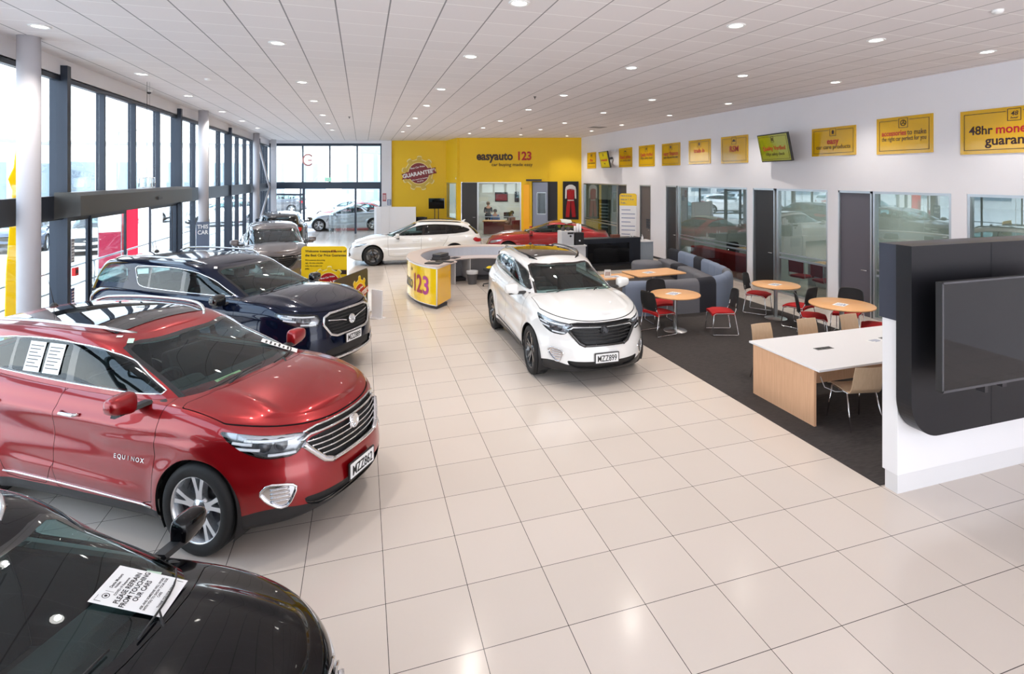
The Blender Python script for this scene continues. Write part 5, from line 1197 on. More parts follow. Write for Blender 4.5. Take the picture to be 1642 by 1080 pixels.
ring(30, 213, lambda a: ro(a)-.92, lambda a: ro(a)-.36, .71, .74).build('worktop', mat('pinkish worktop', (.66, .56, .53), .3), t)
ring(40, 205, lambda a: ro(a)-.10, lambda a: ro(a)-.07, .0, .71).build('rear_lining', mat('grey lining', (.34, .34, .37), .5), t)
for a in (100, 122, 150): m = MB(); seg(m, dpt(a, ro(a)-.10), dpt(a, ro(a)-.85), 0, .71, .02); m.build('upright', wht, t)
# numbers wrapped round the curved front
def wrap_text(txt, size, a_mid, z, name, m_, dr=.006, bold=.02, sx=1.):
    v, f = text_mesh(txt, size, .0015, bold, sx=sx); mb = MB(); rr = ro(a_mid); out = []
    for x, y, zz in v:
        a = a_mid+math.degrees(x/rr); q = dpt(a, ro(a)-.004+dr-y); out.append((q[0], q[1], z+zz))
    mb.add(out, f); return mb.build(name, m_, t)
wrap_text('1', .60, 205.0, .32, 'number', mat('dark red print', (.30, .006, .01), .4)); wrap_text('2', .60, 212.0, .32, 'number', mat('crimson print', (.36, .01, .06), .4)); wrap_text('3', .60, 219.6, .32, 'number', mat('magenta print', (.45, .03, .25), .4))
wrap_text('auto', .50, 189.5, .32, 'lettering', mat('dark print', (.02, .03, .06), .4), bold=.0, sx=.9); wrap_text('to', .14, 198.5, .78, 'lettering', mat('dark print', (.02, .03, .06), .4), bold=.0)
# on the desk
def on_desk(a, r, z=.986): p = dpt(a, r); return (p[0], p[1], z)
bpl = mat('black plastic', (.014, .014, .016), .45)
t = thing('printer', 'dark grey desktop printer on the reception worktop', 'printer', on_desk(140, 1.45, .741), R(230)); MB().box(-.24, .24, -.16, .16, 0, .11).build('body', mat('dark grey plastic', (.05, .052, .06), .4), t, bevel=.015); MB().box(-.22, .22, -.15, .12, .11, .20).build('scanner_lid', mat('dark grey plastic', (.05, .052, .06), .4), t, bevel=.012); MB().box(-.15, .15, -.22, -.16, .03, .045).build('paper_tray', bpl, t)
t = thing('laptop', 'closed black laptop lying on the front end of the reception desk', 'laptop', on_desk(220, 2.08, 1.016), R(-28)); MB().box(-.19, .19, -.13, .13, 0, .018).build('base', bpl, t, bevel=.004); MB().box(-.19, .19, -.13, .13, .018, .028).build('lid', mat('dark grey plastic', (.05, .052, .06), .4), t, bevel=.003)
tag(MB().box(-.23, .23, -.07, .07, 0, .018).build('keyboard', bpl, loc=on_desk(221.5, 1.74, 1.016), rz=R(-40), bevel=.004), 'black keyboard on the inner side of the desk end', 'keyboard')
t = thing('desk_phone', 'black desk phone by the raised hob of the reception desk', 'telephone', on_desk(203, 1.50, .741), R(-20)); MB().prism([(-.1, 0), (.1, 0), (.1, .03), (-.1, .08)], 'x', -.09, .09).build('body', bpl, t); MB().tube([(-.06, -.09, .09), (-.06, -.03, .105), (-.06, .04, .10), (-.06, .1, .08)], [.02, .014, .014, .02], 8).build('handset', bpl, t)
t = thing('monitor', 'thin black monitor edge standing against the inside left of the desk', 'monitor', on_desk(190, 1.52, .741), R(190)); MB().box(-.02, .0, -.2, .2, .02, .19).build('screen', bpl, t, bevel=.004); MB().box(-.06, .06, -.1, .1, 0, .02).build('stand', bpl, t)
tag(MB().box(-.16, .16, -.11, .11, 0, .012).build('tablet', bpl, loc=on_desk(118, 1.42, .741), rz=R(50), bevel=.003), 'dark tablet lying flat beyond the printer', 'tablet')
t = thing('waste_bin', 'clear-lined waste bin under the reception desk', 'bin', (3.05, 15.75, 0)); MB().lathe([(.12, 0), (.16, .36), (.165, .37), (.15, .36), (.11, .02), (.0001, .02)], n=28).build('bucket', mat('dark grey bin', (.10, .10, .11), .5), t); MB().lathe([(.17, .30), (.175, .38), (.15, .385), (.14, .3)], n=17).build('liner', mat('clear liner', (.6, .6, .62), .3), t)
t = thing('office_chair', 'black swivel office chair half hidden inside the reception desk', 'chair', (3.55, 15.22, 0), R(95)); MB().prism(rrect(-.24, .24, -.24, .24, .08), 'z', .44, .52).build('seat', mesh_m, t, bevel=.02)
MB().prism(rrect(-.21, .21, .55, .98, .07), 'y', -.27, -.23).build('backrest', mesh_m, t, bevel=.012); MB().lathe([(.03, .08), (.03, .44)], n=16).build('gas_column', bpl, t)
for k in range(5):
    a = 2*math.pi*k/5; m = MB().tube([(0, 0, .10), (.28*math.cos(a), .28*math.sin(a), .07)], [.025, .016], 8); b = m.build('leg', bpl, t); MB().lathe([(.0001, -.012), (.028, -.012), (.028, .012), (.0001, .012)], n=16, ax='y', c=(.28*math.cos(a), .28*math.sin(a), .028)).build('castor', bpl, b)
tag(MB().add([(-.12, -.1, 0), (.12, -.1, 0), (.14, .1, 0), (-.14, .08, 0), (-.05, -.05, .05), (.07, -.02, .06), (.05, .07, .04), (-.07, .04, .05)], [(0, 3, 2, 1), (4, 5, 6, 7), (0, 1, 5, 4), (1, 2, 6, 5), (2, 3, 7, 6), (3, 0, 4, 7)]).build('yellow_cloth', mat('yellow cloth', (.75, .55, .02), .9), loc=(3.5, 15.22, .53)), 'crumpled yellow cloth on the black office chair seat', 'cloth')
# ---------------------------------------------------------------- signs and displays
ysign = mat('gold yellow sign', (.62, .36, .008), .12, coat=.5); pr_dk = mat('sign dark brown print', (.035, .012, .008), .5); pr_red = mat('sign red print', (.40, .004, .008), .5); pr_w = mat('sign white print', (.85, .85, .85), .5)
red_s = mat('guarantee red', (.42, .005, .010), .4); gold_s = mat('gear gold', (.62, .42, .05), .45); cream_s = mat('gear outline cream', (.88, .76, .36), .5)
def gear(r, n=9, ri=.84, ph=0.):
    out = []
    for k in range(n):
        a0 = 2*math.pi*(k+ph)/n; st = 2*math.pi/n
        for f, rr in ((-.25, ri), (-.19, 1.), (-.08, 1.03), (.08, 1.03), (.19, 1.), (.25, ri), (.38, ri*.99), (.5, ri*.985), (.62, ri*.99)): out.append((r*rr*math.cos(a0+f*st), r*rr*math.sin(a0+f*st)))
    return out
def circ(r, n=48): return [(r*math.cos(2*math.pi*k/n), r*math.sin(2*math.pi*k/n)) for k in range(n)]
def guarantee(par, M, r, gold=None, ph=.2, red_s=red_s):
    """gear badge with a tilted ribbon, drawn in the local xz plane facing -y"""
    def lay(name, pts, y, m, d=.004): mb = MB().prism(pts, 'y', y-d, y); mb.xf(M); return mb.build(name, m, par)
    lay('gear_outline', gear(r*1.06, ph=ph), -.002, cream_s); lay('gear', gear(r, ph=ph), -.007, gold or gold_s); lay('disc_outline', circ(r*.68), -.011, cream_s); lay('disc', circ(r*.64), -.015, red_s)
    T = M @ Matrix.Rotation(R(-11), 4, 'Y')
    rib = [(-1.12, -.20), (-.98, -.02), (-1.08, .16), (-.8, .16), (-.8, .20), (.8, .20), (.8, .16), (1.12, .16), (1.0, -.02), (1.12, -.20), (.8, -.20), (.8, -.24), (-.8, -.24), (-.8, -.20)]
    mb = MB().prism([(x*r, z*r) for x, z in rib], 'y', -.024, -.019); mb.xf(T); mb.build('ribbon', red_s, par)
    def tx(t, s, x, z, b): m = MB(); text_mb(m, t, s*r, T @ Matrix.Translation((x*r, -.026, z*r)), bold=b); m.build('badge_lettering', pr_w, par)
    tx('GUARANTEE*', .335, .0, -.125, .035); tx('Best Car Price', .155, 0, .33, .015); tx('We won\'t be beaten', .12, 0, -.40, .015); tx('on price', .12, 0, -.53, .015)
def wall_sign(y0, y1, z0, z1, label, lines, icon='box'):
    """yellow panel on the right wall; text reads left to right seen from the room"""
    w, h = y1-y0, z1-z0; t = thing('wall_sign', label, 'sign', (XR-.012, (y0+y1)/2, (z0+z1)/2), R(-90), 'yellow signs along the right wall')
    MB().box(-w/2, w/2, -.01, .012, -h/2, h/2).build('panel', ysign, t)
    m = MB(); e = .06*min(w, h)+.02; b = .010; yy0, yy1 = -.013, -.010; iw = .09*h*1.4
    m.box(-w/2+e, -w/2+e+b, yy0, yy1, -h/2+e, h/2-e).box(w/2-e-b, w/2-e, yy0, yy1, -h/2+e, h/2-e).box(-w/2+e, w/2-e, yy0, yy1, -h/2+e, -h/2+e+b).box(-w/2+e, -iw-.03, yy0, yy1, h/2-e-b, h/2-e).box(iw+.03, w/2-e, yy0, yy1, h/2-e-b, h/2-e)
    zc = h/2-e-iw*.7
    for s in (-1, 1): m.box(s*iw-b/2, s*iw+b/2, yy0, yy1, zc-iw, zc+iw).box(-iw, iw, yy0, yy1, zc+s*iw-b/2, zc+s*iw+b/2)
    m.build('border', pr_dk, t); m = MB()
    if icon == '48': text_mb(m, '48', iw*1.1, Matrix.Translation((0, -.012, zc-iw*.15)), shear=.2, bold=.01); text_mb(m, 'hour', iw*.62, Matrix.Translation((0, -.012, zc-iw*.7)), shear=.2)
    elif icon == 'wheel':
        m.tube([(iw*.6*math.cos(a), -.012, zc+iw*.6*math.sin(a)) for a in [2*math.pi*i/20 for i in range(20)]], .008, 5, closed=True)
        for a in (90, 210, 330): m.tube([(0, -.012, zc), (iw*.6*math.cos(R(a)), -.012, zc+iw*.6*math.sin(R(a)))], .008, 5)
    elif icon == 'car': m.prism([(-.7*iw, zc-iw*.3), (.7*iw, zc-iw*.3), (.7*iw, zc), (.4*iw, zc+.05*iw), (.2*iw, zc+iw*.4), (-.3*iw, zc+iw*.4), (-.5*iw, zc+.05*iw), (-.7*iw, zc)], 'y', -.013, -.010)
    elif icon == 'mitt': m.prism([(x*iw*.55, zc+z*iw*.6) for x, z in ((-.6, -.8), (.5, -.8), (.7, 0), (.95, .3), (.6, .5), (.5, .9), (-.3, 1), (-.7, .5))], 'y', -.013, -.010)
    else: m.box(-iw*.45, iw*.45, -.013, -.010, zc-iw*.55, zc+iw*.5)
    m.build('icon', pr_dk, t)
    zz = zc-iw-.02; kk = 0
    for parts, s in lines:
        zz -= s*h*1.45; tot = 0; ms = []
        for txt, col in parts:
            v, f = text_mesh(txt, s*h*1.7, .0015, .022 if col != 'k' or s > .13 else .006, align='LEFT'); wv = max(p[0] for p in v); ms.append((v, f, tot, col)); tot += wv+s*h*.35
        tot -= s*h*.35; sc = min(1, (w*.90-2*e)/tot)
        for v, f, o, col in ms:
            mb = MB(); mb.add([((x+o-tot/2)*sc, y-.0115, z+zz) for x, y, z in v], f); mb.build('sign_lettering', {'r': pr_red, 'k': pr_dk}[col], t)
    return t
wall_sign(5.45, 7.23, 3.53, 4.33, 'yellow money-back sign cut off by the right picture edge', [([('48hr', 'k'), ('money back', 'r')], .16), ([('guarantee', 'k')], .17)], '48')
wall_sign(7.75, 8.98, 3.60, 4.37, 'yellow wall sign about accessories, with a steering wheel icon', [([('accessories', 'r'), ('to make', 'k')], .12), ([('the right car perfect for you', 'k')], .10)], 'wheel')
wall_sign(9.51, 10.78, 3.62, 4.30, 'yellow car care products wall sign, right of the tilted television', [([('easy', 'r')], .17), ([('car care products', 'k')], .12)], 'mitt')
wall_sign(13.16, 14.40, 3.53, 4.35, 'yellow wall sign with a car icon, next left of the tilted television', [([('RSM', 'r')], .17)], 'car')
wall_sign(14.95, 16.18, 3.55, 4.35, 'washed-out pale wall sign between the finance sign and the car icon sign', [([('trade in', 'r')], .14)])
wall_sign(16.72, 17.94, 3.53, 4.34, 'yellow easy finance wall sign, fifth from the yellow wall counting screens', [([('easy finance', 'r')], .15), ([('apply today and drive away', 'k')], .09)])
wall_sign(18.49, 19.73, 3.53, 4.36, 'yellow quality verified wall sign between the finance and fixed price signs', [([('Quality Verified', 'r')], .13), ([('100pt safety check', 'k')], .10)], 'mitt')
wall_sign(20.32, 21.53, 3.53, 4.35, 'yellow fixed price wall sign just right of the small tilted television', [([('fixed price', 'r')], .16), ([('on a service item', 'k')], .10)], 'car')
wall_sign(24.0, 25.07, 3.53, 4.31, 'yellow wall sign closest to the yellow end wall', [([('free', 'r')], .17), ([('health inspection', 'k')], .10)])
def wall_tv(y, label, l1, l2, s=1.):
    t = thing('wall_television', label, 'television', (XR-.42, y, 3.88), R(-90), 'tilted televisions high on the right wall'); t.rotation_euler = (R(12), 0, R(-98))
    w, h = .66*s, .37*s
    MB().box(-w, w, 0, .06, -h, h).build('housing', mat('black plastic', (.014, .014, .016), .45), t, bevel=.006)
    MB().box(-w+.03, w-.03, -.004, 0, -h+.03, h-.03).build('screen', mat('lit yellow green screen', (.05, .05, .0), .08, emit=(.40, .42, .012), es=.28, coat=1.), t)
    m = MB(); e = .07
    for s_ in (-1, 1): m.box(s_*(w-e)-.005, s_*(w-e)+.005, -.007, -.004, -h+e, h-e).box(-w+e, w-e, -.007, -.004, s_*(h-e)-.005, s_*(h-e)+.005)
    for s_ in (-1, 1): m.box(s_*.06-.005, s_*.06+.005, -.008, -.004, h-.22, h-.08).box(-.06, .06, -.008, -.004, h-.15+s_*.07-.005, h-.15+s_*.07+.005)
    m.box(-.03, .03, -.008, -.004, h-.19, h-.11); m.build('screen_border', pr_dk, t)
    m = MB(); text_mb(m, l1, .155*s, Matrix.Translation((0, -.007, -.06)), bold=.015); m.build('screen_lettering', pr_red, t); m = MB(); text_mb(m, l2, .11*s, Matrix.Translation((0, -.007, -.2)), bold=.005); m.build('screen_lettering', pr_dk, t)
    MB().box(-.05, .05, .06, .40, -.05, .05).build('wall_bracket', dkgrey, t)
wall_tv(11.65, 'tilted television on the wall showing a quality verified sign', 'Quality Verified', '100pt safety check'); wall_tv(22.2, 'small tilted television high on the wall, close to the yellow end wall', 'or money back', 'easy')
# yellow wall
t = thing('wall_badge', 'round gear badge with a red guarantee ribbon on the yellow wall', 'sign', (2.98, 30.69, 3.32), math.atan2(-.95, 2.83)); guarantee(t, Matrix.Translation((0, -.02, 0)), .88, red_s=mat('guarantee dark red', (.20, .002, .006), .4))
t = thing('wall_lettering', 'large dark and red lettering high on the yellow wall', 'lettering', (*FQ(2.36, .01), 3.99), math.atan2(fd.y, fd.x))
m = MB(); text_mb(m, 'easyauto', .60, Matrix.Translation((-.42, -.01, 0)), bold=.03, depth=.01, sx=.88); m.build('dark_letters', pr_dk, t); m = MB(); text_mb(m, '123', .60, Matrix.Translation((1.09, -.01, 0)), bold=.03, depth=.01, sx=.88); m.build('red_letters', pr_red, t); m = MB(); text_mb(m, 'car buying made easy', .245, Matrix.Translation((.47, -.01, -.32)), depth=.006); m.build('slogan', pr_dk, t)
# framed racing suit
t = thing('framed_race_suit', 'red and white racing suit hung in a black frame on the yellow wall', 'display case', (*FQ(5.83, .055), 1.92), math.atan2(fd.y, fd.x))
MB().box(-.38, .38, -.05, 0, -.95, .95).build('back_board', mat('black display board', (.010, .009, .010), .6), t); m = MB(); m.box(-.40, -.37, -.12, 0, -.97, .97).box(.37, .40, -.12, 0, -.97, .97).box(-.4, .4, -.12, 0, .94, .97).box(-.4, .4, -.12, 0, -.97, -.94); m.build('frame', mat('black plastic', (.014, .014, .016), .45), t)
def suitpart(pts, name, m_, y=-.10): MB().prism(pts, 'y', y, -.05).build(name, m_, t, bevel=.012)
rs = mat('racing suit red', (.36, .006, .012), .8); wsuit = mat('racing suit white', (.62, .60, .60), .8)
suitpart([(-.20, .55), (-.17, .1), (-.15, .02), (.15, .02), (.17, .1), (.20, .55), (.08, .60), (-.08, .60)], 'jacket', rs); suitpart([(-.08, .80), (.08, .80), (.24, .70), (.28, .55), (.18, .50), (-.18, .50), (-.28, .55), (-.24, .70)], 'shoulders', wsuit)
suitpart([(-.28, .58), (-.19, .56), (-.21, .1), (-.29, .08)], 'sleeve', wsuit); suitpart([(.28, .58), (.19, .56), (.21, .1), (.29, .08)], 'sleeve', wsuit)
suitpart([(-.17, .02), (-.01, .02), (-.02, -.35), (-.07, -.86), (-.26, -.86), (-.22, -.3)], 'trouser_leg', rs); suitpart([(.17, .02), (.01, .02), (.02, -.35), (.07, -.86), (.26, -.86), (.22, -.3)], 'trouser_leg', rs); suitpart([(-.16, -.02), (.16, -.02), (.16, .03), (-.16, .03)], 'belt', wsuit, -.106)
# welcome boards
def board(name, label, x, y, rz, w, h, m_, r=.08):
    t = thing(name, label, 'sign board', (x, y, 0), R(rz)); MB().prism(rrect(-w/2, w/2, .04, h, r, corners=(0, 0, 1, 1)), 'y', 0, .025).build('panel', m_, t); MB().box(-w*.42, w*.42, -.16, .18, 0, .04).build('foot', mat('white foot', (.7, .7, .72), .4), t); return t
t = board('welcome_board', 'yellow rounded welcome board between the navy car and the grey car', -.83, 13.50, -18, 1.04, 1.52, mat('signboard yellow', (.86, .56, .008), .35)); m = MB()
for s, txt, z, x in ((.078, 'Welcome to', 1.385, -.43), (.078, 'home of', 1.385, .24), (.078, 'the Best Car Price Guarantee', 1.29, -.43)): text_mb(m, txt, s, Matrix.Translation((x, -.002, z)), align='LEFT', bold=.015)
text_mb(m, 'easyauto', .078, Matrix.Translation((-.03, -.002, 1.385)), align='LEFT', bold=.02); 
for k, txt in enumerate(("We're passionate about pricing", 'right - first time, every time,', 'ready, why we make it our', 'policy.')): text_mb(m, txt, .045, Matrix.Translation((-.43, -.002, 1.19-.065*k)), align='LEFT', sx=.8)
m.build('board_lettering', pr_dk, t); m = MB(); text_mb(m, '123,', .078, Matrix.Translation((.155, -.002, 1.385)), align='LEFT', bold=.02); m.build('board_number', pr_red, t)
m = MB(); road = [(.52, -.006, .93), (.1, -.006, .93), (-.12, -.006, .92), (-.24, -.006, .84), (-.27, -.006, .72), (-.20, -.006, .62), (-.05, -.006, .56)]
for a, b in zip(road, road[1:]): 
    d = Vector((b[0]-a[0], b[2]-a[2])); d.normalize(); n = Vector((-d.y, d.x))*.05; m.add([(a[0]+n.x, -.004, a[2]+n.y), (b[0]+n.x, -.004, b[2]+n.y), (b[0]-n.x, -.004, b[2]-n.y), (a[0]-n.x, -.004, a[2]-n.y)], [(0, 1, 2, 3)]); m.lathe([(.0001, -.0041), (.05, -.0041)], n=16, ax='y', c=(b[0], 0, b[2]))
m.build('printed_road', pr_dk, t); guarantee(t, Matrix.Translation((.12, -.006, .68)), .36, gold=mat('signboard yellow', (.86, .56, .008), .35))
t = board('guarantee_board', 'charcoal angled board with a yellow gear and red ribbon, beside the navy bonnet', -.20, 12.66, 66, 1.62, 1.0, mat('charcoal board', (.030, .026, .034), .4), .1); guarantee(t, Matrix.Translation((.33, -.002, .45)), .41, gold=mat('signboard yellow', (.86, .56, .008), .35))
t = thing('white_panel', 'small upright white panel standing on the floor right of the charcoal board', 'panel', (.31, 12.6, 0), R(-48)); MB().box(-.16, .16, 0, .02, .0, .62).build('panel', wht, t); MB().box(-.16, .16, -.1, .12, 0, .012).build('foot', wht, t)
# totem by the offices
t = thing('totem_sign', 'tall white sign with a yellow head, standing near the office wall', 'sign', (10.0, 19.45, 0), R(-38)); MB().box(-.34, .34, 0, .05, .06, 1.98).build('white_panel', wht, t); MB().prism(rrect(-.34, .34, 1.98, 2.46, .10, corners=(0, 0, 1, 1)), 'y', 0, .05).build('yellow_head', mat('signboard yellow', (.86, .56, .008), .35), t); MB().box(-.3, .3, -.18, .22, 0, .06).build('foot', dkgrey, t)
m = MB()
for k, txt in enumerate(('Here it is as', 'easy as 1, 2 or', '3 etc...')): text_mb(m, txt, .10, Matrix.Translation((-.29, -.002, 2.34-.14*k)), align='LEFT', bold=.01, sx=.9)
for k in range(10): m.box(-.26, (.28 if k % 3 else .1), -.003, 0, 1.80-.16*k, 1.825-.16*k)
m.build('totem_lettering', inkblue, t)
# white partition with chair and screen on a stand
t = thing('low_partition', 'low white partition wall near the end glazing, one panel curved', 'partition'); m = MB(); cv = [(.62, 29.4), (.62, 29.15), (.72, 28.95), (.95, 28.85), (1.32, 28.76)]
for a, b in zip(cv, cv[1:]): seg(m, a, b, 0, 1.61, .05)
m.build('curved_panel', wht, t); seg(MB(), (1.33, 28.76), (2.60, 28.34), 0, 1.60, .05).build('straight_panel', wht, t)
t = thing('tub_armchair', 'black tub armchair behind the white partition', 'armchair', (2.95, 29.95, 0), R(-20)); MB().prism([(-.36, .30), (.36, .30), (.36, -.3), (-.36, -.3)], 'z', .18, .44).build('seat', mat('black leather', (.016, .018, .028), .4), t, bevel=.04)
MB().prism([(.40*math.cos(R(a)), .38*math.sin(R(a))) for a in range(-20, 201, 10)]+[(.30*math.cos(R(a)), .28*math.sin(R(a))) for a in range(200, -21, -10)], 'z', .15, .95).build('wrap_back', mat('black leather', (.016, .018, .028), .4), t, bevel=.02)
for sx_ in (-1, 1):
    for sy_ in (-1, 1): MB().tube([(.28*sx_, .24*sy_, .18), (.3*sx_, .26*sy_, 0)], .02, 8).build('leg', chr_m, t)
t = thing('screen_stand', 'black television on a two-legged floor stand against the yellow recess', 'television stand', (3.78, 29.45, 0), R(-18)); MB().box(-.42, .42, -.03, .03, 1.42, 1.98).build('television', mat('glossy screen', (.010, .010, .012), .03, coat=1.), t, bevel=.006)
for x in (-.1, .1): MB().box(x-.02, x+.02, .0, .03, .04, 1.5).build('post', bpl, t)
MB().box(-.4, .4, -.25, .25, 0, .04).build('base', bpl, t)
# exit sign, notices on the pier, alarm call points
t = thing('exit_sign', 'green running-man exit sign over the back doors', 'exit sign', (*GP(3.3), 2.97), math.atan2(gd.y, gd.x)); MB().box(-.17, .17, -.16, -.12, -.10, .12).build('panel', mat('exit sign green', (.25, .55, .42), .3, emit=(.3, .7, .5), es=.4), t)
m = MB(); m.box(.02, .05, -.165, -.16, -.06, .08).lathe([(.0001, -.163), (.018, -.163)], n=12, ax='y', c=(-.03, 0, .065)).prism([(-.08, -.06), (-.05, -.07), (-.03, -.02), (0, -.06), (.01, -.05), (-.02, .02), (.01, .0), (.015, .01), (-.03, .045), (-.08, .01), (-.07, 0), (-.045, .015)], 'y', -.165, -.16); m.build('running_figure', pr_w, t); MB().box(-.01, .01, -.14, -.1, -.16, -.10).build('bracket', dkgrey, t)
for x, z, lab, mm in (((6.36), 2.0, 'red printed poster strip on the white pier beside the back doors', mat('poster red', (.45, .12, .14), .6)), ((6.62), 1.72, 'blue notice on the white pier beside the back doors', mat('notice blue', (.05, .12, .30), .6))):
    t = thing('wall_notice', lab, 'notice', (1.05+(x-6.23)*.95, 31.345-(x-6.23)*.32-.105, z), math.atan2(gd.y, gd.x)); MB().box(-.10, .10, -.01, 0, -.22 if z > 1.9 else -.16, .22 if z > 1.9 else .16).build('sheet', mm, t); m = MB()
    for k in range(4): m.box(-.07, .07, -.012, -.01, -.12+.07*k, -.09+.07*k)
    m.build('printed_lines', pr_w, t)
t = thing('alarm_call_point', 'red alarm box fixed on the dark window post near the sliding door', 'alarm box', (XL+.17, Y0+.02, 1.50), R(90)); MB().box(-.06, .06, -.05, 0, -.07, .07).build('box', mat('alarm red', (.75, .01, .01), .35), t); MB().box(-.03, .03, -.055, -.05, -.03, .03).build('button', dkgrey, t)
for z, lab, mm in ((1.86, 'grey notice above the red alarm box on the window post', mat('grey notice', (.3, .3, .33), .6)), (1.02, 'dark blue notice under the red alarm box on the window post', mat('dark blue notice', (.03, .05, .14), .5))):
    t = thing('post_notice', lab, 'notice', (XL+.165, Y0+.0, z), R(90)); MB().box(-.055, .055, -.006, 0, -.2, .2).build('sheet', mm, t); m = MB()
    for k in range(7): m.box(-.045, .045, -.008, -.006, -.17+.05*k, -.145+.05*k)
    m.build('printed_lines', pr_w, t)
t = thing('hanging_ornament', 'small clear lantern hung by thin cords above the sliding doors', 'hanging ornament', (-4.30, 13.55, 2.90)); m = MB()
for a, b in (((-.11, -.11), (.11, -.11)), ((.11, -.11), (.11, .11)), ((.11, .11), (-.11, .11)), ((-.11, .11), (-.11, -.11))):
    for z in (0, .2): m.tube([(*a, z), (*b, z)], .009, 6)
    m.tube([(*a, 0), (*a, .2)], .009, 6)
m.build('frame', chr_m, t); MB().box(-.09, .09, -.09, .09, .01, .19).build('clear_block', glass_mat('clear acrylic', (.75, .8, .8), refl=.25), t); MB().tube([(0, 0, .2), (0, 0, CEIL-2.9)], .004, 5).build('cord', dkgrey, t); MB().tube([(.04, .02, .2), (.04, .02, CEIL-2.9)], .002, 4).build('cord', dkgrey, t)
# office interiors
def office_desk(x, y, rz, label, lx=1.6, m_=None): t = thing('office_desk', label, 'desk', (x, y, 0), R(rz)); MB().box(-lx/2, lx/2, -.38, .38, .71, .74).build('desktop', m_ or tabletop_w, t); MB().box(-lx/2, -lx/2+.03, -.36, .36, 0, .71).build('side_panel', wht, t); MB().box(lx/2-.03, lx/2, -.36, .36, 0, .71).build('side_panel', wht, t); MB().box(-lx/2+.03, lx/2-.03, .30, .33, .25, .71).build('modesty_panel', wht, t); return t
def red_chair():
    t = thing('visitor_chair', '', 'chair'); MB().prism(rrect(-.23, .23, -.22, .22, .05), 'z', .42, .48).build('seat', redfab, t, bevel=.015); MB().prism(rrect(-.22, .22, .56, .92, .04), 'y', -.26, -.225).build('backrest', redfab, t, bevel=.012)
    for s in (-1, 1): MB().tube([(.24*s, -.24, .9), (.24*s, -.21, .44), (.24*s, .2, .43), (.25*s, .23, .01), (.25*s, -.25, .01)], .010, 8).build('leg', chr_m, t)
    return t
c0 = red_chair(); tag(c0, 'red upholstered chair behind the office glass, nearer the dark door', 'chair', 'red chairs in the office behind glass'); c0.location = (XR+.60, 11.75, 0); c0.rotation_euler.z = R(-80)
dup(c0, 'red upholstered chair behind the office glass, right-hand one of the pair', (XR+.62, 11.0, 0), R(-98)); office_desk(XR+1.5, 11.3, 90, 'desk behind the pair of red chairs in the glazed office')
dup(ch0, 'dark chair at the far side of the desk in the red-chair office', (XR+2.2, 11.5, 0), R(95)); 
for (yy, lab) in ((8.2, 'desk in the glazed office beside the grey door'), (5.9, 'desk in the glazed office behind the display wall')): office_desk(XR+1.9, yy, 90, lab)
round_table(XR+1.5, 14.9, .5, 'round beech table inside the wide glazed office')
for k, (yy, xx, rz) in enumerate(((14.2, 1.3, -10), (15.6, 1.5, 170), (14.9, 2.2, 90))):
    o = copy_tree(bpy.data.objects['meeting_chair']); o.location = (XR+xx, yy, 0); o.rotation_euler.z = R(rz); o['label'] = 'dark mesh-back chair in the wide glazed office, ' + ('nearest the camera', 'on the far side of its table', 'behind its table by the back wall')[k]; o['group'] = 'mesh-back chairs in the wide office'
t = thing('red_bench', 'long red upholstered bench low behind the wide office glass', 'bench', (XR+.45, 15.3, 0))
for k in range(5): MB().box(-.2, .25, -1.9+.62*k, -1.9+.62*k+.61, 0, .72).build('bench_section', redfab, t, bevel=.03)
for yy, w_, lab in ((8.15, 1.3, 'pale storage cupboard at the back of the office beside the grey door'), (11.6, 1.2, 'pale storage cupboard at the back of the red-chair office'), (16.6, 1.3, 'pale storage cupboard at the back of the wide office')):
    t = thing('storage_cupboard', lab, 'cupboard', (XR+4.2, yy, 0)); MB().box(-.22, .22, -w_/2, w_/2, 0, 1.9).build('carcass', ow2, t); MB().box(-.24, -.22, -w_/2+.01, -.005, .05, 1.88).build('door', wht, t); MB().box(-.24, -.22, .005, w_/2-.01, .05, 1.88).build('door', wht, t)
for yy in (5.6, 8.9, 11.6, 15.4, 24):
    ld = bpy.data.lights.new('office_lamp', 'AREA'); ld.energy = 40; ld.size = .6; ld.color = (1, .96, .9); lo = bpy.data.objects.new('office_lamp', ld); COL.objects.link(lo); lo.location = (XR+2.4, yy, 2.97)
    o = thing('office_ceiling_light', {5.6: 'square ceiling light in the office behind the display wall', 8.9: 'square ceiling light in the office beside the grey door', 11.6: 'square ceiling light in the red-chair office', 15.4: 'square ceiling light in the wide glazed office', 24: 'square ceiling light behind the glass beside the yellow wall'}[yy], 'ceiling light', (XR+2.4, yy, 3.0), group='panel lights in the right offices'); MB().box(-.3, .3, -.3, .3, -.02, 0).build('diffuser', trim_m, o)
t = thing('pull_up_banner', 'dark printed pull-up banner behind the glass next to the yellow wall', 'banner', (XR+.7, 24.6, 0), R(-60)); MB().box(-.38, .38, 0, .01, .1, 2.0).build('printed_sheet', mat('banner dark', (.03, .035, .045), .5), t); MB().box(-.42, .42, -.1, .1, 0, .1).build('base', alu_l, t); m = MB()
for k in range(8): m.box(-.3+.05*(k % 3), .3-.06*(k % 2), -.004, 0, 1.75-.16*k, 1.80-.16*k)
m.build('printed_text', pr_w, t)
office_desk(XR+2.0, 23.3, 90, 'dark reception desk behind the glass next to the yellow wall', 2.2, mat('black leather', (.016, .018, .028), .4))
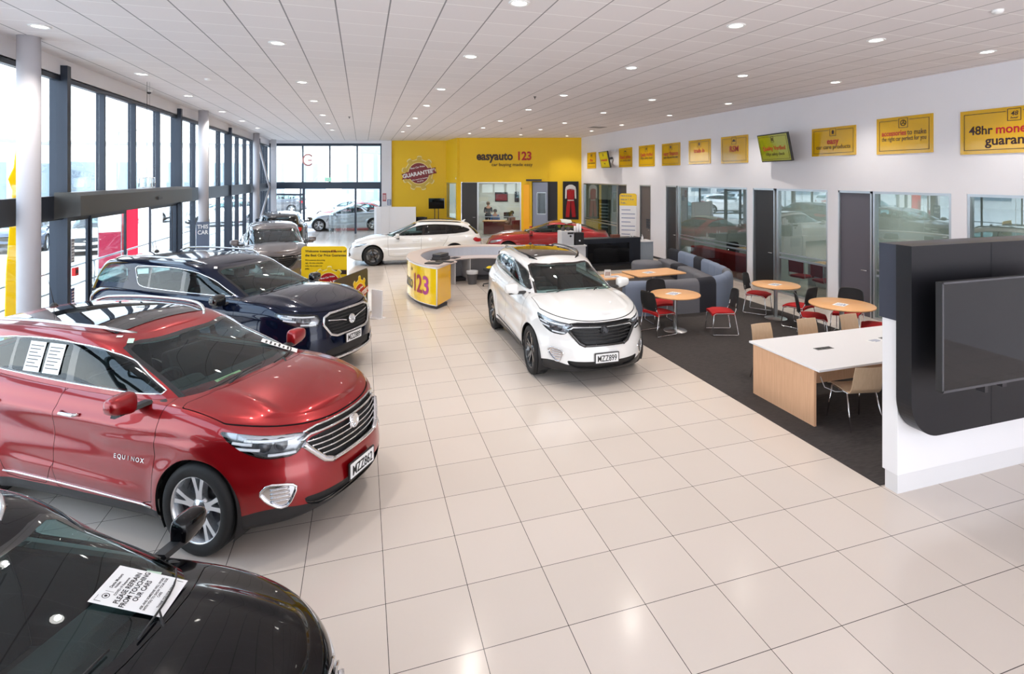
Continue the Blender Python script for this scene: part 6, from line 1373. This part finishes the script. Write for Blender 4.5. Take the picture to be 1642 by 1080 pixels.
# office in the yellow wall
ang = math.degrees(math.atan2(fd.y, fd.x))
def RO(u, o): return (*FQ(u, -o), 0)
t = thing('office_desk', 'dark red fronted desk in the office behind the yellow wall', 'desk', RO(2.05, 1.75), R(ang)); MB().box(-.9, .9, -.4, .4, .71, .75).build('desktop', tabletop_w, t); MB().box(-.85, .85, -.35, -.31, .04, .71).build('front_panel', mat('dark red panel', (.16, .01, .015), .5), t); MB().box(-.88, -.84, -.36, .38, 0, .71).build('side_panel', wht, t); MB().box(.84, .88, -.36, .38, 0, .71).build('side_panel', wht, t)
t = thing('office_armchair', 'dark red armchair of the visitor in the office behind the yellow wall', 'armchair', RO(2.8, .70), R(ang+50)); MB().box(-.30, .30, -.28, .28, .12, .45).build('seat', mat('dark red leather', (.20, .008, .012), .5), t, bevel=.03); MB().box(-.33, .33, -.38, -.26, .12, .86).build('backrest', mat('dark red leather', (.20, .008, .012), .5), t, bevel=.04)
for s in (-1, 1): MB().box(.26*s-.05+.04*s, .26*s+.05+.04*s, -.3, .28, .1, .62).build('armrest', mat('dark red leather', (.20, .008, .012), .5), t, bevel=.03)
for u, o, w_, h_, z, lab, mm in ((1.95, 4.12, .75, .55, 1.95, 'framed picture of a red car on the rear office wall', mat('picture red', (.25, .02, .03), .4)), (2.85, 4.12, .25, .6, 1.95, 'narrow dark poster on the rear office wall', mat('poster dark', (.04, .05, .07), .4))):
    t = thing('framed_picture', lab, 'picture', RO(u, o), R(ang)); t.location.z = z; MB().box(-w_/2, w_/2, -.03, 0, -h_/2, h_/2).build('frame', bpl, t); MB().box(-w_/2+.04, w_/2-.04, -.034, -.03, -h_/2+.05, h_/2-.12).build('print', mm, t)
t = thing('menu_board', 'tall dark board with pale writing on the side wall of the rear office', 'board', (*FQ(3.52, -1.6), 1.75), R(ang+90)); MB().box(-.45, .45, 0, .03, -.75, .75).build('panel', mat('banner dark', (.03, .035, .045), .5), t); m = MB()
for k in range(7): m.box(-.3, .3-.07*(k % 3), .03, .034, .5-.16*k, .56-.16*k)
m.build('printed_lines', pr_w, t)
t = thing('desk_monitor', 'black monitor on the rear office desk between the two seated people', 'monitor', RO(2.5, 1.75), R(ang+30)); t.location.z = .75; MB().box(-.25, .25, -.02, .02, .12, .45).build('screen', bpl, t); MB().box(-.04, .04, 0, .04, 0, .2).build('stand', bpl, t); MB().box(-.12, .12, -.08, .1, 0, .012).build('foot', bpl, t)
ld = bpl and bpy.data.lights.new('office_lamp', 'AREA'); ld.energy = 45; ld.size = 1.2; lo = bpy.data.objects.new('office_lamp', ld); COL.objects.link(lo); lo.location = (*FQ(2, -2), 2.97)
# people: one continuous skinned body each, hair and clothes over it
def person(label, loc, rz, pts, edges, rad, shirt, trousers, skin, hair, scale=1.):
    t = thing('person', label, 'person', loc, rz)
    def skinned(name, idx, m_, extra=0., sub=2):
        mp = {i: k for k, i in enumerate(idx)}; me = bpy.data.meshes.new(name); me.from_pydata([pts[i] for i in idx], [(mp[a], mp[b]) for a, b in edges if a in mp and b in mp], [])
        o = bpy.data.objects.new(name, me); COL.objects.link(o); o.parent = t; sk = o.modifiers.new('skin', 'SKIN')
        for k, i in enumerate(idx): v = me.skin_vertices[0].data[k]; v.radius = (rad[i][0]+extra, rad[i][1]+extra); v.use_root = k == 0
        sk.use_smooth_shade = True; ss = o.modifiers.new('sub', 'SUBSURF'); ss.levels = ss.render_levels = sub; me.materials.append(m_); return o
    skinned('body', list(range(len(pts))), skin); skinned('shirt', [0, 1, 2, 3, 6, 7, 8, 10, 11, 12], shirt, .014); skinned('trousers', [0, 14, 15, 16, 17, 18, 19], trousers, .014)
    h = pts[5]; MB().lathe([(.0001, .125), (.06, .115), (.098, .07), (.106, .0), (.09, -.05), (.06, -.06)], n=20, c=(h[0], h[1]-.022, h[2]+.0)).build('hair', hair, t)
    m = MB(); 
    m.add([(h[0]-.015, h[1]+.085, h[2]-.03), (h[0]+.015, h[1]+.085, h[2]-.03), (h[0], h[1]+.118, h[2]-.035), (h[0], h[1]+.09, h[2]+.015)], [(0, 1, 2), (0, 2, 3), (1, 3, 2), (0, 3, 1)]); m.build('nose', skin, t)
    for s in (-1, 1): MB().lathe([(.0001, .012), (.008, .008), (.011, 0)], n=10, ax='y', c=(h[0]+.034*s, h[1]+.082, h[2]+.012)).build('eye', bpl, t)
    for hand, wr in ((9, 8), (13, 12)):
        p = Vector(pts[hand]); w_ = Vector(pts[wr]); d = (p-w_).normalized(); sd = d.cross(Vector((0, 0, 1))).normalized()
        for k in range(4): b = p+sd*(-.026+.0175*k); L_ = (.07, .08, .075, .058)[k]; MB().tube([b, b+d*L_*.5-Vector((0, 0, .004)), b+d*L_-Vector((0, 0, .02))], [.009, .009, .007], 6).build('finger', skin, t)
        b = w_+d*.03+sd*.03; MB().tube([b, b+d*.03+sd*.02, b+d*.055+sd*.025], [.010, .010, .008], 6).build('thumb', skin, t)
    t.scale = (scale,)*3; return t
skin_m = mat('skin', (.42, .22, .15), .6); sit = [(0, 0, .50), (0, -.02, .68), (0, -.01, .86), (0, 0, 1.0), (0, .01, 1.10), (0, .02, 1.22), (.17, 0, .98), (.23, .04, .74), (.16, .26, .72), (.13, .32, .73), (-.17, 0, .98), (-.23, .04, .74), (-.16, .26, .72), (-.13, .32, .73), (.1, .02, .50), (.12, .40, .50), (.12, .42, .10), (-.1, .02, .50), (-.12, .40, .50), (-.12, .42, .10), (.12, .52, .05), (-.12, .52, .05)]
ed_ = [(0, 1), (1, 2), (2, 3), (3, 4), (4, 5), (3, 6), (6, 7), (7, 8), (8, 9), (3, 10), (10, 11), (11, 12), (12, 13), (0, 14), (14, 15), (15, 16), (0, 17), (17, 18), (18, 19), (16, 20), (19, 21)]
rd_ = [(.15, .11), (.14, .10), (.16, .11), (.11, .08), (.05, .05), (.08, .095), (.055, .055), (.042, .042), (.03, .03), (.035, .02), (.055, .055), (.042, .042), (.03, .03), (.035, .02), (.085, .085), (.065, .065), (.045, .045), (.085, .085), (.065, .065), (.045, .045), (.04, .03), (.04, .03)]
dh = mat('dark hair', (.015, .01, .008), .7); navy_t = mat('dark trousers', (.02, .02, .028), .8)
o = person('person in a blue shirt seated behind the rear office desk', RO(1.75, 2.3), R(ang+180), sit, ed_, rd_, mat('blue shirt', (.06, .13, .33), .8), navy_t, skin_m, dh)
o = person('person in a pale pink top seated in the dark red armchair, side-on', RO(2.78, .76), R(ang+50), sit, ed_, rd_, mat('dusty pink top', (.42, .24, .20), .8), navy_t, skin_m, dh)
std = [(x, y*.3, z+.38) if i not in (15, 16, 18, 19, 20, 21) else {15: (.1, .02, .50), 16: (.1, 0, .09), 18: (-.1, .02, .50), 19: (-.1, 0, .09), 20: (.1, .1, .04), 21: (-.1, .1, .04)}[i] for i, (x, y, z) in enumerate(sit)]
o = person('person in dark clothes standing at the left of the rear office', RO(1.28, 3.1), R(ang+200), std, ed_, rd_, mat('dark jumper', (.03, .03, .035), .8), navy_t, skin_m, mat('brown hair', (.12, .07, .04), .7))
for u, o_, rz in ((1.75, 2.35, 180),): t = thing('office_armchair', 'dark chair under the person in the blue shirt', 'chair', RO(u, o_), R(ang+rz)); MB().prism(rrect(-.22, .22, -.22, .2, .05), 'z', .34, .38).build('seat', bpl, t); MB().box(-.2, .2, -.28, -.24, .3, .95).build('backrest', bpl, t); MB().lathe([(.03, .03), (.03, .34)], n=12).build('pedestal', bpl, t); MB().lathe([(.0001, .03), (.25, .02), (.26, 0)], n=20).build('base', bpl, t)
t = thing('window_post_sign', 'blue grey sign with white capitals low on the second white column', 'sign', (-4.55+.02, 18.9-.16, 1.35), R(14)); MB().box(-.17, .17, -.01, .0, -.75, .42).build('panel', mat('slate sign', (.12, .15, .22), .4), t)
for k, tx_ in enumerate(('THIS', 'CAR')): m = MB(); text_mb(m, tx_, .17, Matrix.Translation((0, -.012, .22-.17*k)), bold=.02, sx=.8); m.build('sign_lettering', pr_w, t)
# ---------------------------------------------------------------- cars in the showroom
red = paint('paint red', (.28, .0004, .004), .5, .34); whitep = paint('paint white', (.80, .80, .80), .0); blackp = paint('paint black', (.002, .002, .003), .0, .12); navy = paint('paint navy', (.004, .008, .026), .3, .15); greyp = paint('paint grey', (.13, .11, .11), .5); darkp = paint('paint dark', (.012, .012, .015), .3); silverp = paint('paint silver', (.55, .60, .66), .5)
for _p, _ci, _sl in ((blackp, 1.33, .1), (navy, 1.37, .12), (red, 1.48, .5)): _p.node_tree.nodes['Principled BSDF'].inputs['Coat IOR'].default_value = _ci; _p.node_tree.nodes['Principled BSDF'].inputs['Specular IOR Level'].default_value = _sl
CZ = 1.05; priv = glass_mat('privacy glass', (.10, .12, .13), refl=.07, edge=.8); rblack = mat('rim gloss black', (.01, .01, .012), .15, coat=1.)
def put(o, x, y, deg, z=0): o.location = (x, y, z); o.rotation_euler.z = R(deg); o.scale = (1, 1, CZ)
def windscreen_notice(D, y, t, w, h, rot, label, big=False):
    o, M = paper_on_glass(D, y, t, w, h, rot=rot); car = D['car']; root = thing('windscreen_notice', label, 'notice'); o.name = 'card'
    m = MB(); L = [] 
    if big:
        for txt, s, yy, xo in (('Davie Motors', .020, .122, .03), ('Holden', .017, .105, .005), ('COVID-19 Response', .0165, .082, .0), ('PLEASE REFRAIN', .0335, .048, 0), ('FROM TOUCHING', .0335, .014, 0), ('OUR CARS', .0335, -.020, 0), ('ASK AND SOMEONE WILL WORK', .0165, -.062, 0), ('WITH YOU TO SHOW YOUR OUR', .0165, -.080, 0), ('CARS', .0165, -.098, 0), ('THANK YOU FOR YOUR', .0165, -.128, 0)):
            v, f = text_mesh(txt, s*h/.34, .0004, .025, sx=.88); m.add([(x+xo, z+yy*h/.34, .0018) for x, y_, z in v], f)
        m.lathe([(.0001, .0016), (.008, .0016)], n=12, c=(-w*.29, .120*h/.34, 0)); m.lathe([(.015, .0016), (.019, .0016)], n=20, c=(-w*.29, .120*h/.34, 0)); m.box(-w*.18, -w*.175, .100*h/.34, .138*h/.34, .0013, .0018)
        m.box(-w*.44, -w*.43, h*.36, h*.45, .0013, .0018).box(-w*.44, -w*.30, h*.445, h*.45, .0013, .0018).box(w*.43, w*.44, -h*.45, -h*.36, .0013, .0018)
    else:
        for k in range(6): m.box(-w*.38, w*(.38 if k % 2 else .2), h*(.34-.12*k), h*(.39-.12*k), .0013, .0018)
    m.xf(M); return root, o, m
def place_notice(D, car, args):
    root, o, m = windscreen_notice(D, *args); o.parent = root; m.build('printed_text', ink, root); root.matrix_world = car.matrix_basis.copy(); root.scale = car.scale; return root
def sticker(D, y, t, w, h, m_, rot=0):
    o, M = paper_on_glass(D, y, t, w, h, rot=rot, name='windscreen_sticker', gap=.004); o.data.materials[0] = m_; o.parent = D['car']; return o
stick = mat('windscreen sticker', (.55, .75, .62), .5); stick_r = mat('service sticker', (.75, .72, .70), .5)
c, D = make_car(suv_spec(paint=red, letters='EQUINOX', q=1), 'red sport utility vehicle with chrome grille in the left foreground'); put(c, -.79, 5.90, -34.2); RED = c
sticker(D, -.50, .86, .05, .08, stick); sticker(D, -.51, .95, .05, .03, stick_r)
place_notice(D, c, (.50, .20, .15, .38, R(6), 'white printed notice under the far wiper on the red car windscreen'))
t, o, m = windscreen_notice(D, -.28, .13, .26, .14, 0, 'x'); o.parent = t; m.build('printed_text', ink, t); t['label'] = 'yellow-green fuel label card on the red car dashboard, behind its windscreen'; t.name = 'dashboard_card'; o.data.materials[0] = mat('fuel label', (.72, .80, .42), .6); t.matrix_world = Matrix.Translation((0, 0, 0)) @ c.matrix_basis; t.scale = c.scale; t.location.z -= .05
for k_, (xx, zz) in enumerate(((-1.86, 1.34), (-2.12, 1.34))):
    p_ = D['K'].at_x(xx, zz); p2_ = D['K'].at_x(xx, zz+.05); t = thing('window_notice', ('white printed sheet in the red car rear door window, nearer the front', 'white printed sheet in the red car rear door window, nearer the tail')[k_], 'notice', group='sheets in the red car side window'); tl = math.atan2(p2_[1]-p_[1], .05)
    M_ = Matrix.Translation((p_[0], -p_[1]-.008, p_[2])) @ Matrix.Rotation(tl, 4, 'X')
    MB().box(-.105, .105, 0, .001, -.13, .13).xf(M_).build('sheet', paper_m, t); m = MB()
    for q_ in range(7): m.box(-.085, .085-.03*(q_ % 3), -.001, 0, .09-.03*q_, .097-.03*q_)
    m.xf(M_); m.build('printed_lines', ink, t); t.matrix_world = RED.matrix_basis.copy(); t.scale = RED.scale
c, D = make_car(suv_spec(paint=whitep, blackline=1, chrome_trim=1, chrome_handles=0, rim='black5', rim_m=rblack, plate='MZZ899', rails=(-1.32, -3.2, .035, blackp, .042)), 'white sport utility vehicle with black grille in the middle of the floor'); put(c, 3.434, 8.28, -90.6)
sticker(D, -.52, .88, .04, .07, stick_r); sticker(D, .56, .12, .07, .09, stick)
c, D = make_car(suv_spec(paint=blackp, rim='twin5', plate='MZZ871', chrome_trim=0), 'black sport utility vehicle cut off by the bottom left corner'); put(c, -.878, 2.709, -26.5); c.scale = (.86, .86, .86*CZ); BLACK = c
place_notice(D, c, (.36, .20, .29, .385, R(4), 'white card asking visitors to refrain from touching, on the black car windscreen', True)); sticker(D, .50, .20, .06, .08, stick)
c, D = make_car(big_spec(paint=navy), 'large navy sport utility vehicle behind the red car'); put(c, -.91, 9.74, -36.5)
sticker(D, -.55, .86, .05, .08, stick_r); sticker(D, .58, .14, .07, .08, stick)
c, D = make_car(suv_spec(paint=greyp, blackline=1, chrome_trim=1, plate='MZJ154', rails=None, sunroof=None, rim_m=mat('alloy silver', (.62, .63, .65), .25, .9)), 'grey sport utility vehicle facing the camera beside the window wall', q=.7); put(c, -2.35, 17.2, -80)
c, D = make_car(suv_spec(paint=darkp, rear_glass=priv, rails=None, sunroof=None), 'dark hatchback seen from behind near the end doors', q=.6); put(c, -3.3, 27.2, 93)
c, D = make_car(low_spec('wagon', paint=whitep, rear_glass=priv, rim='multi', rim_m=rblack), 'white station wagon with black wheels behind the reception desk', q=.8, name='station_wagon'); put(c, .45, 20.9, 174)
z = D['K'].rz(-3.2, 0); MB().prism([(-3.25, z), (-3.1, z), (-3.25, z+.07), (-3.29, z+.07)], 'y', -.015, .015).build('roof_fin', whitep, c); MB().box(-3.9, -3.87, -.22, .22, .70, .73).build('rear_trim', D['chrome'], c)
c, D = make_car(low_spec('coupe', paint=red), 'red coupe parked behind the coffee counter, facing left', q=.8, name='coupe'); put(c, 5.45, 20.6, 163)
# ---------------------------------------------------------------- outside the glass
c, D = make_car(low_spec('ute', paint=silverp), 'silver utility car with a black load cover outside the end doors', q=.7, name='utility_car'); put(c, -2.25, 34.6, 174, -.02)
MB().prism([(-2.6, .72), (-3.98, .70), (-3.98, -.70), (-2.6, -.72)], 'z', 1.05, 1.10).build('load_cover', mat('black plastic', (.014, .014, .016), .45), c, bevel=.015)
for sd in (1, -1):
    m = MB(); 
    for k in range(3): p = D['B'].at_x(-.42-.03*k, .62+.06*k); m.box(-.46-.03*k, -.42-.03*k, sd*p[1]-.006, sd*p[1]+.006, .56+.07*k, .60+.07*k)
    m.build('side_vent', D['blk'], c)
lo = dict(detail=1); protos = {}
def yard_car(kind, col, pname, label, x, y, deg):
    key = (kind, pname)
    if key not in protos:
        p = paint(pname, col, .2); sp = suv_spec(paint=p, detail=1, front=None, rails=None, sunroof=None) if kind == 'suv' else low_spec(kind, paint=p, detail=1, rails=None)
        o, D = make_car(sp, label, q=.34, name='parked_car', group='cars parked in the yard outside'); protos[key] = o; put(o, x, y, deg, -.02); return o
    o = copy_tree(protos[key]); o['label'] = label; put(o, x, y, deg, -.02); return o
yard_car('sedan', (.8, .8, .8), 'paint yard white', 'white saloon outside, seen through the sliding doors on the left', -10.6, 27.0, -75)
yard_car('sedan', (.05, .08, .14), 'paint yard blue', 'dark blue saloon outside, left of the white one beyond the sliding doors', -13.6, 28.5, -75)
yard_car('suv', (.8, .8, .8), 'paint yard white', 'white sport utility vehicle outside, between the second and third window posts', -9.6, 39.5, 195)
yard_car('sedan', (.45, .02, .02), 'paint yard red', 'red car outside at the far left edge beside the yellow banner', -9.2, 12.2, -92)
yard_car('suv', (.04, .04, .05), 'paint yard black', 'black sport utility vehicle parked in the yard beyond the end glazing, left', -8.2, 52, 170)
yard_car('sedan', (.55, .6, .66), 'paint yard silver', 'silver saloon in the second row beyond the end doors', -2.6, 42.5, 172)
yard_car('suv', (.8, .8, .8), 'paint yard white', 'white sport utility vehicle in the yard behind the silver utility car', 1.2, 46, 168)
yard_car('sedan', (.45, .02, .02), 'paint yard red', 'red saloon low behind the silver utility car outside', -2.0, 38.6, 176)
yard_car('sedan', (.8, .8, .8), 'paint yard white', 'white saloon at the far end of the yard', -13, 58, 160); yard_car('suv', (.55, .6, .66), 'paint yard silver', 'silver sport utility vehicle further down the yard to the left', -16, 44, 190)
yard_car('sedan', (.04, .04, .05), 'paint yard black', 'black saloon far down the yard on the left', -20, 52, 200); yard_car('suv', (.8, .8, .8), 'paint yard white', 'white sport utility vehicle in the back row on the left of the yard', -21, 38, 190)
def banner_m():
    m = mat('banner yellow', (.85, .66, .01), .6); nt = m.node_tree; tr = nt.nodes.new('ShaderNodeBsdfTranslucent'); tr.inputs[0].default_value = (.95, .72, .01, 1); mx = nt.nodes.new('ShaderNodeMixShader'); mx.inputs[0].default_value = .6
    nt.links.new(nt.nodes['Principled BSDF'].outputs[0], mx.inputs[1]); nt.links.new(tr.outputs[0], mx.inputs[2]); nt.links.new(mx.outputs[0], nt.nodes['Material Output'].inputs[0]); return m
# banner, pillar, fence, buildings
t = thing('feather_banner', 'tall yellow tapering banner outside at the far left', 'banner', (-5.75, 11.95, -.02), R(90)); MB().prism([(-.30, .1), (.40, .1), (.40, 4.6), (.20, 4.3), (.10, 3.9), (-.02, 3.3), (-.18, 3.1), (-.06, 2.9), (-.24, 1.5)], 'y', 0, .012).build('cloth', banner_m(), t); MB().tube([(.42, 0, 0), (.42, 0, 4.9)], .018, 8).build('pole', alu_l, t); MB().box(-.3, .5, -.3, .3, 0, .05).build('base', dkgrey, t)
t = thing('entrance_pylon', 'outdoor pylon beyond the sliding doors with a bright red panel', 'pylon', (-7.55, 22.1, -.02), R(20)); MB().box(-.22, .26, -.12, .12, 0, 2.62).build('red_panel', mat('pylon red', (.75, .004, .03), .35), t); MB().box(.28, .95, -.10, .14, 0, 2.62).build('white_panel', wht, t); MB().box(-.3, 1.0, -.2, .2, -.0, .12).build('base', dkgrey, t)
t = thing('poster_stand', 'outdoor poster with a dark red lower half beyond the sliding doors', 'poster', (-7.75, 21.2, -.02), R(20)); MB().box(-.28, .28, 0, .06, 1.35, 2.35).build('upper_sheet', mat('poster pale', (.7, .66, .68), .5), t); MB().box(-.28, .28, 0, .06, .2, 1.35).build('lower_sheet', mat('poster dark red', (.28, .005, .04), .4), t); MB().box(-.31, .31, .06, .10, 0, 2.4).build('frame', alu_l, t)
t = thing('ramp_railing', 'pale metal handrail along the ramp outside the window wall', 'railing', (0, 0, 0))
for z in (.55, 1.0): MB().tube([(-6.6, 13, z-.02), (-6.4, 31, z-.02)], .025, 8).build('rail', alu_l, t)
for k in range(10): MB().tube([(-6.6+.022*k, 13+2*k, -.02), (-6.6+.022*k, 13+2*k, 1.0)], .025, 8).build('post', alu_l, t)
bw = mat('pale building cladding', (.82, .82, .82), .7, noise=.04); bg = mat('grey building cladding', (.35, .36, .38), .7)
def building(label, x, y, w_, d_, h_, rz, m_, nb=6, roof=.3):
    t = thing('building', label, 'building', (x, y, -.02), R(rz)); MB().box(-w_/2, w_/2, -d_/2, d_/2, 0, h_).build('walls', m_, t); MB().box(-w_/2-.3, w_/2+.3, -d_/2-.3, d_/2+.3, h_, h_+roof).build('roof', bg, t)
    for k in range(nb): x0 = -w_/2+w_*(k+.2)/nb; MB().box(x0, x0+w_/nb*.6, -d_/2-.05, -d_/2, .8, h_*.7).build('window', mat('far glass', (.25, .32, .38), .1), t)
    return t
building('long pale building across the yard behind the window wall', -42, 45, 60, 12, 6.5, 80, bw, 9); building('pale building beyond the end doors', -14, 84, 40, 12, 7, 4, bw, 8); building('grey two-storey building seen high at the right of the end glazing', 6, 52, 12, 9, 8.5, -10, bg, 4)
# canopy post and hanging red letter sign beyond the end glazing
t = thing('canopy', 'white canopy on posts outside the end doors', 'canopy', (4.2, 38.5, 0)); MB().box(-3, 3, -2.5, 3, 4.0, 4.3).build('roof', bw, t)
for x in (-2.6, -1.6): MB().tube([(x, -2, -.02), (x, -2, 4.0)], .12, 16).build('post', col_m, t)
t = thing('round_window_sign', 'faint red round emblem high on the end glazing', 'sign', (*GP(2.15), 4.05), math.atan2(gd.y, gd.x)); m = MB(); m.tube([(.27*math.cos(R(a)), -.03, .30*math.sin(R(a))) for a in range(40, 321, 10)], .045, 8); m.tube([(.20, -.03, -.02), (.0, -.03, -.02)], .04, 8); m.build('emblem', mat('faint red print', (.75, .35, .33), .6), t)
for x, y in ((-9.5, 34), (-17, 48)):
    t = thing('street_light', 'tall lamp post in the yard' + (', nearer the window wall' if x > -10 else ', further away among the cars'), 'lamp post', (x, y, -.02), group='yard lamp posts'); MB().tube([(0, 0, 0), (0, 0, 6.5)], [.08, .05], 12).build('pole', alu_l, t); MB().tube([(0, 0, 6.4), (1.2, 0, 6.6)], .035, 8).build('arm', alu_l, t); MB().box(1.1, 1.6, -.1, .1, 6.55, 6.65).build('lamp_head', alu_l, t)
